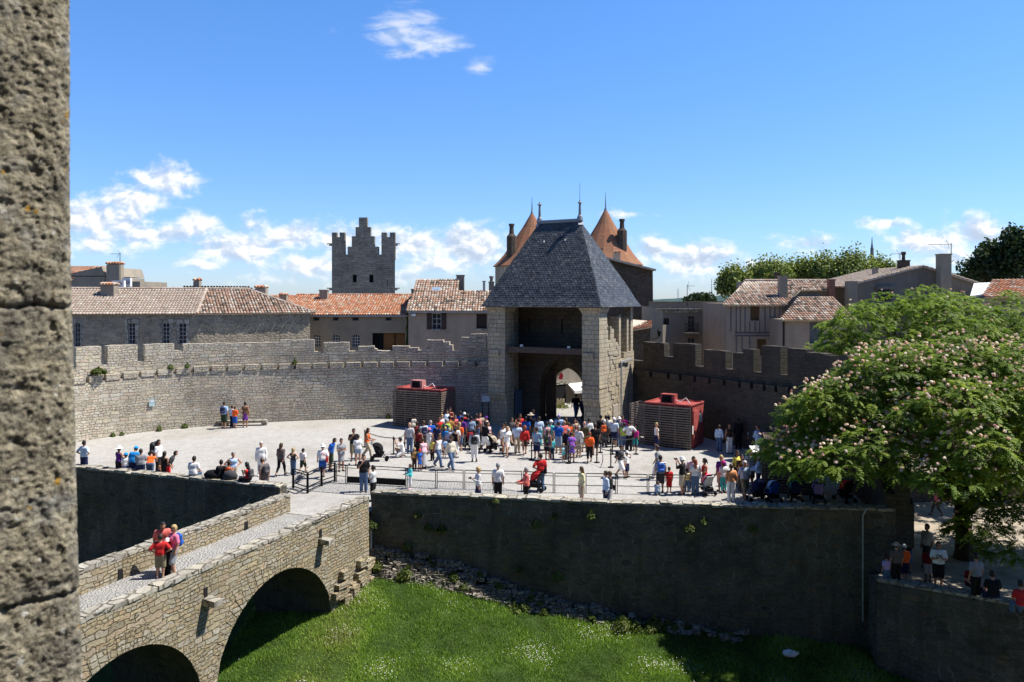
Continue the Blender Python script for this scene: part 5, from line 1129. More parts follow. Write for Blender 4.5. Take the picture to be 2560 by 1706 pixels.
for px, py, k, s in ((398, 1078, 0, .75), (462, 1070, 2, .75), (528, 1063, 0, .55), (282, 1092, 1, .8), (305, 1089, 3, .9), (430, 1072, 3, .9), (748, 1048, 1, .7), (970, 1046, 0, .8)): weed(k, G(px, py), s, 'low green weed at the foot of the sunlit rampart', 'weeds at the foot of the sunlit rampart')
p = LW.pt(LW.px(246), .02, P(246, 935, 49.5).z); weed(2, p, 1.0, 'green shrub growing from the rampart ledge at the far left', None, 'shrub')
for px, py in ((426, 921), (468, 919), (736, 916)): p = LW.pt(LW.px(px), -.05, zfL(LW.px(px))); weed(3, p, 1.1, 'tuft of grass on the ledge of the sunlit rampart', 'grass tufts on the rampart ledge', 'plant')
h = House('tmp', 'tmp', 'tmp', 1014, 1022, 68.2, 0, 780, M_r1); bpy.data.objects.remove(h.root)
n = 500; V, Q = quads_at(np.stack([rng.uniform(P(1014, 0, 68.2).x, P(1022, 0, 68.2).x, n)+.1, np.full(n, 68.1)+rng.uniform(-.1, .1, n), rng.uniform(2.5, P(0, 780, 68.2).z, n)], 1), rand_unit(n)*.08, rand_unit(n)*.08); tag(raw_mesh('ivy', V, Q, rng.normal(.6, .2, n), M_weed), 'green ivy climbing between the low house and the shuttered house', 'ivy')
q = P(1401, 1020, 60); n = 260; V, Q = quads_at(np.array(q)+rng.normal(0, 1, (n, 3))*np.array([.3, .25, .2]), rand_unit(n)*.07, rand_unit(n)*.07); root = thing('potted_plant', q-Vector((0, 0, 1.0)), 'bright green potted bush inside the gate arch', 'plant'); raw_mesh('foliage', V, Q, rng.normal(.75, .2, n), M_weed, root); mb = MB(); mb.lathe([(.2, 0), (.28, .75)], q-Vector((0, 0, .95)), 10); mb.build('pot', M_brick, root)

# ------------------------------------------------------------------ containers behind slats
def container(label, a, b, depth, h, ac, left=True, right_slats=False, body=None):
    M_red = body or globals()['M_red']
    a, b = Vector(a[:2]), Vector(b[:2]); e = (b-a).normalized(); v = Vector((-e.y, e.x)); L = (b-a).length; z0 = min(cz(a.y), cz(b.y))-.1; T = lambda x, y, z: Vector((a.x+e.x*x+v.x*y, a.y+e.y*x+v.y*y, z0+z))
    bx = lambda mb, x0, x1, y0, y1, z0_, z1: mb.hexa([T(x0, y0, z0_), T(x1, y0, z0_), T(x1, y1, z0_), T(x0, y1, z0_), T(x0, y0, z1), T(x1, y0, z1), T(x1, y1, z1), T(x0, y1, z1)])
    root = thing('ticket_container', T(L/2, depth/2, 0), label, 'container'); mb = MB(); c0 = .12 if right_slats else .95
    bx(mb, c0, L-.03, .5, depth, .1, h-.02); mb.build('body', M_red, root)
    mb = MB(); bx(mb, c0-.05, L, .13, .22, h-.018, h+.06); bx(mb, c0-.05, L, depth-.06, depth+.03, h-.018, h+.06); bx(mb, L-.06, L+.02, .223, depth-.063, h-.018, h+.06); bx(mb, c0-.05, c0+.03, .223, depth-.063, h-.018, h+.06); mb.build('roof_rim', M_red, root)
    def screen(p0, p1, hs, n):
        mb = MB(); d = (p1-p0).normalized()
        for k in range(n): z = .12+(hs-.15)*k/(n-1); mb.bar(p0+Vector((0, 0, z)), p1+Vector((0, 0, z)), .035, .075)
        ln = (p1-p0).length
        for k in range(max(2, int(ln/.85))+1): q = p0.lerp(p1, k/max(2, int(ln/.85))); o = Vector((-d.y, d.x, 0))*.05; mb.bar(q+o, q+o+Vector((0, 0, hs+.04)), .07)
        mb.build('slat_screen', M_wood, root)
    mb = MB(); bx(mb, c0, L-.05, .12, .16, .1, h-.16); mb.build('gap_shade_sheet', M_dark, root)  # black sheet standing in for the shade in the gaps between slats
    screen(T(0, 0, 0), T(L, 0, 0), h-.12, 18); screen(T(0, depth*.6, 0), T(0, .06, 0), h-.12, 18)
    if not right_slats: screen(T(.05, depth*.6, 0), T(c0-.05, depth*.6, 0), h-.12, 18)
    if right_slats: screen(T(L+.05, .05, 0), T(L+.05, depth, 0), h-.12, 18)
    else:
        mb = MB(); bx(mb, L-.028, L+.02, .55, 1.45, .2, h-.35); dr = mb.build('door', M_red, root); mb = MB(); bx(mb, L+.022, L+.035, 1.55, 1.95, 1.55, 2.1); mb.build('notice', M_white, root); mb = MB(); bx(mb, L+.022, L+.035, .28, .45, 1.0, 1.5); mb.build('notice', M_white, root)
        mb = MB(); bx(mb, L+.02, L+.06, .62, .7, 1.0, 1.2); mb.build('handle', M_metal, dr)
    x, y = ac; ar = thing('air_conditioner', T(x, y, h), 'red air conditioning box on top of the '+('left' if right_slats else 'right')+' ticket container', 'air conditioner'); mb = MB(); bx(mb, x-.45, x+.45, y-.25, y+.25, h+.02, h+.55); mb.build('casing', M_red if not right_slats else plain('pale_red', (.5, .22, .2), .6), ar)
    mb = MB(); c = T(x-.05, y-.26, h+.29)
    for k in (.2, .13, .06): mb.tube([c+Vector((e.x*k*math.cos(t), e.y*k*math.cos(t), k*math.sin(t))) for t in np.linspace(0, 6.283, 13)], .016, 4)
    bx(mb, x-.35, x+.28, y-.254, y-.251, h+.06, h+.5) ; mb.build('fan_grille', M_metal, ar)
    mb = MB(); mb.tube([T(x+.45, y, h+.2), T(x+.75, y, h+.12), T(x+1.0, y+.2, h+.35), T(x+1.25, y+.2, h+.02)], .03, 6); mb.build('hose', M_white, ar)
container('left red ticket container behind dark horizontal wooden slats', (-8.05, 53.1), (-4.75, 51.5), 2.0, 2.72, (1.5, .8), right_slats=True)
container('right red ticket container with open red end wall behind dark slats', (7.2, 48.1), (10.45, 46.0), 2.4, 2.68, (2.2, .9))
container('slatted container half hidden under the flowering tree', (12.0, 37.5), (14.25, 36.9), 2.0, 2.6, (1.6, 1.2), right_slats=True, body=M_wood2)
bpy.data.objects['air_conditioner.004']['label'] = 'air conditioning box on the slatted container under the flowering tree'

# ------------------------------------------------------------------ barriers, posts, belts
def gpt(px, py): return G(px, py)
rail = [(733, 1222), (769, 1234), (804, 1217), (837, 1206)]
def panel(name, label, p, q, h, group, kick=False, mid=True, post=.035):
    p, q = Vector(p), Vector(q); root = thing(name, (p+q)/2, label, 'barrier', group); U = Vector((0, 0, 1)); d = (q-p).normalized(); p = p+d*.04; q = q-d*.04
    for a in (p, q): mb = MB(); mb.bar(a, a+U*h, post); mb.build('post', M_metal, root)
    mb = MB(); mb.bar(p+U*h, q+U*h, .035); mb.build('top_rail', M_metal, root); mb = MB(); mb.bar(p+U*(h-.14), q+U*(h-.14), .025); mb.build('middle_rail', M_metal, root); mb = MB(); mb.bar(p+U*.36, q+U*.36, .028); mb.build('lower_rail', M_metal, root)
    if kick: mb = MB(); mb.bar(p+U*.2, q+U*.2, .02, .28); mb.build('kick_plate', M_metal, root)
fp = [(840, 1207), (866, 1210), (936, 1213), (1016, 1218), (1091, 1222), (1160, 1224), (1235, 1226), (1306, 1227), (1385, 1232), (1463, 1233), (1541, 1234), (1620, 1236), (1782, 1238)]
lbl = ['narrow barrier panel between ramp handrail and gate', 'left leaf of the low black gate with solid kick plate', 'right leaf of the low black gate with solid kick plate', 'black barrier panel beside the child in turquoise', 'black barrier panel left of the blond woman in navy skirt', 'black barrier panel behind the blond woman in navy skirt',
       'black barrier panel beside the grey-haired man in white', 'black barrier panel by the red folding pushchair', 'black barrier panel left of the woman in the yellow top', 'black barrier panel right of the woman in the yellow top', 'black barrier panel behind the man in the light blue shirt', 'black barrier panel in front of the group with strollers']
for i, (a, b) in enumerate(zip(fp, fp[1:])): panel('barrier_panel', lbl[i], G(*a), G(*b), .93, 'black steel barriers across the court', kick=i in (1, 2))
root = thing('handrail', G(790, 1222), 'sloping black handrail of square posts beside the bridge ramp', 'handrail'); pts = [G(*r) for r in rail]
for p in pts: mb = MB(); mb.bar(p-Vector((0, 0, .1)), p+Vector((0, 0, .98)), .1, .06); mb.build('post', M_metal, root)
for z in (.98, .86, .3, .12):
    mb = MB()
    for a, b in zip(pts, pts[1:]): mb.bar(a+Vector((0, 0, z)), b+Vector((0, 0, z)), .04)
    mb.build('rail', M_metal, root)
def stanchion(px, py, to, label):
    p = G(px, py); root = thing('belt_post', p, label, 'post', 'black belt posts guiding the queues'); mb = MB(); mb.lathe([(.17, 0), (.16, .03), (.03, .05)], p, 14); mb.build('foot', M_metal, root); mb = MB(); mb.lathe([(.035, .04), (.035, .9), (.045, .91), (.045, 1.0), (.03, 1.02)], p, 10); mb.build('pole', M_metal, root)
    if to:
        q = G(*to); mb = MB(); n = 6; A = [p.lerp(q, k/n)+Vector((0, 0, .93-.10*math.sin(math.pi*k/n))) for k in range(n+1)]
        for a, b in zip(A, A[1:]): mb.bar(a, b, .012, .05)
        mb.build('belt', plain('grey_webbing', (.16, .16, .165), .8), root)
for px, py, to, lb in ((912, 1118, (984, 1136), 'belt post behind the woman in orange with a stroller'), (984, 1136, (1012, 1125), 'belt post beside the crouching man taking a photo'), (1012, 1125, (1090, 1128), 'belt post left of the man in grey and jeans'), (1090, 1128, (1150, 1130), 'belt post among the left-hand queue'),
                       (1201, 1122, (1140, 1126), 'belt post in front of the man in black top and white shorts'), (1329, 1150, (1421, 1159), 'belt post beside the man in blue-grey tee'), (1421, 1159, (1501, 1132), 'nearest belt post in front of the queue at the gate'), (1492, 1157, (1421, 1159), 'belt post beside the woman in orange and black'),
                       (1527, 1169, (1492, 1157), 'belt post standing furthest right front of the queue'), (1531, 1136, (1527, 1169), 'belt post behind the front right belt post'), (1501, 1132, (1531, 1136), 'belt post beside the man in black by the queue'), (1590, 1136, (1531, 1136), 'belt post nearest the right ticket container')): stanchion(px, py, to, lb)

# ------------------------------------------------------------------ pipes, plaque, litter, other small things
p = MW.pt(MW.px(931), .16, 0); mb = MB(); mb.tube([(p.x, p.y, -.9), (p.x, p.y, -3.4)], .055, 8); tag(mb.build('drain_pipe', M_zinc), 'white drain pipe in the corner between bridge and moat wall', 'pipe')
p = MW.pt(MW.px(2155), .1, 0); mb = MB(); mb.tube([(p.x+.1, p.y-.1, .42), (p.x, p.y, .1), (p.x, p.y, -4.2)], .03, 6); tag(mb.build('drain_pipe', M_zinc), 'thin grey pipe running down the dark end of the moat wall', 'pipe')
s = LW.px(379); p = LW.pt(s, .08, P(0, 1005, 51.8).z); t = LW.at(s)[1]; root = thing('wall_sign', p, 'small pale blue plaque on the sunlit rampart', 'sign'); mb = MB(); ax = Vector((t.y, -t.x)); mb.bar(p-Vector((0, 0, .22)), p+Vector((0, 0, .22)), .32, .03, up=(t.x, t.y, 0)); mb.build('board', plain('pale_blue_enamel', (.42, .58, .62), .5), root)
mb = MB(); mb.bar(p+Vector((t.x*.03, t.y*.03, .03)), p+Vector((t.x*.03, t.y*.03, .15)), .2, .006, up=(t.x, t.y, 0)); mb.build('symbol', M_white, root)
q = Vector((11.0, 31.0, moat_z(11, 31)+.15)); mb = MB(); mb.lathe([(.04, 0), (.2, .04), (.23, .11), (.15, .2), (.04, .23)], q, 14, sx=1.25, sy=.7)
for i, v in enumerate(mb.v): k = 1+.7*noise.noise(Vector(v)*9); mb.v[i] = tuple(q+(Vector(v)-q)*k)
tag(mb.build('plastic_bag', M_white, smooth=True), 'crumpled white plastic bag lying in the moat grass', 'bag')
root = thing('stone_bench', G(585, 1068), 'low stone slab bench against the sunlit rampart', 'bench'); mb = MB(); mb.box(G(590, 1066)+Vector((.3, .25, .3)), (3.3, .5, .14), .1); mb.build('seat', M_cope, root)
for k in (-1.1, 1.5): mb = MB(); mb.box(G(590, 1066)+Vector((.3+k, .25+.1*k, .1)), (.35, .42, .26), .1); mb.build('support', M_cope, root)
p = Vector((13.1, 41.6, cz(41.6))); root = thing('information_desk', p, 'white information desk beside the flowering tree', 'desk'); mb = MB(); mb.box(p+Vector((.3, .3, 1.05)), (1.3, .6, .06), .1, 0, Matrix.Rotation(R(25), 3, 'X')); mb.build('board', M_white, root); mb = MB(); mb.box(p+Vector((.3, .45, .5)), (.9, .12, 1.0), .1); mb.build('leg', M_metal, root)
root = thing('notice_sign', P(1213, 1000, 52.6), 'pale blue notice sign on the left corner of the gate tower', 'sign'); mb = MB(); a, b = P(1204, 1005, 52.6), P(1224, 990, 52.6); mb.box((a+b)/2, (b.x-a.x, .06, b.z-a.z)); mb.build('board', plain('pale_blue_panel', (.32, .38, .45), .5), root); mb = MB()
for k in (-.2, .2): mb.bar(Vector(((a.x+b.x)/2+k, 52.66, .2)), Vector(((a.x+b.x)/2+k, 52.66, b.z)), .05)
mb.build('frame', M_metal, root)
for px, y0, d, lb in ((1978, 725, 900, 'left'),): pass
for px, yt, lb in ((1695, 722, 'thin radio mast on the far wooded hill'), (1779, 697, 'tall thin lattice mast on the far hill left of the plane trees')):
    a = P(px, 742, 700); b = P(px, yt, 700); mb = MB(); mb.tube([a-Vector((0, 0, 6)), b], [.5, .2], 4)
    for k in range(5): q = a.lerp(b, .2+.16*k); mb.bar(q-Vector((.9, 0, 0)), q+Vector((.9, 0, 0)), .2)
    tag(mb.build('radio_mast', M_zinc), lb, 'mast')
for px, y0, y1, lb in ((1718, 712, 752, 'antenna with several rods above the cornice house'),): antenna(px, y0, y1, 74, .7, lb, 1)
# ------------------------------------------------------------------ people
V3 = lambda *a: np.array(a, float)
def surface_nets(f, org, h):
    """closed quad surface of f<0 on a regular grid"""
    S = f < 0; nx, ny, nz = f.shape; acc = np.zeros((nx-1, ny-1, nz-1, 3)); cnt = np.zeros((nx-1, ny-1, nz-1))
    C = [(i, j, k) for i in (0, 1) for j in (0, 1) for k in (0, 1)]
    sub = lambda A, c: A[c[0]:nx-1+c[0], c[1]:ny-1+c[1], c[2]:nz-1+c[2]]
    for c in C:
        for ax in range(3):
            if c[ax]: continue
            e = list(c); e[ax] = 1; a, b = sub(f, c), sub(f, e); m = (a < 0) != (b < 0); t = np.where(m, a/np.where(m, a-b, 1), 0)
            for q in range(3): acc[..., q] += m*((c[q]) if q != ax else t)
            cnt += m
    act = cnt > 0; idx = -np.ones(act.shape, int); idx[act] = np.arange(act.sum()); g = np.argwhere(act)
    V = (g+acc[act]/cnt[act][:, None])*h+org; Q = []
    for ax in range(3):
        a, b = [(1, 2), (2, 0), (0, 1)][ax]; sl0 = [slice(None)]*3; sl1 = [slice(None)]*3; sl0[ax] = slice(0, -1); sl1[ax] = slice(1, None); d = S[tuple(sl0)].astype(int)-S[tuple(sl1)]
        p = np.argwhere(d != 0); p = p[(p[:, a] > 0) & (p[:, b] > 0) & (p[:, a] < f.shape[a]-1) & (p[:, b] < f.shape[b]-1)]
        s = d[tuple(p.T)]; ea = np.zeros(3, int); ea[a] = 1; eb = np.zeros(3, int); eb[b] = 1
        q = np.stack([idx[tuple((p-ea-eb).T)], idx[tuple((p-eb).T)], idx[tuple(p.T)], idx[tuple((p-ea).T)]], 1); q[s < 0] = q[s < 0][:, ::-1]; Q.append(q)
    return V, np.concatenate(Q)
def smin(a, b, k):
    h = np.clip(.5+.5*(b-a)/k, 0, 1); return b*(1-h)+a*h-k*h*(1-h)
class Grid:
    def __init__(s, lo, hi, h):
        s.h = h; s.lo = np.array(lo)-2*h; n = np.ceil((np.array(hi)+2*h-s.lo)/h).astype(int)+1
        s.X = np.stack(np.meshgrid(*[s.lo[i]+h*np.arange(n[i]) for i in range(3)], indexing='ij'), -1)
    def cap(s, a, b, ra, rb, sc=(1, 1, 1)):
        sc = np.array(sc); a, b = np.array(a)*1.0, np.array(b)*1.0; d = (b-a); p = s.X-a; t = np.clip((p@d)/max(d@d, 1e-9), 0, 1)
        q = (p-t[..., None]*d)/sc; return (np.linalg.norm(q, axis=-1)-(ra+(rb-ra)*t))*sc.min()
def pose(name, kid=False, fem=False):
    sw = .17 if fem else .19; J = dict(pel=V3(0, 0, .95), wai=V3(0, 0, 1.09), che=V3(0, 0, 1.29), nec=V3(0, .01, 1.47), hea=V3(0, -.015, 1.625))
    for s, n in ((-1, 'R'), (1, 'L')):
        J['hip'+n] = V3(s*.09, 0, .90); J['kne'+n] = V3(s*.10, -.02, .49); J['ank'+n] = V3(s*.105, .02, .09); J['toe'+n] = V3(s*.125, -.15, .035)
        J['sho'+n] = V3(s*sw, 0, 1.40); J['elb'+n] = V3(s*(sw+.055), .03, 1.13); J['wri'+n] = V3(s*(sw+.06), -.05, .89); J['fin'+n] = V3(s*(sw+.05), -.09, .72)
    up = ['wai', 'che', 'nec', 'hea', 'shoL', 'shoR', 'elbL', 'elbR', 'wriL', 'wriR', 'finL', 'finR']
    def arms(f):
        for s, n in ((-1, 'R'), (1, 'L')):
            e, w, q = f(s)
            J['elb'+n], J['wri'+n], J['fin'+n] = V3(*e), V3(*w), V3(*q)
    def bend(deg, ks=up):
        a = R(deg); c, s = math.cos(a), math.sin(a); o = J['pel'].copy()
        for k in ks: p = J[k]-o; J[k] = o+V3(p[0], p[1]*c-p[2]*s, p[1]*s+p[2]*c)
    def leg(n, k, a, t): J['kne'+n], J['ank'+n], J['toe'+n] = V3(*k), V3(*a), V3(*t)
    def shift(dz, dy=0, ks=None):
        for k in ks or ['pel', 'hipL', 'hipR']+up: J[k] = J[k]+V3(0, dy, dz)
    if name in ('walk', 'push', 'walkb'):
        leg('R', (-.09, -.2, .52), (-.09, -.27, .11), (-.1, -.44, .08)); leg('L', (.1, .03, .49), (.1, .3, .17), (.11, .2, .04)); bend(3)
        for s, n in ((-1, 'R'), (1, 'L')): J['wri'+n] += V3(0, -.16*s+.04, .03); J['elb'+n] += V3(0, -.07*s, 0); J['fin'+n] += V3(0, -.26*s+.06, .06)
    if name == 'push' or name == 'reach': arms(lambda s: ((s*.22, -.1, 1.13), (s*.2, -.36, 1.07), (s*.18, -.52, 1.05)))
    if name == 'cross': arms(lambda s: ((s*.25, -.06, 1.14), (-s*.03, -.22, 1.19+.03*s), (-s*.17, -.2, 1.21+.03*s)))
    if name == 'phone': arms(lambda s: ((s*.24, -.08, 1.13), (s*.1, -.28, 1.2), (s*.04, -.37, 1.28)))
    if name == 'photo': arms(lambda s: ((s*.27, -.17, 1.26), (s*.11, -.25, 1.5), (s*.05, -.28, 1.64)))
    if name == 'hip': arms(lambda s: ((s*.40, .07, 1.17), (s*.19, -.03, 1.04), (s*.08, -.12, 1.0)))
    if name == 'onehip': J['elbL'], J['wriL'], J['finL'] = V3(.38, .07, 1.16), V3(.18, -.03, 1.04), V3(.08, -.12, 1.0); J['kneR'] += V3(0, -.06, 0)
    if name == 'handup': J['elbL'], J['wriL'], J['finL'] = V3(.30, -.1, 1.3), V3(.15, -.18, 1.52), V3(.06, -.14, 1.66)
    if name == 'face': J['elbR'], J['wriR'], J['finR'] = V3(-.26, -.12, 1.17), V3(-.08, -.2, 1.38), V3(-.02, -.17, 1.52)
    if name == 'back': arms(lambda s: ((s*.26, .1, 1.14), (s*.06, .16, 1.0), (-s*.06, .17, .96)))
    if name == 'shift': J['kneL'] += V3(.03, -.1, .02); J['ankL'] += V3(.08, -.06, 0); J['toeL'] += V3(.1, -.06, 0); bend(-2)
    if name == 'look': bend(14); J['hea'] += V3(0, -.05, -.02)
    if name == 'lean': bend(48); arms(lambda s: ((s*.24, -.62, 1.1), (s*.16, -.72, .92), (s*.1, -.88, .9))); J['hea'] += V3(0, .0, .06)
    if name in ('sit', 'sitphone', 'sitback'):
        shift(-.46)
        for s, n in ((-1, 'R'), (1, 'L')): J['hip'+n] = V3(s*.09, -.02, .47); leg(n, (s*.12, -.43, .5), (s*.12, -.43, .09), (s*.13, -.6, .035)); J['wri'+n] = V3(s*.17, -.3, .62); J['elb'+n] = V3(s*.25, -.06, .70); J['fin'+n] = V3(s*.13, -.46, .59)
        bend(-8 if name == 'sitback' else 8)
        if name == 'sitphone': arms(lambda s: ((s*.24, -.12, .72), (s*.08, -.3, .8), (s*.03, -.38, .9)))
    if name == 'crouch':
        shift(-.62, .12); bend(12)
        leg('R', (-.14, -.28, .47), (-.13, -.12, .1), (-.14, -.3, .035)); leg('L', (.14, -.2, .12), (.12, .22, .12), (.12, .2, .0)); J['hipR'] = V3(-.09, .1, .30); J['hipL'] = V3(.09, .1, .30)
        arms(lambda s: ((s*.22, -.22, .68), (s*.09, -.32, .92), (s*.04, -.33, 1.06)))
    if name == 'bow':
        bend(30)
        for n in 'LR': J['wri'+n] = J['elb'+n]+V3(0, -.12, -.2); J['fin'+n] = J['wri'+n]+V3(0, -.06, -.15)
    if kid:
        for k in up+['pel', 'hipL', 'hipR']: pass
    return J
PC = {}
def arr2mesh(name, V, Q, smooth=True):
    me = bpy.data.meshes.new(name); n, m = len(V), len(Q); me.vertices.add(n); me.vertices.foreach_set('co', np.asarray(V, np.float32).ravel()); me.loops.add(m*4); me.loops.foreach_set('vertex_index', np.asarray(Q, np.int32).ravel())
    me.polygons.add(m); me.polygons.foreach_set('loop_start', np.arange(0, m*4, 4, dtype=np.int32)); me.polygons.foreach_set('use_smooth', np.full(m, smooth)); me.update(calc_edges=True); return me
def bounds(J, pad=.2): a = np.array(list(J.values())); return a.min(0)-pad, a.max(0)+pad
def head_parts(g, J, ks):
    h, nk = J['hea'], J['nec']; ax = (h-nk)/np.linalg.norm(h-nk); f = g.cap(h+ax*.03+V3(0, .012, 0), h+ax*.045+V3(0, .012, 0), .095*ks, .095*ks, (.84, 1, 1.12)); return smin(f, g.cap(h-ax*.065*ks+V3(0, -.035, 0), h-ax*.04*ks+V3(0, -.035, 0), .052*ks, .062*ks), .04)
def torso(g, J, fem, gr=0, belly=0):
    w = 1 if not fem else .9; X = V3(1, 0, 0)
    f = g.cap(J['pel']-X*.075, J['pel']+X*.075, .108+gr, .108+gr, (1, .95, 1)); f = smin(f, g.cap(J['wai']-X*.055*w, J['wai']+X*.055*w, .098*w+gr+belly, .098*w+gr+belly), .1)
    f = smin(f, g.cap(J['che']-X*.085*w, J['che']+X*.085*w, .108+gr, .108+gr, (1, .92, 1)), .1); s = (J['shoL']+J['shoR'])/2
    f = smin(f, g.cap(J['shoR']*.8+s*.2-V3(0, 0, .02), J['shoL']*.8+s*.2-V3(0, 0, .02), .068+gr, .068+gr), .06)
    if fem: f = smin(f, g.cap(J['che']+V3(-.07, -.075, 0), J['che']+V3(.07, -.075, 0), .062+gr, .062+gr), .05)
    return f
def arm(g, J, n, gr=0, frac=1.0):
    s, e, w = J['sho'+n], J['elb'+n], J['wri'+n]
    if frac <= .5: t = frac/.5; return g.cap(s, s+(e-s)*t, .054+gr, .054+gr-.008*t+gr*.3)
    t = (frac-.5)/.5; f = g.cap(s, e, .054+gr, .043+gr); return smin(f, g.cap(e, e+(w-e)*t, .043+gr, .043+gr-.012*t), .03)
def legs(g, J, n, gr=0, frac=1.0, flare=0):
    h, k, a = J['hip'+n], J['kne'+n], J['ank'+n]
    if frac <= .5: t = frac/.5; return g.cap(h, h+(k-h)*t, .092+gr, .092-.03*t+gr+flare)
    t = (frac-.5)/.5; f = g.cap(h, k, .092+gr, .062+gr); c = k+(a-k)*.3+V3(0, .02, 0)
    f = smin(f, g.cap(k, k+(a-k)*t, .060+gr, .060-.022*t+gr+flare), .03); return smin(f, g.cap(k, c, .055+gr, .056+gr), .04) if gr < .012 else f
def fingers(J, n, VV, QQ, kid=1):
    w, f = J['wri'+n], J['fin'+n]; L = np.linalg.norm(f-w); d = (f-w)/max(L, 1e-6); side = np.cross(d, V3(0, 0, 1)); side = V3(0, 1, 0) if np.linalg.norm(side) < .3 else side/np.linalg.norm(side); nm = np.cross(side, d)
    def fing(a, dr, l, r, curl):
        b = len(VV); pts = [a, a+dr*l*.5, a+dr*l*.5+(dr*.75+nm*curl)*l*.5]
        for i, p in enumerate(pts):
            q = r*(1-.18*i)
            for sx, sy in ((-1, -1), (1, -1), (1, 1), (-1, 1)): VV.append(p+side*sx*q+nm*sy*q)
        for i in range(2):
            for j in range(4): QQ.append((b+i*4+j, b+i*4+(j+1) % 4, b+i*4+4+(j+1) % 4, b+i*4+4+j))
        QQ.append((b+8, b+9, b+10, b+11))
    pe = w+d*.085
    for i, l in enumerate((.066, .078, .074, .058)): fing(pe+side*(i-1.5)*.019, d+side*(i-1.5)*.06, l, .0088, -.35)
    fing(w+d*.035+side*.032, d*.75+side*.6, .062, .0105, -.1)
def body_mesh(ps, fem, kid, vox):
    key = ('body', ps, fem, kid, vox)
    if key in PC: return PC[key]
    J = pose(ps, kid, fem); lo, hi = bounds(J, .16); g = Grid(lo, hi, vox); ks = 1.22 if kid else 1.0
    f = torso(g, J, fem); f = smin(f, g.cap(J['nec']-V3(0, 0, .06), J['nec']+(J['hea']-J['nec'])*.45, .058, .052), .04)
    for n in 'LR':
        f = smin(f, legs(g, J, n), .05); f = smin(f, g.cap(J['ank'+n]-V3(0, -.03, .04), J['toe'+n], .042, .034), .03); f = smin(f, arm(g, J, n), .035)
        w, q = J['wri'+n], J['fin'+n]; d = (q-w)/max(1e-6, np.linalg.norm(q-w)); f = smin(f, g.cap(w, w+d*.075, .030, .036, (1, 1, 1)), .02)
    hd = head_parts(g, J, ks); h = J['hea']; f = smin(f, hd, .025); f = smin(f, g.cap(h+V3(0, -.105*ks, .0), h+V3(0, -.118*ks, -.022), .010, .017), .02)
    for s in (-1, 1): f = smin(f, g.cap(h+V3(s*.082*ks, .015, .0), h+V3(s*.088*ks, .02, .03), .016, .02), .01)
    V, Q = surface_nets(f, g.lo, vox); V = list(V); Q = [tuple(q) for q in Q]
    for n in 'LR': fingers(J, n, V, Q)
    nq = len(Q)
    for s in (-1, 1):        # eyes and mouth
        c = h+V3(s*.034*ks, -.100*ks, .022); b = len(V)
        for a_, b_ in ((-1, -1), (1, -1), (1, 1), (-1, 1)): V.append(c+V3(a_*.013, -.004 if a_*s < 0 else .004, b_*.008))
        Q.append((b, b+1, b+2, b+3))
    c = h+V3(0, -.103*ks, -.058*ks); b = len(V)
    for a_, b_ in ((-1, -1), (1, -1), (1, 1), (-1, 1)): V.append(c+V3(a_*.022, 0, b_*.005))
    Q.append((b, b+1, b+2, b+3))
    me = arr2mesh('person', np.array(V), np.array(Q)); me.materials.append(None); me.materials.append(M_eye); mi = np.zeros(len(Q), np.int32); mi[nq:] = 1; me.polygons.foreach_set('material_index', mi); PC[key] = me; return me
M_eye = plain('dark_eyes', (.03, .02, .018), .4)
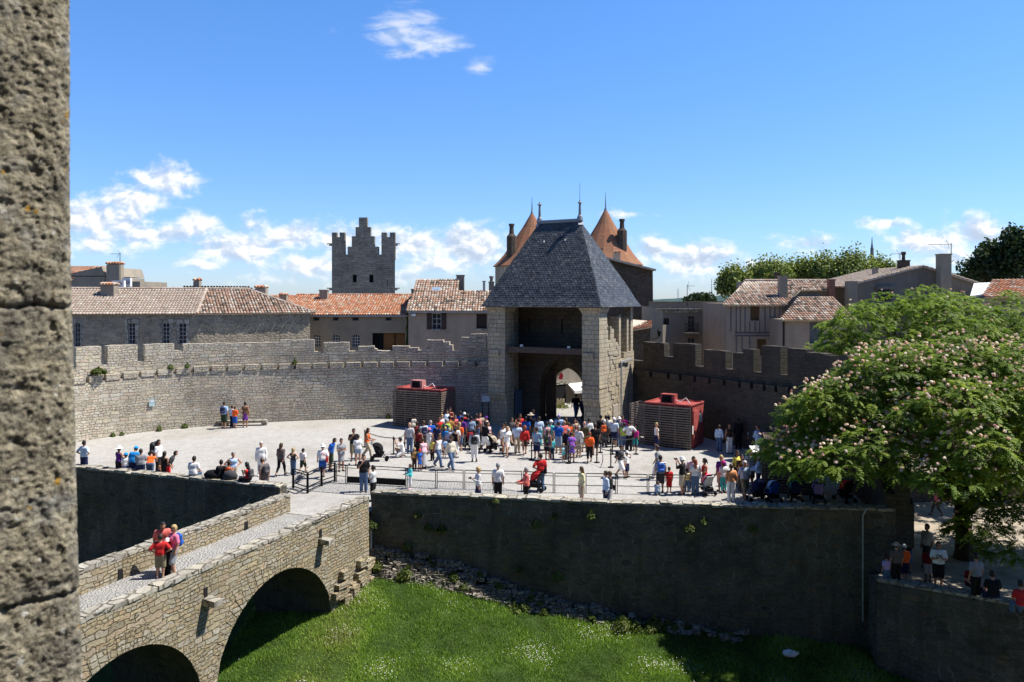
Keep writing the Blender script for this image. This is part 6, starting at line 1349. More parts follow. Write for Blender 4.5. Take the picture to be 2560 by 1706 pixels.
def cloth_mesh(kind, ps, fem, kid, vox):
    key = (kind, ps, fem, kid, vox)
    if key in PC: return PC[key]
    J = pose(ps, kid, fem); lo, hi = bounds(J, .2); g = Grid(lo, hi, vox); X = g.X; z = X[..., 2]; ax = J['che']-J['pel']; ax = ax/np.linalg.norm(ax); hgt = (X-J['pel'])@ax
    if kind in ('tee', 'longsleeve', 'tank', 'shirt', 'dress'):
        gr = .022 if kind != 'tank' else .016; f = torso(g, J, fem, gr, .012 if not fem else 0)
        if kind != 'tank' and kind != 'dress':
            fr = {'tee': .36, 'shirt': .40, 'longsleeve': .96}[kind]
            for n in 'LR': f = smin(f, arm(g, J, n, .021, fr), .03)
        if kind == 'dress' and 'sit' not in ps:
            k = (J['kneL']+J['kneR'])/2; f = smin(f, g.cap(J['pel'], k+V3(0, 0, .02), .14, .2, (1, .75, 1)), .05)
            for n in 'LR': f = smin(f, arm(g, J, n, .018, .26), .03)
            f = np.maximum(f, (k[2]+.06)-z)
        else: f = np.maximum(f, -(hgt+(.10 if kind != 'tank' else .05)))
        f = np.maximum(f, ((X-J['nec'])@ax)-(.025 if kind != 'tank' else -.045))
    elif kind in ('trousers', 'shorts', 'leggings', 'capris', 'hotpants'):
        gr = {'trousers': .021, 'shorts': .026, 'leggings': .010, 'capris': .022, 'hotpants': .016}[kind]; fr = {'trousers': .97, 'shorts': .5, 'leggings': .9, 'capris': .8, 'hotpants': .2}[kind]; fl = .02 if kind in ('trousers', 'shorts') else 0
        f = g.cap(J['pel']-V3(.075, 0, .01), J['pel']+V3(.075, 0, -.01), .115+gr*.5, .115+gr*.5)
        for n in 'LR': f = smin(f, legs(g, J, n, gr, fr, fl), .035)
        f = np.maximum(f, hgt-.07)
    elif kind in ('skirt', 'longskirt'):
        k = (J['kneL']+J['kneR'])/2; a = (J['ankL']+J['ankR'])/2; e = k+V3(0, 0, .03) if kind == 'skirt' else k*.3+a*.7; f = g.cap(J['pel'], e, .135, .20 if kind == 'skirt' else .23, (1, .78, 1)); f = smin(f, g.cap(J['pel']-V3(.06, 0, 0), J['pel']+V3(.06, 0, 0), .122, .122), .04)
        f = np.maximum(f, e[2]-.0-z); f = np.maximum(f, hgt-.08)
    elif kind in ('shoeL', 'shoeR'):
        f = None
        for n in kind[-1]: c = g.cap(J['ank'+n]-V3(0, -.035, .05), J['toe'+n], .05, .045); f = c if f is None else np.minimum(f, c)
        f = np.maximum(f, -z+.002) if 'sit' not in ps and ps != 'crouch' else f
    elif kind.startswith('hair') or kind in ('cap', 'hat', 'sunhat'):
        ks = 1.22 if kid else 1; h = J['hea']; hd = head_parts(g, J, ks)-.017; p = X-h; y, zz = p[..., 1], p[..., 2]
        if kind.startswith('hair'):
            face = np.maximum(-(y+.045-.35*np.clip(zz-.05, 0, 1)), zz-.085*ks)    # keep outside the face
            f = np.maximum(hd, -np.maximum(-.0-(-(y+.035)), -1) if False else np.minimum(hd*0+9, np.where((y < -.03+.0*zz) & (zz < .07*ks), .03, hd)))
            f = np.maximum(hd, np.where(zz < .075*ks, (-.028-y), -9)); f = np.maximum(f, -(zz+(.055 if kind == 'hair_short' else .09)))
            if kind == 'hair_long':
                l = g.cap(h+V3(0, .055, .03), J['che']+V3(0, .13, .05), .085, .06, (1.15, .6, 1)); f = smin(f, l, .03)
            if kind == 'hair_tail': f = smin(f, g.cap(h+V3(0, .10, .05), h+V3(0, .15, -.12), .04, .025), .02)
            if kind == 'hair_bun': f = smin(f, g.cap(h+V3(0, .11, .06), h+V3(0, .12, .07), .05, .05), .02)
            if kind == 'hair_curly': f = f-.022
        else:
            f = np.maximum(hd-.012, .045-zz)
            br = {'cap': g.cap(h+V3(0, -.06, .058), h+V3(0, -.17, .05), .075, .055, (1, 1, .18)), 'hat': g.cap(h+V3(0, .01, .055), h+V3(0, .011, .055), .175, .175, (1, 1, .10)), 'sunhat': g.cap(h+V3(0, .01, .05), h+V3(0, .011, .05), .215, .215, (1, 1, .11))}[kind]; f = np.minimum(f, br)
    V, Q = surface_nets(f, g.lo, vox); me = arr2mesh(kind, V, Q); me.materials.append(None); PC[key] = me; return me
COL = dict(white=(.80, .79, .77), cream=(.66, .60, .48), black=(.016, .016, .018), grey=(.27, .28, .30), lightgrey=(.48, .49, .50), darkgrey=(.065, .065, .07), navy=(.018, .025, .075), blue=(.02, .10, .42), brightblue=(.02, .28, .70), lightblue=(.36, .52, .75), paleblue=(.52, .64, .80),
           denim=(.09, .145, .25), lightdenim=(.26, .36, .48), red=(.55, .03, .03), coral=(.72, .17, .14), pink=(.80, .20, .32), palepink=(.72, .48, .55), salmon=(.75, .26, .22), orange=(.85, .13, .025), paleorange=(.75, .32, .14), yellow=(.75, .62, .12), paleyellow=(.72, .68, .38), lime=(.45, .62, .08), green=(.05, .16, .06),
           darkgreen=(.03, .05, .03), teal=(.05, .40, .44), turquoise=(.10, .58, .62), purple=(.14, .04, .26), lilac=(.42, .34, .62), magenta=(.60, .03, .30), beige=(.45, .38, .28), khaki=(.22, .19, .12), brown=(.11, .06, .035), ochre=(.38, .20, .06), olive=(.09, .085, .045), darkred=(.16, .015, .018), greybrown=(.13, .105, .10), darkbrown=(.05, .03, .022))
HAIR = dict(black=(.010, .009, .009), dark=(.028, .018, .012), brown=(.075, .042, .02), blond=(.42, .29, .13), grey=(.30, .29, .28), red=(.22, .06, .02), white=(.6, .58, .55))
SKIN = dict(l=(.60, .34, .235), m=(.46, .245, .16), t=(.34, .165, .10), d=(.085, .042, .027))
def cloth(c, pat=None):
    n = 'cloth_'+c+('_'+pat if pat else '')
    if n in MC: return MC[n]
    if not pat: return plain(n, COL[c], .85, .12, .16, 9)
    m, nt, b = newmat(n, .85, .12); t = nd(nt, 'TexCoord').outputs['Object']; sp = nd(nt, 'SeparateXYZ', {0: t}); base, alt = COL[c], {'stripe': (.8, .8, .8), 'plaid': (.55, .57, .62), 'flower': (.45, .10, .42)}[pat]
    if pat == 'flower': k = nd(nt, 'MapRange', {0: nd(nt, 'TexNoise', {'Vector': t, 'Scale': 11, 'Detail': 2}).outputs[0], 1: .48, 2: .54}).outputs[0]
    else:
        k = mth(nt, 'GREATER_THAN', mth(nt, 'SINE', mth(nt, 'MULTIPLY', sp.outputs[2], 75)), .25)
        if pat == 'plaid': k = mth(nt, 'MULTIPLY', mth(nt, 'ADD', k, mth(nt, 'GREATER_THAN', mth(nt, 'SINE', mth(nt, 'MULTIPLY', sp.outputs[0], 75)), .25)), .5)
    nt.links.new(mixc(nt, k, base, alt), b.inputs['Base Color']); MC[n] = m; return m
def setm(o, m, i=0): o.material_slots[i].link = 'OBJECT'; o.material_slots[i].material = m
def pack_mesh():
    if 'pack' in PC: return PC['pack']
    g = Grid((-.22, -.15, -.32), (.22, .17, .32), .022); f = g.cap((-.07, .0, -.14), (-.07, .0, .12), .1, .095, (1, .85, 1)); f = smin(f, g.cap((.07, .0, -.14), (.07, .0, .12), .1, .095, (1, .85, 1)), .05); f = smin(f, g.cap((-.05, .09, -.12), (.05, .09, -.12), .07, .07), .02)
    for s in (-1, 1): f = np.minimum(f, g.cap((s*.12, -.06, .14), (s*.13, -.12, .02), .02, .02))
    V, Q = surface_nets(f, g.lo, .022); me = arr2mesh('backpack', V, Q); me.materials.append(None); PC['pack'] = me; return me
LBL = {}
def person(loc, H, head, ps, skin, hair, top, bot, where, fem=False, hat=None, pack=None, vox=.027, shoes='darkgrey', bag=None, cam=None, dz=0, grp='visitors in the fortress court'):
    kid = H < 1.42; sc = H/1.75; hs = hair.split() if hair else None; tc, tk = top.split(); tp = None
    if ':' in tc: tc, tp = tc.split(':')
    me = body_mesh(ps, fem, kid, vox); o = link('person', me); o.location = loc+Vector((0, 0, dz)); o.rotation_euler = (0, 0, R(head)); o.scale = (sc*(random.uniform(.97, 1.05) if not kid else 1.0), sc, sc); setm(o, plain('skin_'+skin, SKIN[skin], .6, .3, .1))
    def part(kind, mat, name=None):
        c = link(name or kind, cloth_mesh(kind, ps, fem, kid, vox), o); setm(c, mat); return c
    part(tk, cloth(tc, tp)); wds = {'tee': 't-shirt', 'shirt': 'shirt', 'longsleeve': 'long-sleeved top', 'tank': 'sleeveless top', 'dress': 'dress'}
    cw = lambda c: {'lightgrey': 'light grey', 'darkgrey': 'dark grey', 'brightblue': 'bright blue', 'lightblue': 'light blue', 'paleblue': 'pale blue', 'lightdenim': 'light denim', 'palepink': 'pale pink', 'paleorange': 'pale orange', 'paleyellow': 'pale yellow', 'darkgreen': 'dark green', 'darkred': 'dark red', 'greybrown': 'grey-brown', 'darkbrown': 'dark brown'}.get(c, c)
    lab = ('child' if kid else 'person')+' in '+{'stripe': 'striped ', 'plaid': 'checked ', 'flower': 'flowery '}.get(tp, '')+cw(tc)+' '+wds[tk]
    if bot:
        bc, bk = bot.split(); part(bk, cloth(bc)); lab += ' and '+cw(bc)+' '+{'hotpants': 'hot pants', 'longskirt': 'long skirt'}.get(bk, bk)
    for n in 'LR': part('shoe'+n, plain('shoe_'+shoes, COL[shoes], .6), 'shoe')
    if hs: part('hair_'+hs[1], plain('hair_'+hs[0], HAIR[hs[0]], .55, .35, .3, 25), 'hair')
    if hat: hc, hk = hat.split(); part(hk, cloth(hc))
    lab += ', '+where; o['label'] = lab; o['category'] = 'person'; o['group'] = grp; LBL.setdefault(lab, []).append(o)
    J = pose(ps, kid, fem); M = Matrix.Translation(o.location) @ Matrix.Rotation(R(head), 4, 'Z') @ Matrix.Diagonal((*o.scale, 1))
    if pack:
        pc, big = pack.split() if ' ' in pack else (pack, '1'); b = float(big); q = (J['che']+J['wai'])/2+V3(0, .19+.05*(b-1), .04+.1*(b-1)); p = link('backpack', pack_mesh()); p.matrix_world = M @ Matrix.Translation(Vector(q)) @ Matrix.Diagonal((b, b, b, 1)); setm(p, plain('nylon_'+pc, COL[pc], .6, .3, .3, 8)); tag(p, f'{cw(pc)} backpack worn by the {lab[:lab.index(",")].replace(" and ", " with ")}', 'backpack')
    if bag:
        s = -1; mb = MB(); q = Vector(J['pel'])+Vector((s*.2, .05, .02)); mb.box(q, (.1, .3, .24)); a, c_ = Vector(J['shoL'])+Vector((-.04, 0, .07)), q+Vector((0, 0, .1)); mb.tube([c_+Vector((0, -.08, 0)), (a+c_)/2+Vector((0, -.16, .02)), a, (a+c_)/2+Vector((0, .17, .02)), c_+Vector((0, .1, 0))], .014, 5)
        p = link('shoulder_bag', mb.mesh('shoulder_bag', cloth(bag), (0, 0, 0))); p.matrix_world = M; tag(p, f'{cw(bag)} shoulder bag carried by the {lab[:lab.index(",")].replace(" and ", " with ")}', 'bag')
    if cam:
        mb = MB(); q = (Vector(J['finL'])+Vector(J['finR']))/2+Vector((0, -.03, .0)); mb.box(q, (.13, .06, .085)); mb.tube([q+Vector((0, -.03, 0)), q+Vector((0, -.11, 0))], [.035, .038], 10); p = link('camera', mb.mesh('camera', M_metal, (0, 0, 0))); p.matrix_world = M; tag(p, f'black camera held by the {lab[:lab.index(",")].replace(" and ", " with ")}', 'camera')
    return o
def at(px, mode, y, H, off=0):
    if mode == 'f': return G(px, y)
    d = (10.8-H)/((y-HY)/F+K); return Vector(((px-CX)/F*d, d, cz(d)))
# px, foot (f) or head-top (h) row, height, heading, pose, skin, hair, top, bottom, where, options
PEOPLE = [
 (210, 'h', 1111, 1.76, 160, 'hip', 'm', 'black short', 'paleblue tee', 'navy shorts', 'standing at the wall near the pillar', {}),
 (212, 'h', 1150, .95, 120, 'sit', 'm', 'brown short', 'yellow tee', 'pink shorts', 'at the wall beside the pillar', {}),
 (297, 'h', 1118, 1.66, 150, 'phone', 't', 'dark short', 'purple tank', 'black shorts', 'in white sun hat at the wall', dict(fem=True, hat='white sunhat')),
 (315, 'h', 1140, 1.35, 200, 'stand', 'm', 'dark short', 'white tee', 'blue shorts', 'in blue cap at the wall', dict(hat='brightblue cap')),
 (333, 'h', 1128, 1.70, 170, 'look', 'm', 'dark short', 'brightblue tee', 'navy shorts', 'in blue cap leaning over the wall', dict(hat='brightblue cap')),
 (352, 'h', 1125, 1.64, 200, 'phone', 't', 'dark short', 'grey tee', 'navy shorts', 'beside the blue caps', {}),
 (396, 'h', 1101, 1.82, 80, 'stand', 't', 'black short', 'white tee', 'black trousers', 'carrying a huge rucksack', dict(pack='black 1.75')),
 (420, 'h', 1137, 1.72, 110, 'bow', 'm', 'black short', 'darkgrey tee', 'red shorts', 'bending at the wall', {}),
 (412, 'h', 1143, 1.64, 170, 'shift', 'm', 'dark long', 'black tank', 'black shorts', 'with very long hair at the wall', dict(fem=True)),
 (375, 'h', 1160, 1.6, 195, 'lean', 'm', 'dark short', 'orange tank', 'denim trousers', 'leaning on the moat wall', dict(fem=True)),
 (407, 'h', 1176, 1.1, 210, 'lean', 'm', 'brown short', 'paleorange tee', 'beige shorts', 'leaning on the wall coping', {}),
 (470, 'h', 1146, 1.75, 172, 'sit', 'm', 'dark short', 'white tee', 'denim trousers', 'sitting on the moat wall alone', dict(dz=.36)),
 (541, 'h', 1159, 1.62, 200, 'sit', 'm', 'black short', 'black tee', 'black trousers', 'sitting on the wall with black bags', dict(fem=True, dz=.30)),
 (557, 'h', 1163, 1.6, 150, 'sitphone', 't', 'dark short', 'orange tank', 'black trousers', 'sitting on the wall taking a picture', dict(fem=True, dz=.30)),
 (583, 'h', 1131, 1.66, 30, 'hip', 'm', 'grey short', 'lightblue tank', 'beige trousers', 'standing at the wall', dict(fem=True, shoes='beige')),
 (610, 'h', 1152, 1.62, 250, 'sitphone', 'm', 'black long', 'red tank', 'black trousers', 'sitting on the wall sideways', dict(fem=True, pack='darkgrey', dz=.32)),
 (653, 'f', 1190, 1.74, 10, 'stand', 'm', 'white short', 'white longsleeve', 'white trousers', 'in the open court', dict(shoes='white')),
 (662, 'h', 1148, 1.72, 230, 'look', 'm', 'brown short', 'greybrown tee', 'greybrown shorts', 'at the wall near the bridge', dict(pack='darkgrey')),
 (560, 'f', 1072, 1.78, 170, 'stand', 'm', 'dark short', 'lightblue tee', 'darkgreen shorts', 'by the rampart bench', dict(pack='navy')),
 (587, 'f', 1071, 1.45, 160, 'phone', 'm', 'brown short', 'orange tee', 'blue shorts', 'by the rampart bench', {}),
 (580, 'f', 1069, 1.45, 150, 'stand', 'm', 'dark short', 'paleblue tee', 'navy trousers', 'behind the orange child by the bench', {}),
 (613, 'f', 1069, 1.70, 200, 'onehip', 't', 'dark bun', 'brown tank', 'purple skirt', 'by the rampart bench', dict(fem=True)),
 (702, 'f', 1190, 1.66, 165, 'walk', 'm', 'brown long', 'greybrown longsleeve', 'black leggings', 'walking away over the court', dict(fem=True)),
 (733, 'f', 1188, 1.38, 170, 'hip', 'l', 'blond long', 'darkgrey tank', 'denim trousers', 'between two walkers', dict(fem=True)),
 (757, 'f', 1183, 1.25, 165, 'walk', 'm', 'black short', 'white tee', 'darkgreen shorts', 'walking with arms out', {}),
 (807, 'f', 1196, 1.70, 200, 'walk', 'l', 'grey short', 'white shirt', 'blue shorts', 'in white hat by the handrail', dict(hat='white hat', bag='red')),
 (826, 'f', 1176, 1.74, 80, 'look', 't', 'black short', 'blue tee', 'darkgreen shorts', 'looking down by the gate', {}),
 (853, 'f', 1178, 1.70, 30, 'phone', 'm', 'dark short', 'grey dress', None, 'behind the low gate', dict(fem=True)),
 (884, 'f', 1152, 1.76, 20, 'face', 't', 'black short', 'black tee', 'khaki shorts', 'facing the girl in denim', {}),
 (895, 'f', 1163, 1.64, 200, 'reach', 'm', 'dark short', 'white tee', 'lightdenim hotpants', 'seen from behind', dict(fem=True)),
 (918, 'f', 1146, 1.68, 85, 'push', 't', 'dark long', 'orange tank', 'beige trousers', 'pushing a black stroller', dict(fem=True)),
 (1002, 'f', 1143, 1.72, 280, 'crouch', 'm', 'black short', 'white tee', 'white shorts', 'crouching with a camera', dict(cam=True, shoes='white')),
 (909, 'f', 1231, 1.78, 10, 'face', 'm', 'dark short', 'black tee', 'denim trousers', 'at the bridge corner', {}),
 (933, 'h', 1165, 1.62, 250, 'cross', 't', 'dark short', 'lightgrey tee', 'black trousers', 'behind the corner of the moat wall', dict(fem=True)),
 (1026, 'f', 1223, 1.18, 300, 'reach', 'm', 'brown short', 'turquoise longsleeve', 'white leggings', 'holding the barrier', dict(fem=True, shoes='palepink')),
 (1024, 'f', 1134, 1.76, 175, 'stand', 'l', None, 'lightgrey tee', 'denim trousers', 'bald, at the queue end', dict(hat=None)),
 (1042, 'f', 1128, 1.70, 190, 'hip', 't', 'dark short', 'darkred tee', 'black trousers', 'beside the bald person', {}),
 (1060, 'f', 1172, 1.64, 210, 'look', 't', 'brown bun', 'palepink tank', 'lightgrey longskirt', 'with two small children', dict(fem=True)),
 (1049, 'f', 1177, 1.1, 40, 'stand', 'm', 'brown short', 'blue dress', None, 'in red cap', dict(hat='red cap', fem=True)),
 (1036, 'f', 1175, 1.15, 180, 'stand', 'l', 'blond short', 'olive tee', 'darkbrown trousers', 'with ochre pack', dict(pack='ochre')),
 (1034, 'h', 1034, 1.8, 190, 'stand', 'd', 'black short', 'black tee', 'black trousers', 'by the left container', dict(pack='cream')),
 (1059, 'h', 1053, 1.76, 200, 'stand', 'm', 'brown short', 'lightgrey:plaid shirt', 'greybrown shorts', 'in the left queue', dict(pack='navy')),
 (1077, 'h', 1053, 1.74, 190, 'look', 'm', 'grey short', 'blue tee', 'denim shorts', 'behind the pink hat', {}),
 (1073, 'f', 1134, 1.45, 160, 'phone', 'm', 'dark tail', 'white tank', 'white trousers', 'in pink hat', dict(hat='pink hat', fem=True)),
 (1098, 'h', 1044, 1.66, 20, 'phone', 't', 'brown long', 'red tee', 'darkgrey trousers', 'in the left queue', dict(fem=True)),
 (1105, 'h', 1037, 1.66, 10, 'stand', 'l', 'blond long', 'white shirt', 'beige trousers', 'in the left queue', dict(fem=True)),
 (1115, 'h', 1048, 1.74, 180, 'stand', 'm', 'grey short', 'lime tee', 'navy shorts', 'in grey cap', dict(hat='grey cap', pack='navy')),
 (1124, 'h', 1041, 1.72, 200, 'stand', 't', 'dark short', 'ochre tee', 'khaki shorts', 'in the left queue', {}),
 (1133, 'h', 1037, 1.78, 30, 'look', 'm', 'brown short', 'coral tee', 'denim shorts', 'in the left queue', {}),
 (1156, 'h', 1043, 1.76, 150, 'stand', 't', 'black short', 'purple tee', 'darkgrey trousers', 'in the left queue', {}),
 (1161, 'h', 1033, 1.7, 185, 'stand', 'm', 'dark short', 'red longsleeve', 'denim trousers', 'in white cap', dict(hat='white cap')),
 (1151, 'h', 1029, 1.74, 170, 'stand', 'm', 'black short', 'blue longsleeve', 'navy trousers', 'in the shade behind the queue', {}),
 (1125, 'h', 1020, 1.7, 20, 'cross', 't', 'black short', 'darkred tank', 'black trousers', 'in the shade near the rampart', {}),
 (1117, 'h', 1026, 1.6, 60, 'stand', 'm', 'dark short', 'paleblue shirt', 'navy trousers', 'in the shade near the rampart', dict(fem=True)),
 (1169, 'h', 1036, 1.76, 170, 'stand', 't', 'dark short', 'navy tee', 'black trousers', 'in the left queue', {}),
 (1178, 'h', 1043, 1.7, 190, 'stand', 'm', 'black short', 'lightdenim tee', 'black trousers', 'in the left queue', {}),
 (1191, 'h', 1036, 1.80, 178, 'stand', 'm', 'dark short', 'salmon tee', 'denim trousers', 'in the left queue', dict(pack='black')),
 (1200, 'h', 1034, 1.74, 10, 'stand', 'm', 'brown short', 'beige shirt', 'khaki trousers', 'behind the salmon shirt', {}),
 (1211, 'h', 1040, 1.66, 30, 'look', 'm', 'dark short', 'white tank', 'purple skirt', 'in purple hat', dict(hat='purple hat', fem=True)),
 (1220, 'h', 1056, 1.6, 40, 'stand', 'l', 'brown long', 'palepink tank', 'darkgrey shorts', 'behind the stroller', dict(fem=True)),
 (1212, 'f', 1133, 1.80, 130, 'push', 'd', 'black short', 'black tee', 'white shorts', 'pushing a beige stroller', {}),
 (1186, 'f', 1155, 1.76, 180, 'stand', 'd', 'black short', 'lightgrey longsleeve', 'white capris', 'seen from behind', dict(pack='black')),
 (1149, 'h', 1057, 1.66, 170, 'stand', 'l', 'blond long', 'orange tee', 'denim shorts', 'with very long hair', dict(fem=True)),
 (1138, 'f', 1145, 1.68, 150, 'onehip', 't', 'black short', 'black tank', 'white trousers', 'near the left queue', dict(fem=True)),
 (1095, 'f', 1168, 1.76, 60, 'walk', 't', 'dark short', 'white tank', 'denim trousers', 'walking past', {}),
 (1127, 'f', 1175, 1.76, 45, 'walk', 'm', 'grey short', 'cream longsleeve', 'denim trousers', 'in dark hat, striding', dict(hat='darkbrown hat')),
 (1113, 'h', 1069, 1.35, 160, 'stand', 'm', 'blond short', 'brightblue tee', 'brightblue shorts', 'in the left queue', {}),
 (1123, 'h', 1072, 1.38, 175, 'stand', 'm', 'grey short', 'blue:stripe tee', 'darkgrey shorts', 'in the left queue', {}),
 (1140, 'h', 1065, 1.62, 175, 'stand', 'm', 'brown short', 'white tee', 'grey shorts', 'in the left queue', {}),
 (1081, 'f', 1152, 1.2, 330, 'stand', 't', 'dark short', 'yellow tee', 'black trousers', 'behind the white vest', {}),
 (1111, 'f', 1143, 1.05, 190, 'stand', 'm', 'dark short', 'lightblue tee', 'navy shorts', 'behind the dark hat', {}),
 (1092, 'h', 1060, 1.66, 170, 'stand', 'm', 'dark bun', 'navy dress', None, 'in the left queue', dict(fem=True)),
 (1047, 'h', 1072, 1.6, 180, 'stand', 't', 'black short', 'darkred tank', 'black trousers', 'behind the belt post', dict(fem=True)),
 (1268, 'f', 1141, 1.68, 20, 'walk', 'l', 'blond long', 'white dress', None, 'walking out of the gate', dict(fem=True)),
 (1257, 'f', 1134, 1.70, 30, 'walk', 't', 'dark short', 'white tank', 'khaki skirt', 'beside the white dress', dict(fem=True)),
 (1263, 'h', 1057, 1.76, 10, 'stand', 'd', 'black short', 'white shirt', 'beige trousers', 'behind the white dress', {}),
 (1293, 'h', 1057, 1.78, 0, 'walk', 'm', 'brown short', 'paleblue shirt', 'beige trousers', 'behind the salmon blouse', {}),
 (1294, 'f', 1132, 1.64, 10, 'face', 'm', 'brown short', 'salmon shirt', 'white capris', 'walking out of the gate', dict(fem=True)),
 (1312, 'f', 1138, 1.64, 185, 'walk', 'm', 'red curly', 'red longsleeve', 'darkbrown skirt', 'walking to the gate', dict(fem=True)),
 (1342, 'f', 1147, 1.74, 160, 'phone', 'm', 'dark short', 'lightdenim tee', 'navy shorts', 'by the belt post', {}),
 (1300, 'h', 1036, 1.7, 30, 'face', 't', 'dark short', 'red tee', 'darkgrey trousers', 'in the gate shade', {}),
 (1296, 'h', 1047, 1.62, 200, 'photo', 'm', 'dark bun', 'darkred tank', 'black shorts', 'in the gate shade', dict(fem=True)),
 (1327, 'h', 1034, 1.86, 175, 'stand', 'm', 'dark short', 'black tee', 'darkgrey shorts', 'in straw hat', dict(hat='beige sunhat')),
 (1348, 'h', 1043, 1.72, 190, 'stand', 'm', 'dark short', 'paleblue shirt', 'teal trousers', 'in the gate shade', {}),
 (1315, 'h', 1043, 1.66, 170, 'stand', 't', 'black short', 'blue tee', 'navy trousers', 'in the gate shade', {}),
 (1279, 'h', 1045, 1.66, 60, 'stand', 'm', 'dark short', 'darkgrey tee', 'black trousers', 'against the left pier', {}),
 (1334, 'h', 1022, 1.78, 10, 'stand', 't', 'black short', 'navy tee', 'black trousers', 'just outside the arch', {}),
 (1398, 'h', 1038, 1.74, 175, 'stand', 'm', 'grey short', 'lightblue tee', 'navy shorts', 'in pale lilac cap', dict(hat='lilac cap')),
 (1377, 'h', 1052, 1.72, 130, 'stand', 'l', 'grey short', 'turquoise tee', 'beige shorts', 'in white cap', dict(hat='white cap')),
 (1367, 'h', 1056, 1.66, 185, 'stand', 'm', 'black bun', 'palepink tank', 'black trousers', 'in the right queue', dict(fem=True)),
 (1369, 'f', 1150, 1.66, 160, 'stand', 't', 'brown long', 'purple tank', 'black skirt', 'with green pack', dict(fem=True, pack='darkgreen')),
 (1396, 'f', 1133, 1.80, 175, 'handup', 'm', 'dark short', 'blue tee', 'lightdenim shorts', 'in the right queue', {}),
 (1411, 'h', 1053, 1.7, 200, 'stand', 'm', None, 'coral tee', 'denim trousers', 'bald, in the right queue', {}),
 (1422, 'h', 1058, 1.45, 190, 'stand', 'm', 'brown short', 'orange tee', 'grey shorts', 'in the right queue', {}),
 (1413, 'h', 1074, 1.7, 120, 'look', 'm', 'grey short', 'black tee', 'darkgrey trousers', 'in grey cap', dict(hat='grey cap')),
 (1430, 'f', 1156, 1.64, 185, 'look', 't', 'black short', 'blue:flower dress', None, 'in the right queue', dict(fem=True)),
 (1447, 'f', 1143, 1.74, 140, 'phone', 'm', 'grey short', 'white shirt', 'beige shorts', 'in the right queue', dict(bag='grey')),
 (1461, 'h', 1055, 1.74, 170, 'stand', 'l', None, 'olive tee', 'khaki shorts', 'bald, in the right queue', {}),
 (1437, 'h', 1048, 1.66, 20, 'handup', 'm', 'dark long', 'beige tee', 'denim trousers', 'raising an arm', dict(fem=True)),
 (1415, 'h', 1046, 1.66, 200, 'stand', 'm', 'brown long', 'greybrown tee', 'denim trousers', 'in the right queue', dict(fem=True)),
 (1440, 'h', 1066, 1.6, 160, 'stand', 'l', 'red short', 'paleorange tee', 'beige shorts', 'beside the white shirt', {}),
 (1472, 'h', 1047, 1.70, 180, 'stand', 'm', 'black short', 'white longsleeve', 'darkgrey trousers', 'in the right queue', {}),
 (1488, 'f', 1138, 1.78, 185, 'stand', 'm', 'dark short', 'black tee', 'black shorts', 'in the right queue', {}),
 (1474, 'f', 1157, 1.66, 175, 'walk', 'm', 'darkred short' if 0 else 'red short', 'orange shirt', 'black capris', 'at the end of the queue', dict(fem=True)),
 (1502, 'h', 1039, 1.74, 200, 'stand', 't', 'black short', 'black longsleeve', 'black trousers', 'against the sunlit tower side', {}),
 (1515, 'h', 1040, 1.66, 170, 'stand', 'm', 'black short', 'white tee', 'darkgrey trousers', 'by the sunlit tower side', dict(fem=True)),
 (1522, 'h', 1040, 1.66, 190, 'stand', 'm', 'black bun', 'cream tee', 'black trousers', 'by the sunlit tower side', dict(fem=True)),
 (1511, 'f', 1118, 1.62, 160, 'stand', 'l', 'white short', 'darkgrey longsleeve', 'darkgrey trousers', 'with orange bag', dict(pack='orange', fem=True)),
 (1540, 'h', 1039, 1.78, 40, 'look', 'm', 'dark short', 'lightblue shirt', 'beige trousers', 'by the side door', {}),
 (1535, 'f', 1118, 1.72, 170, 'stand', 'm', 'grey short', 'lightblue:stripe tee', 'navy shorts', 'in white cap', dict(hat='white cap')),
 (1548, 'h', 1044, 1.74, 200, 'stand', 'm', 'grey short', 'darkgrey tee', 'denim trousers', 'in white hat', dict(hat='white hat')),
 (1562, 'h', 1039, 1.78, 330, 'bow', 'm', 'dark short', 'magenta tee', 'beige shorts', 'bending by the container', {}),
 (1561, 'h', 1058, 1.6, 180, 'stand', 'm', 'dark short', 'lime tee', 'denim trousers', 'by the container', {}),
 (1573, 'f', 1128, 1.74, 180, 'hip', 'm', 'dark short', 'white shirt', 'black trousers', 'hands on hips', dict(bag='black')),
 (1588, 'f', 1126, 1.36, 150, 'stand', 'm', 'dark short', 'magenta tee', 'teal shorts', 'in container shade', {}),
 (1408, 'f', 1156, 1.0, 30, 'stand', 'l', 'blond short', 'turquoise:stripe tank', 'turquoise hotpants', 'small, at the belt', dict(fem=True)),
 (1380, 'f', 1149, 1.2, 200, 'stand', 'm', 'dark short', 'teal tee', 'navy trousers', 'beside the green pack', {}),
 (1551, 'f', 1195, 1.66, 60, 'walk', 'm', 'dark short', 'darkgrey tee', 'white shorts', 'walking with a child', dict(fem=True, pack='black')),
 (1567, 'f', 1193, 1.30, 50, 'handup', 'm', 'dark short', 'white tee', 'navy shorts', 'in white cap', dict(hat='white cap')),
 (1196, 'h', 1170, 1.62, 290, 'phone', 'l', 'blond curly', 'lightgrey:stripe longsleeve', 'navy skirt', 'at the moat wall', dict(fem=True, cam=True)),
 (1245, 'h', 1159, 1.78, 178, 'stand', 'm', 'grey short', 'white tee', 'black trousers', 'at the moat wall', {}),
 (1316, 'h', 1170, 1.70, 280, 'reach', 'm', 'grey short', 'coral longsleeve', 'black trousers', 'taking pictures at the moat wall', {}),
 (1352, 'f', 1228, 1.78, 190, 'onehip', 't', 'dark short', 'red tee', 'denim trousers', 'leaning on the barrier', dict(bag='black')),
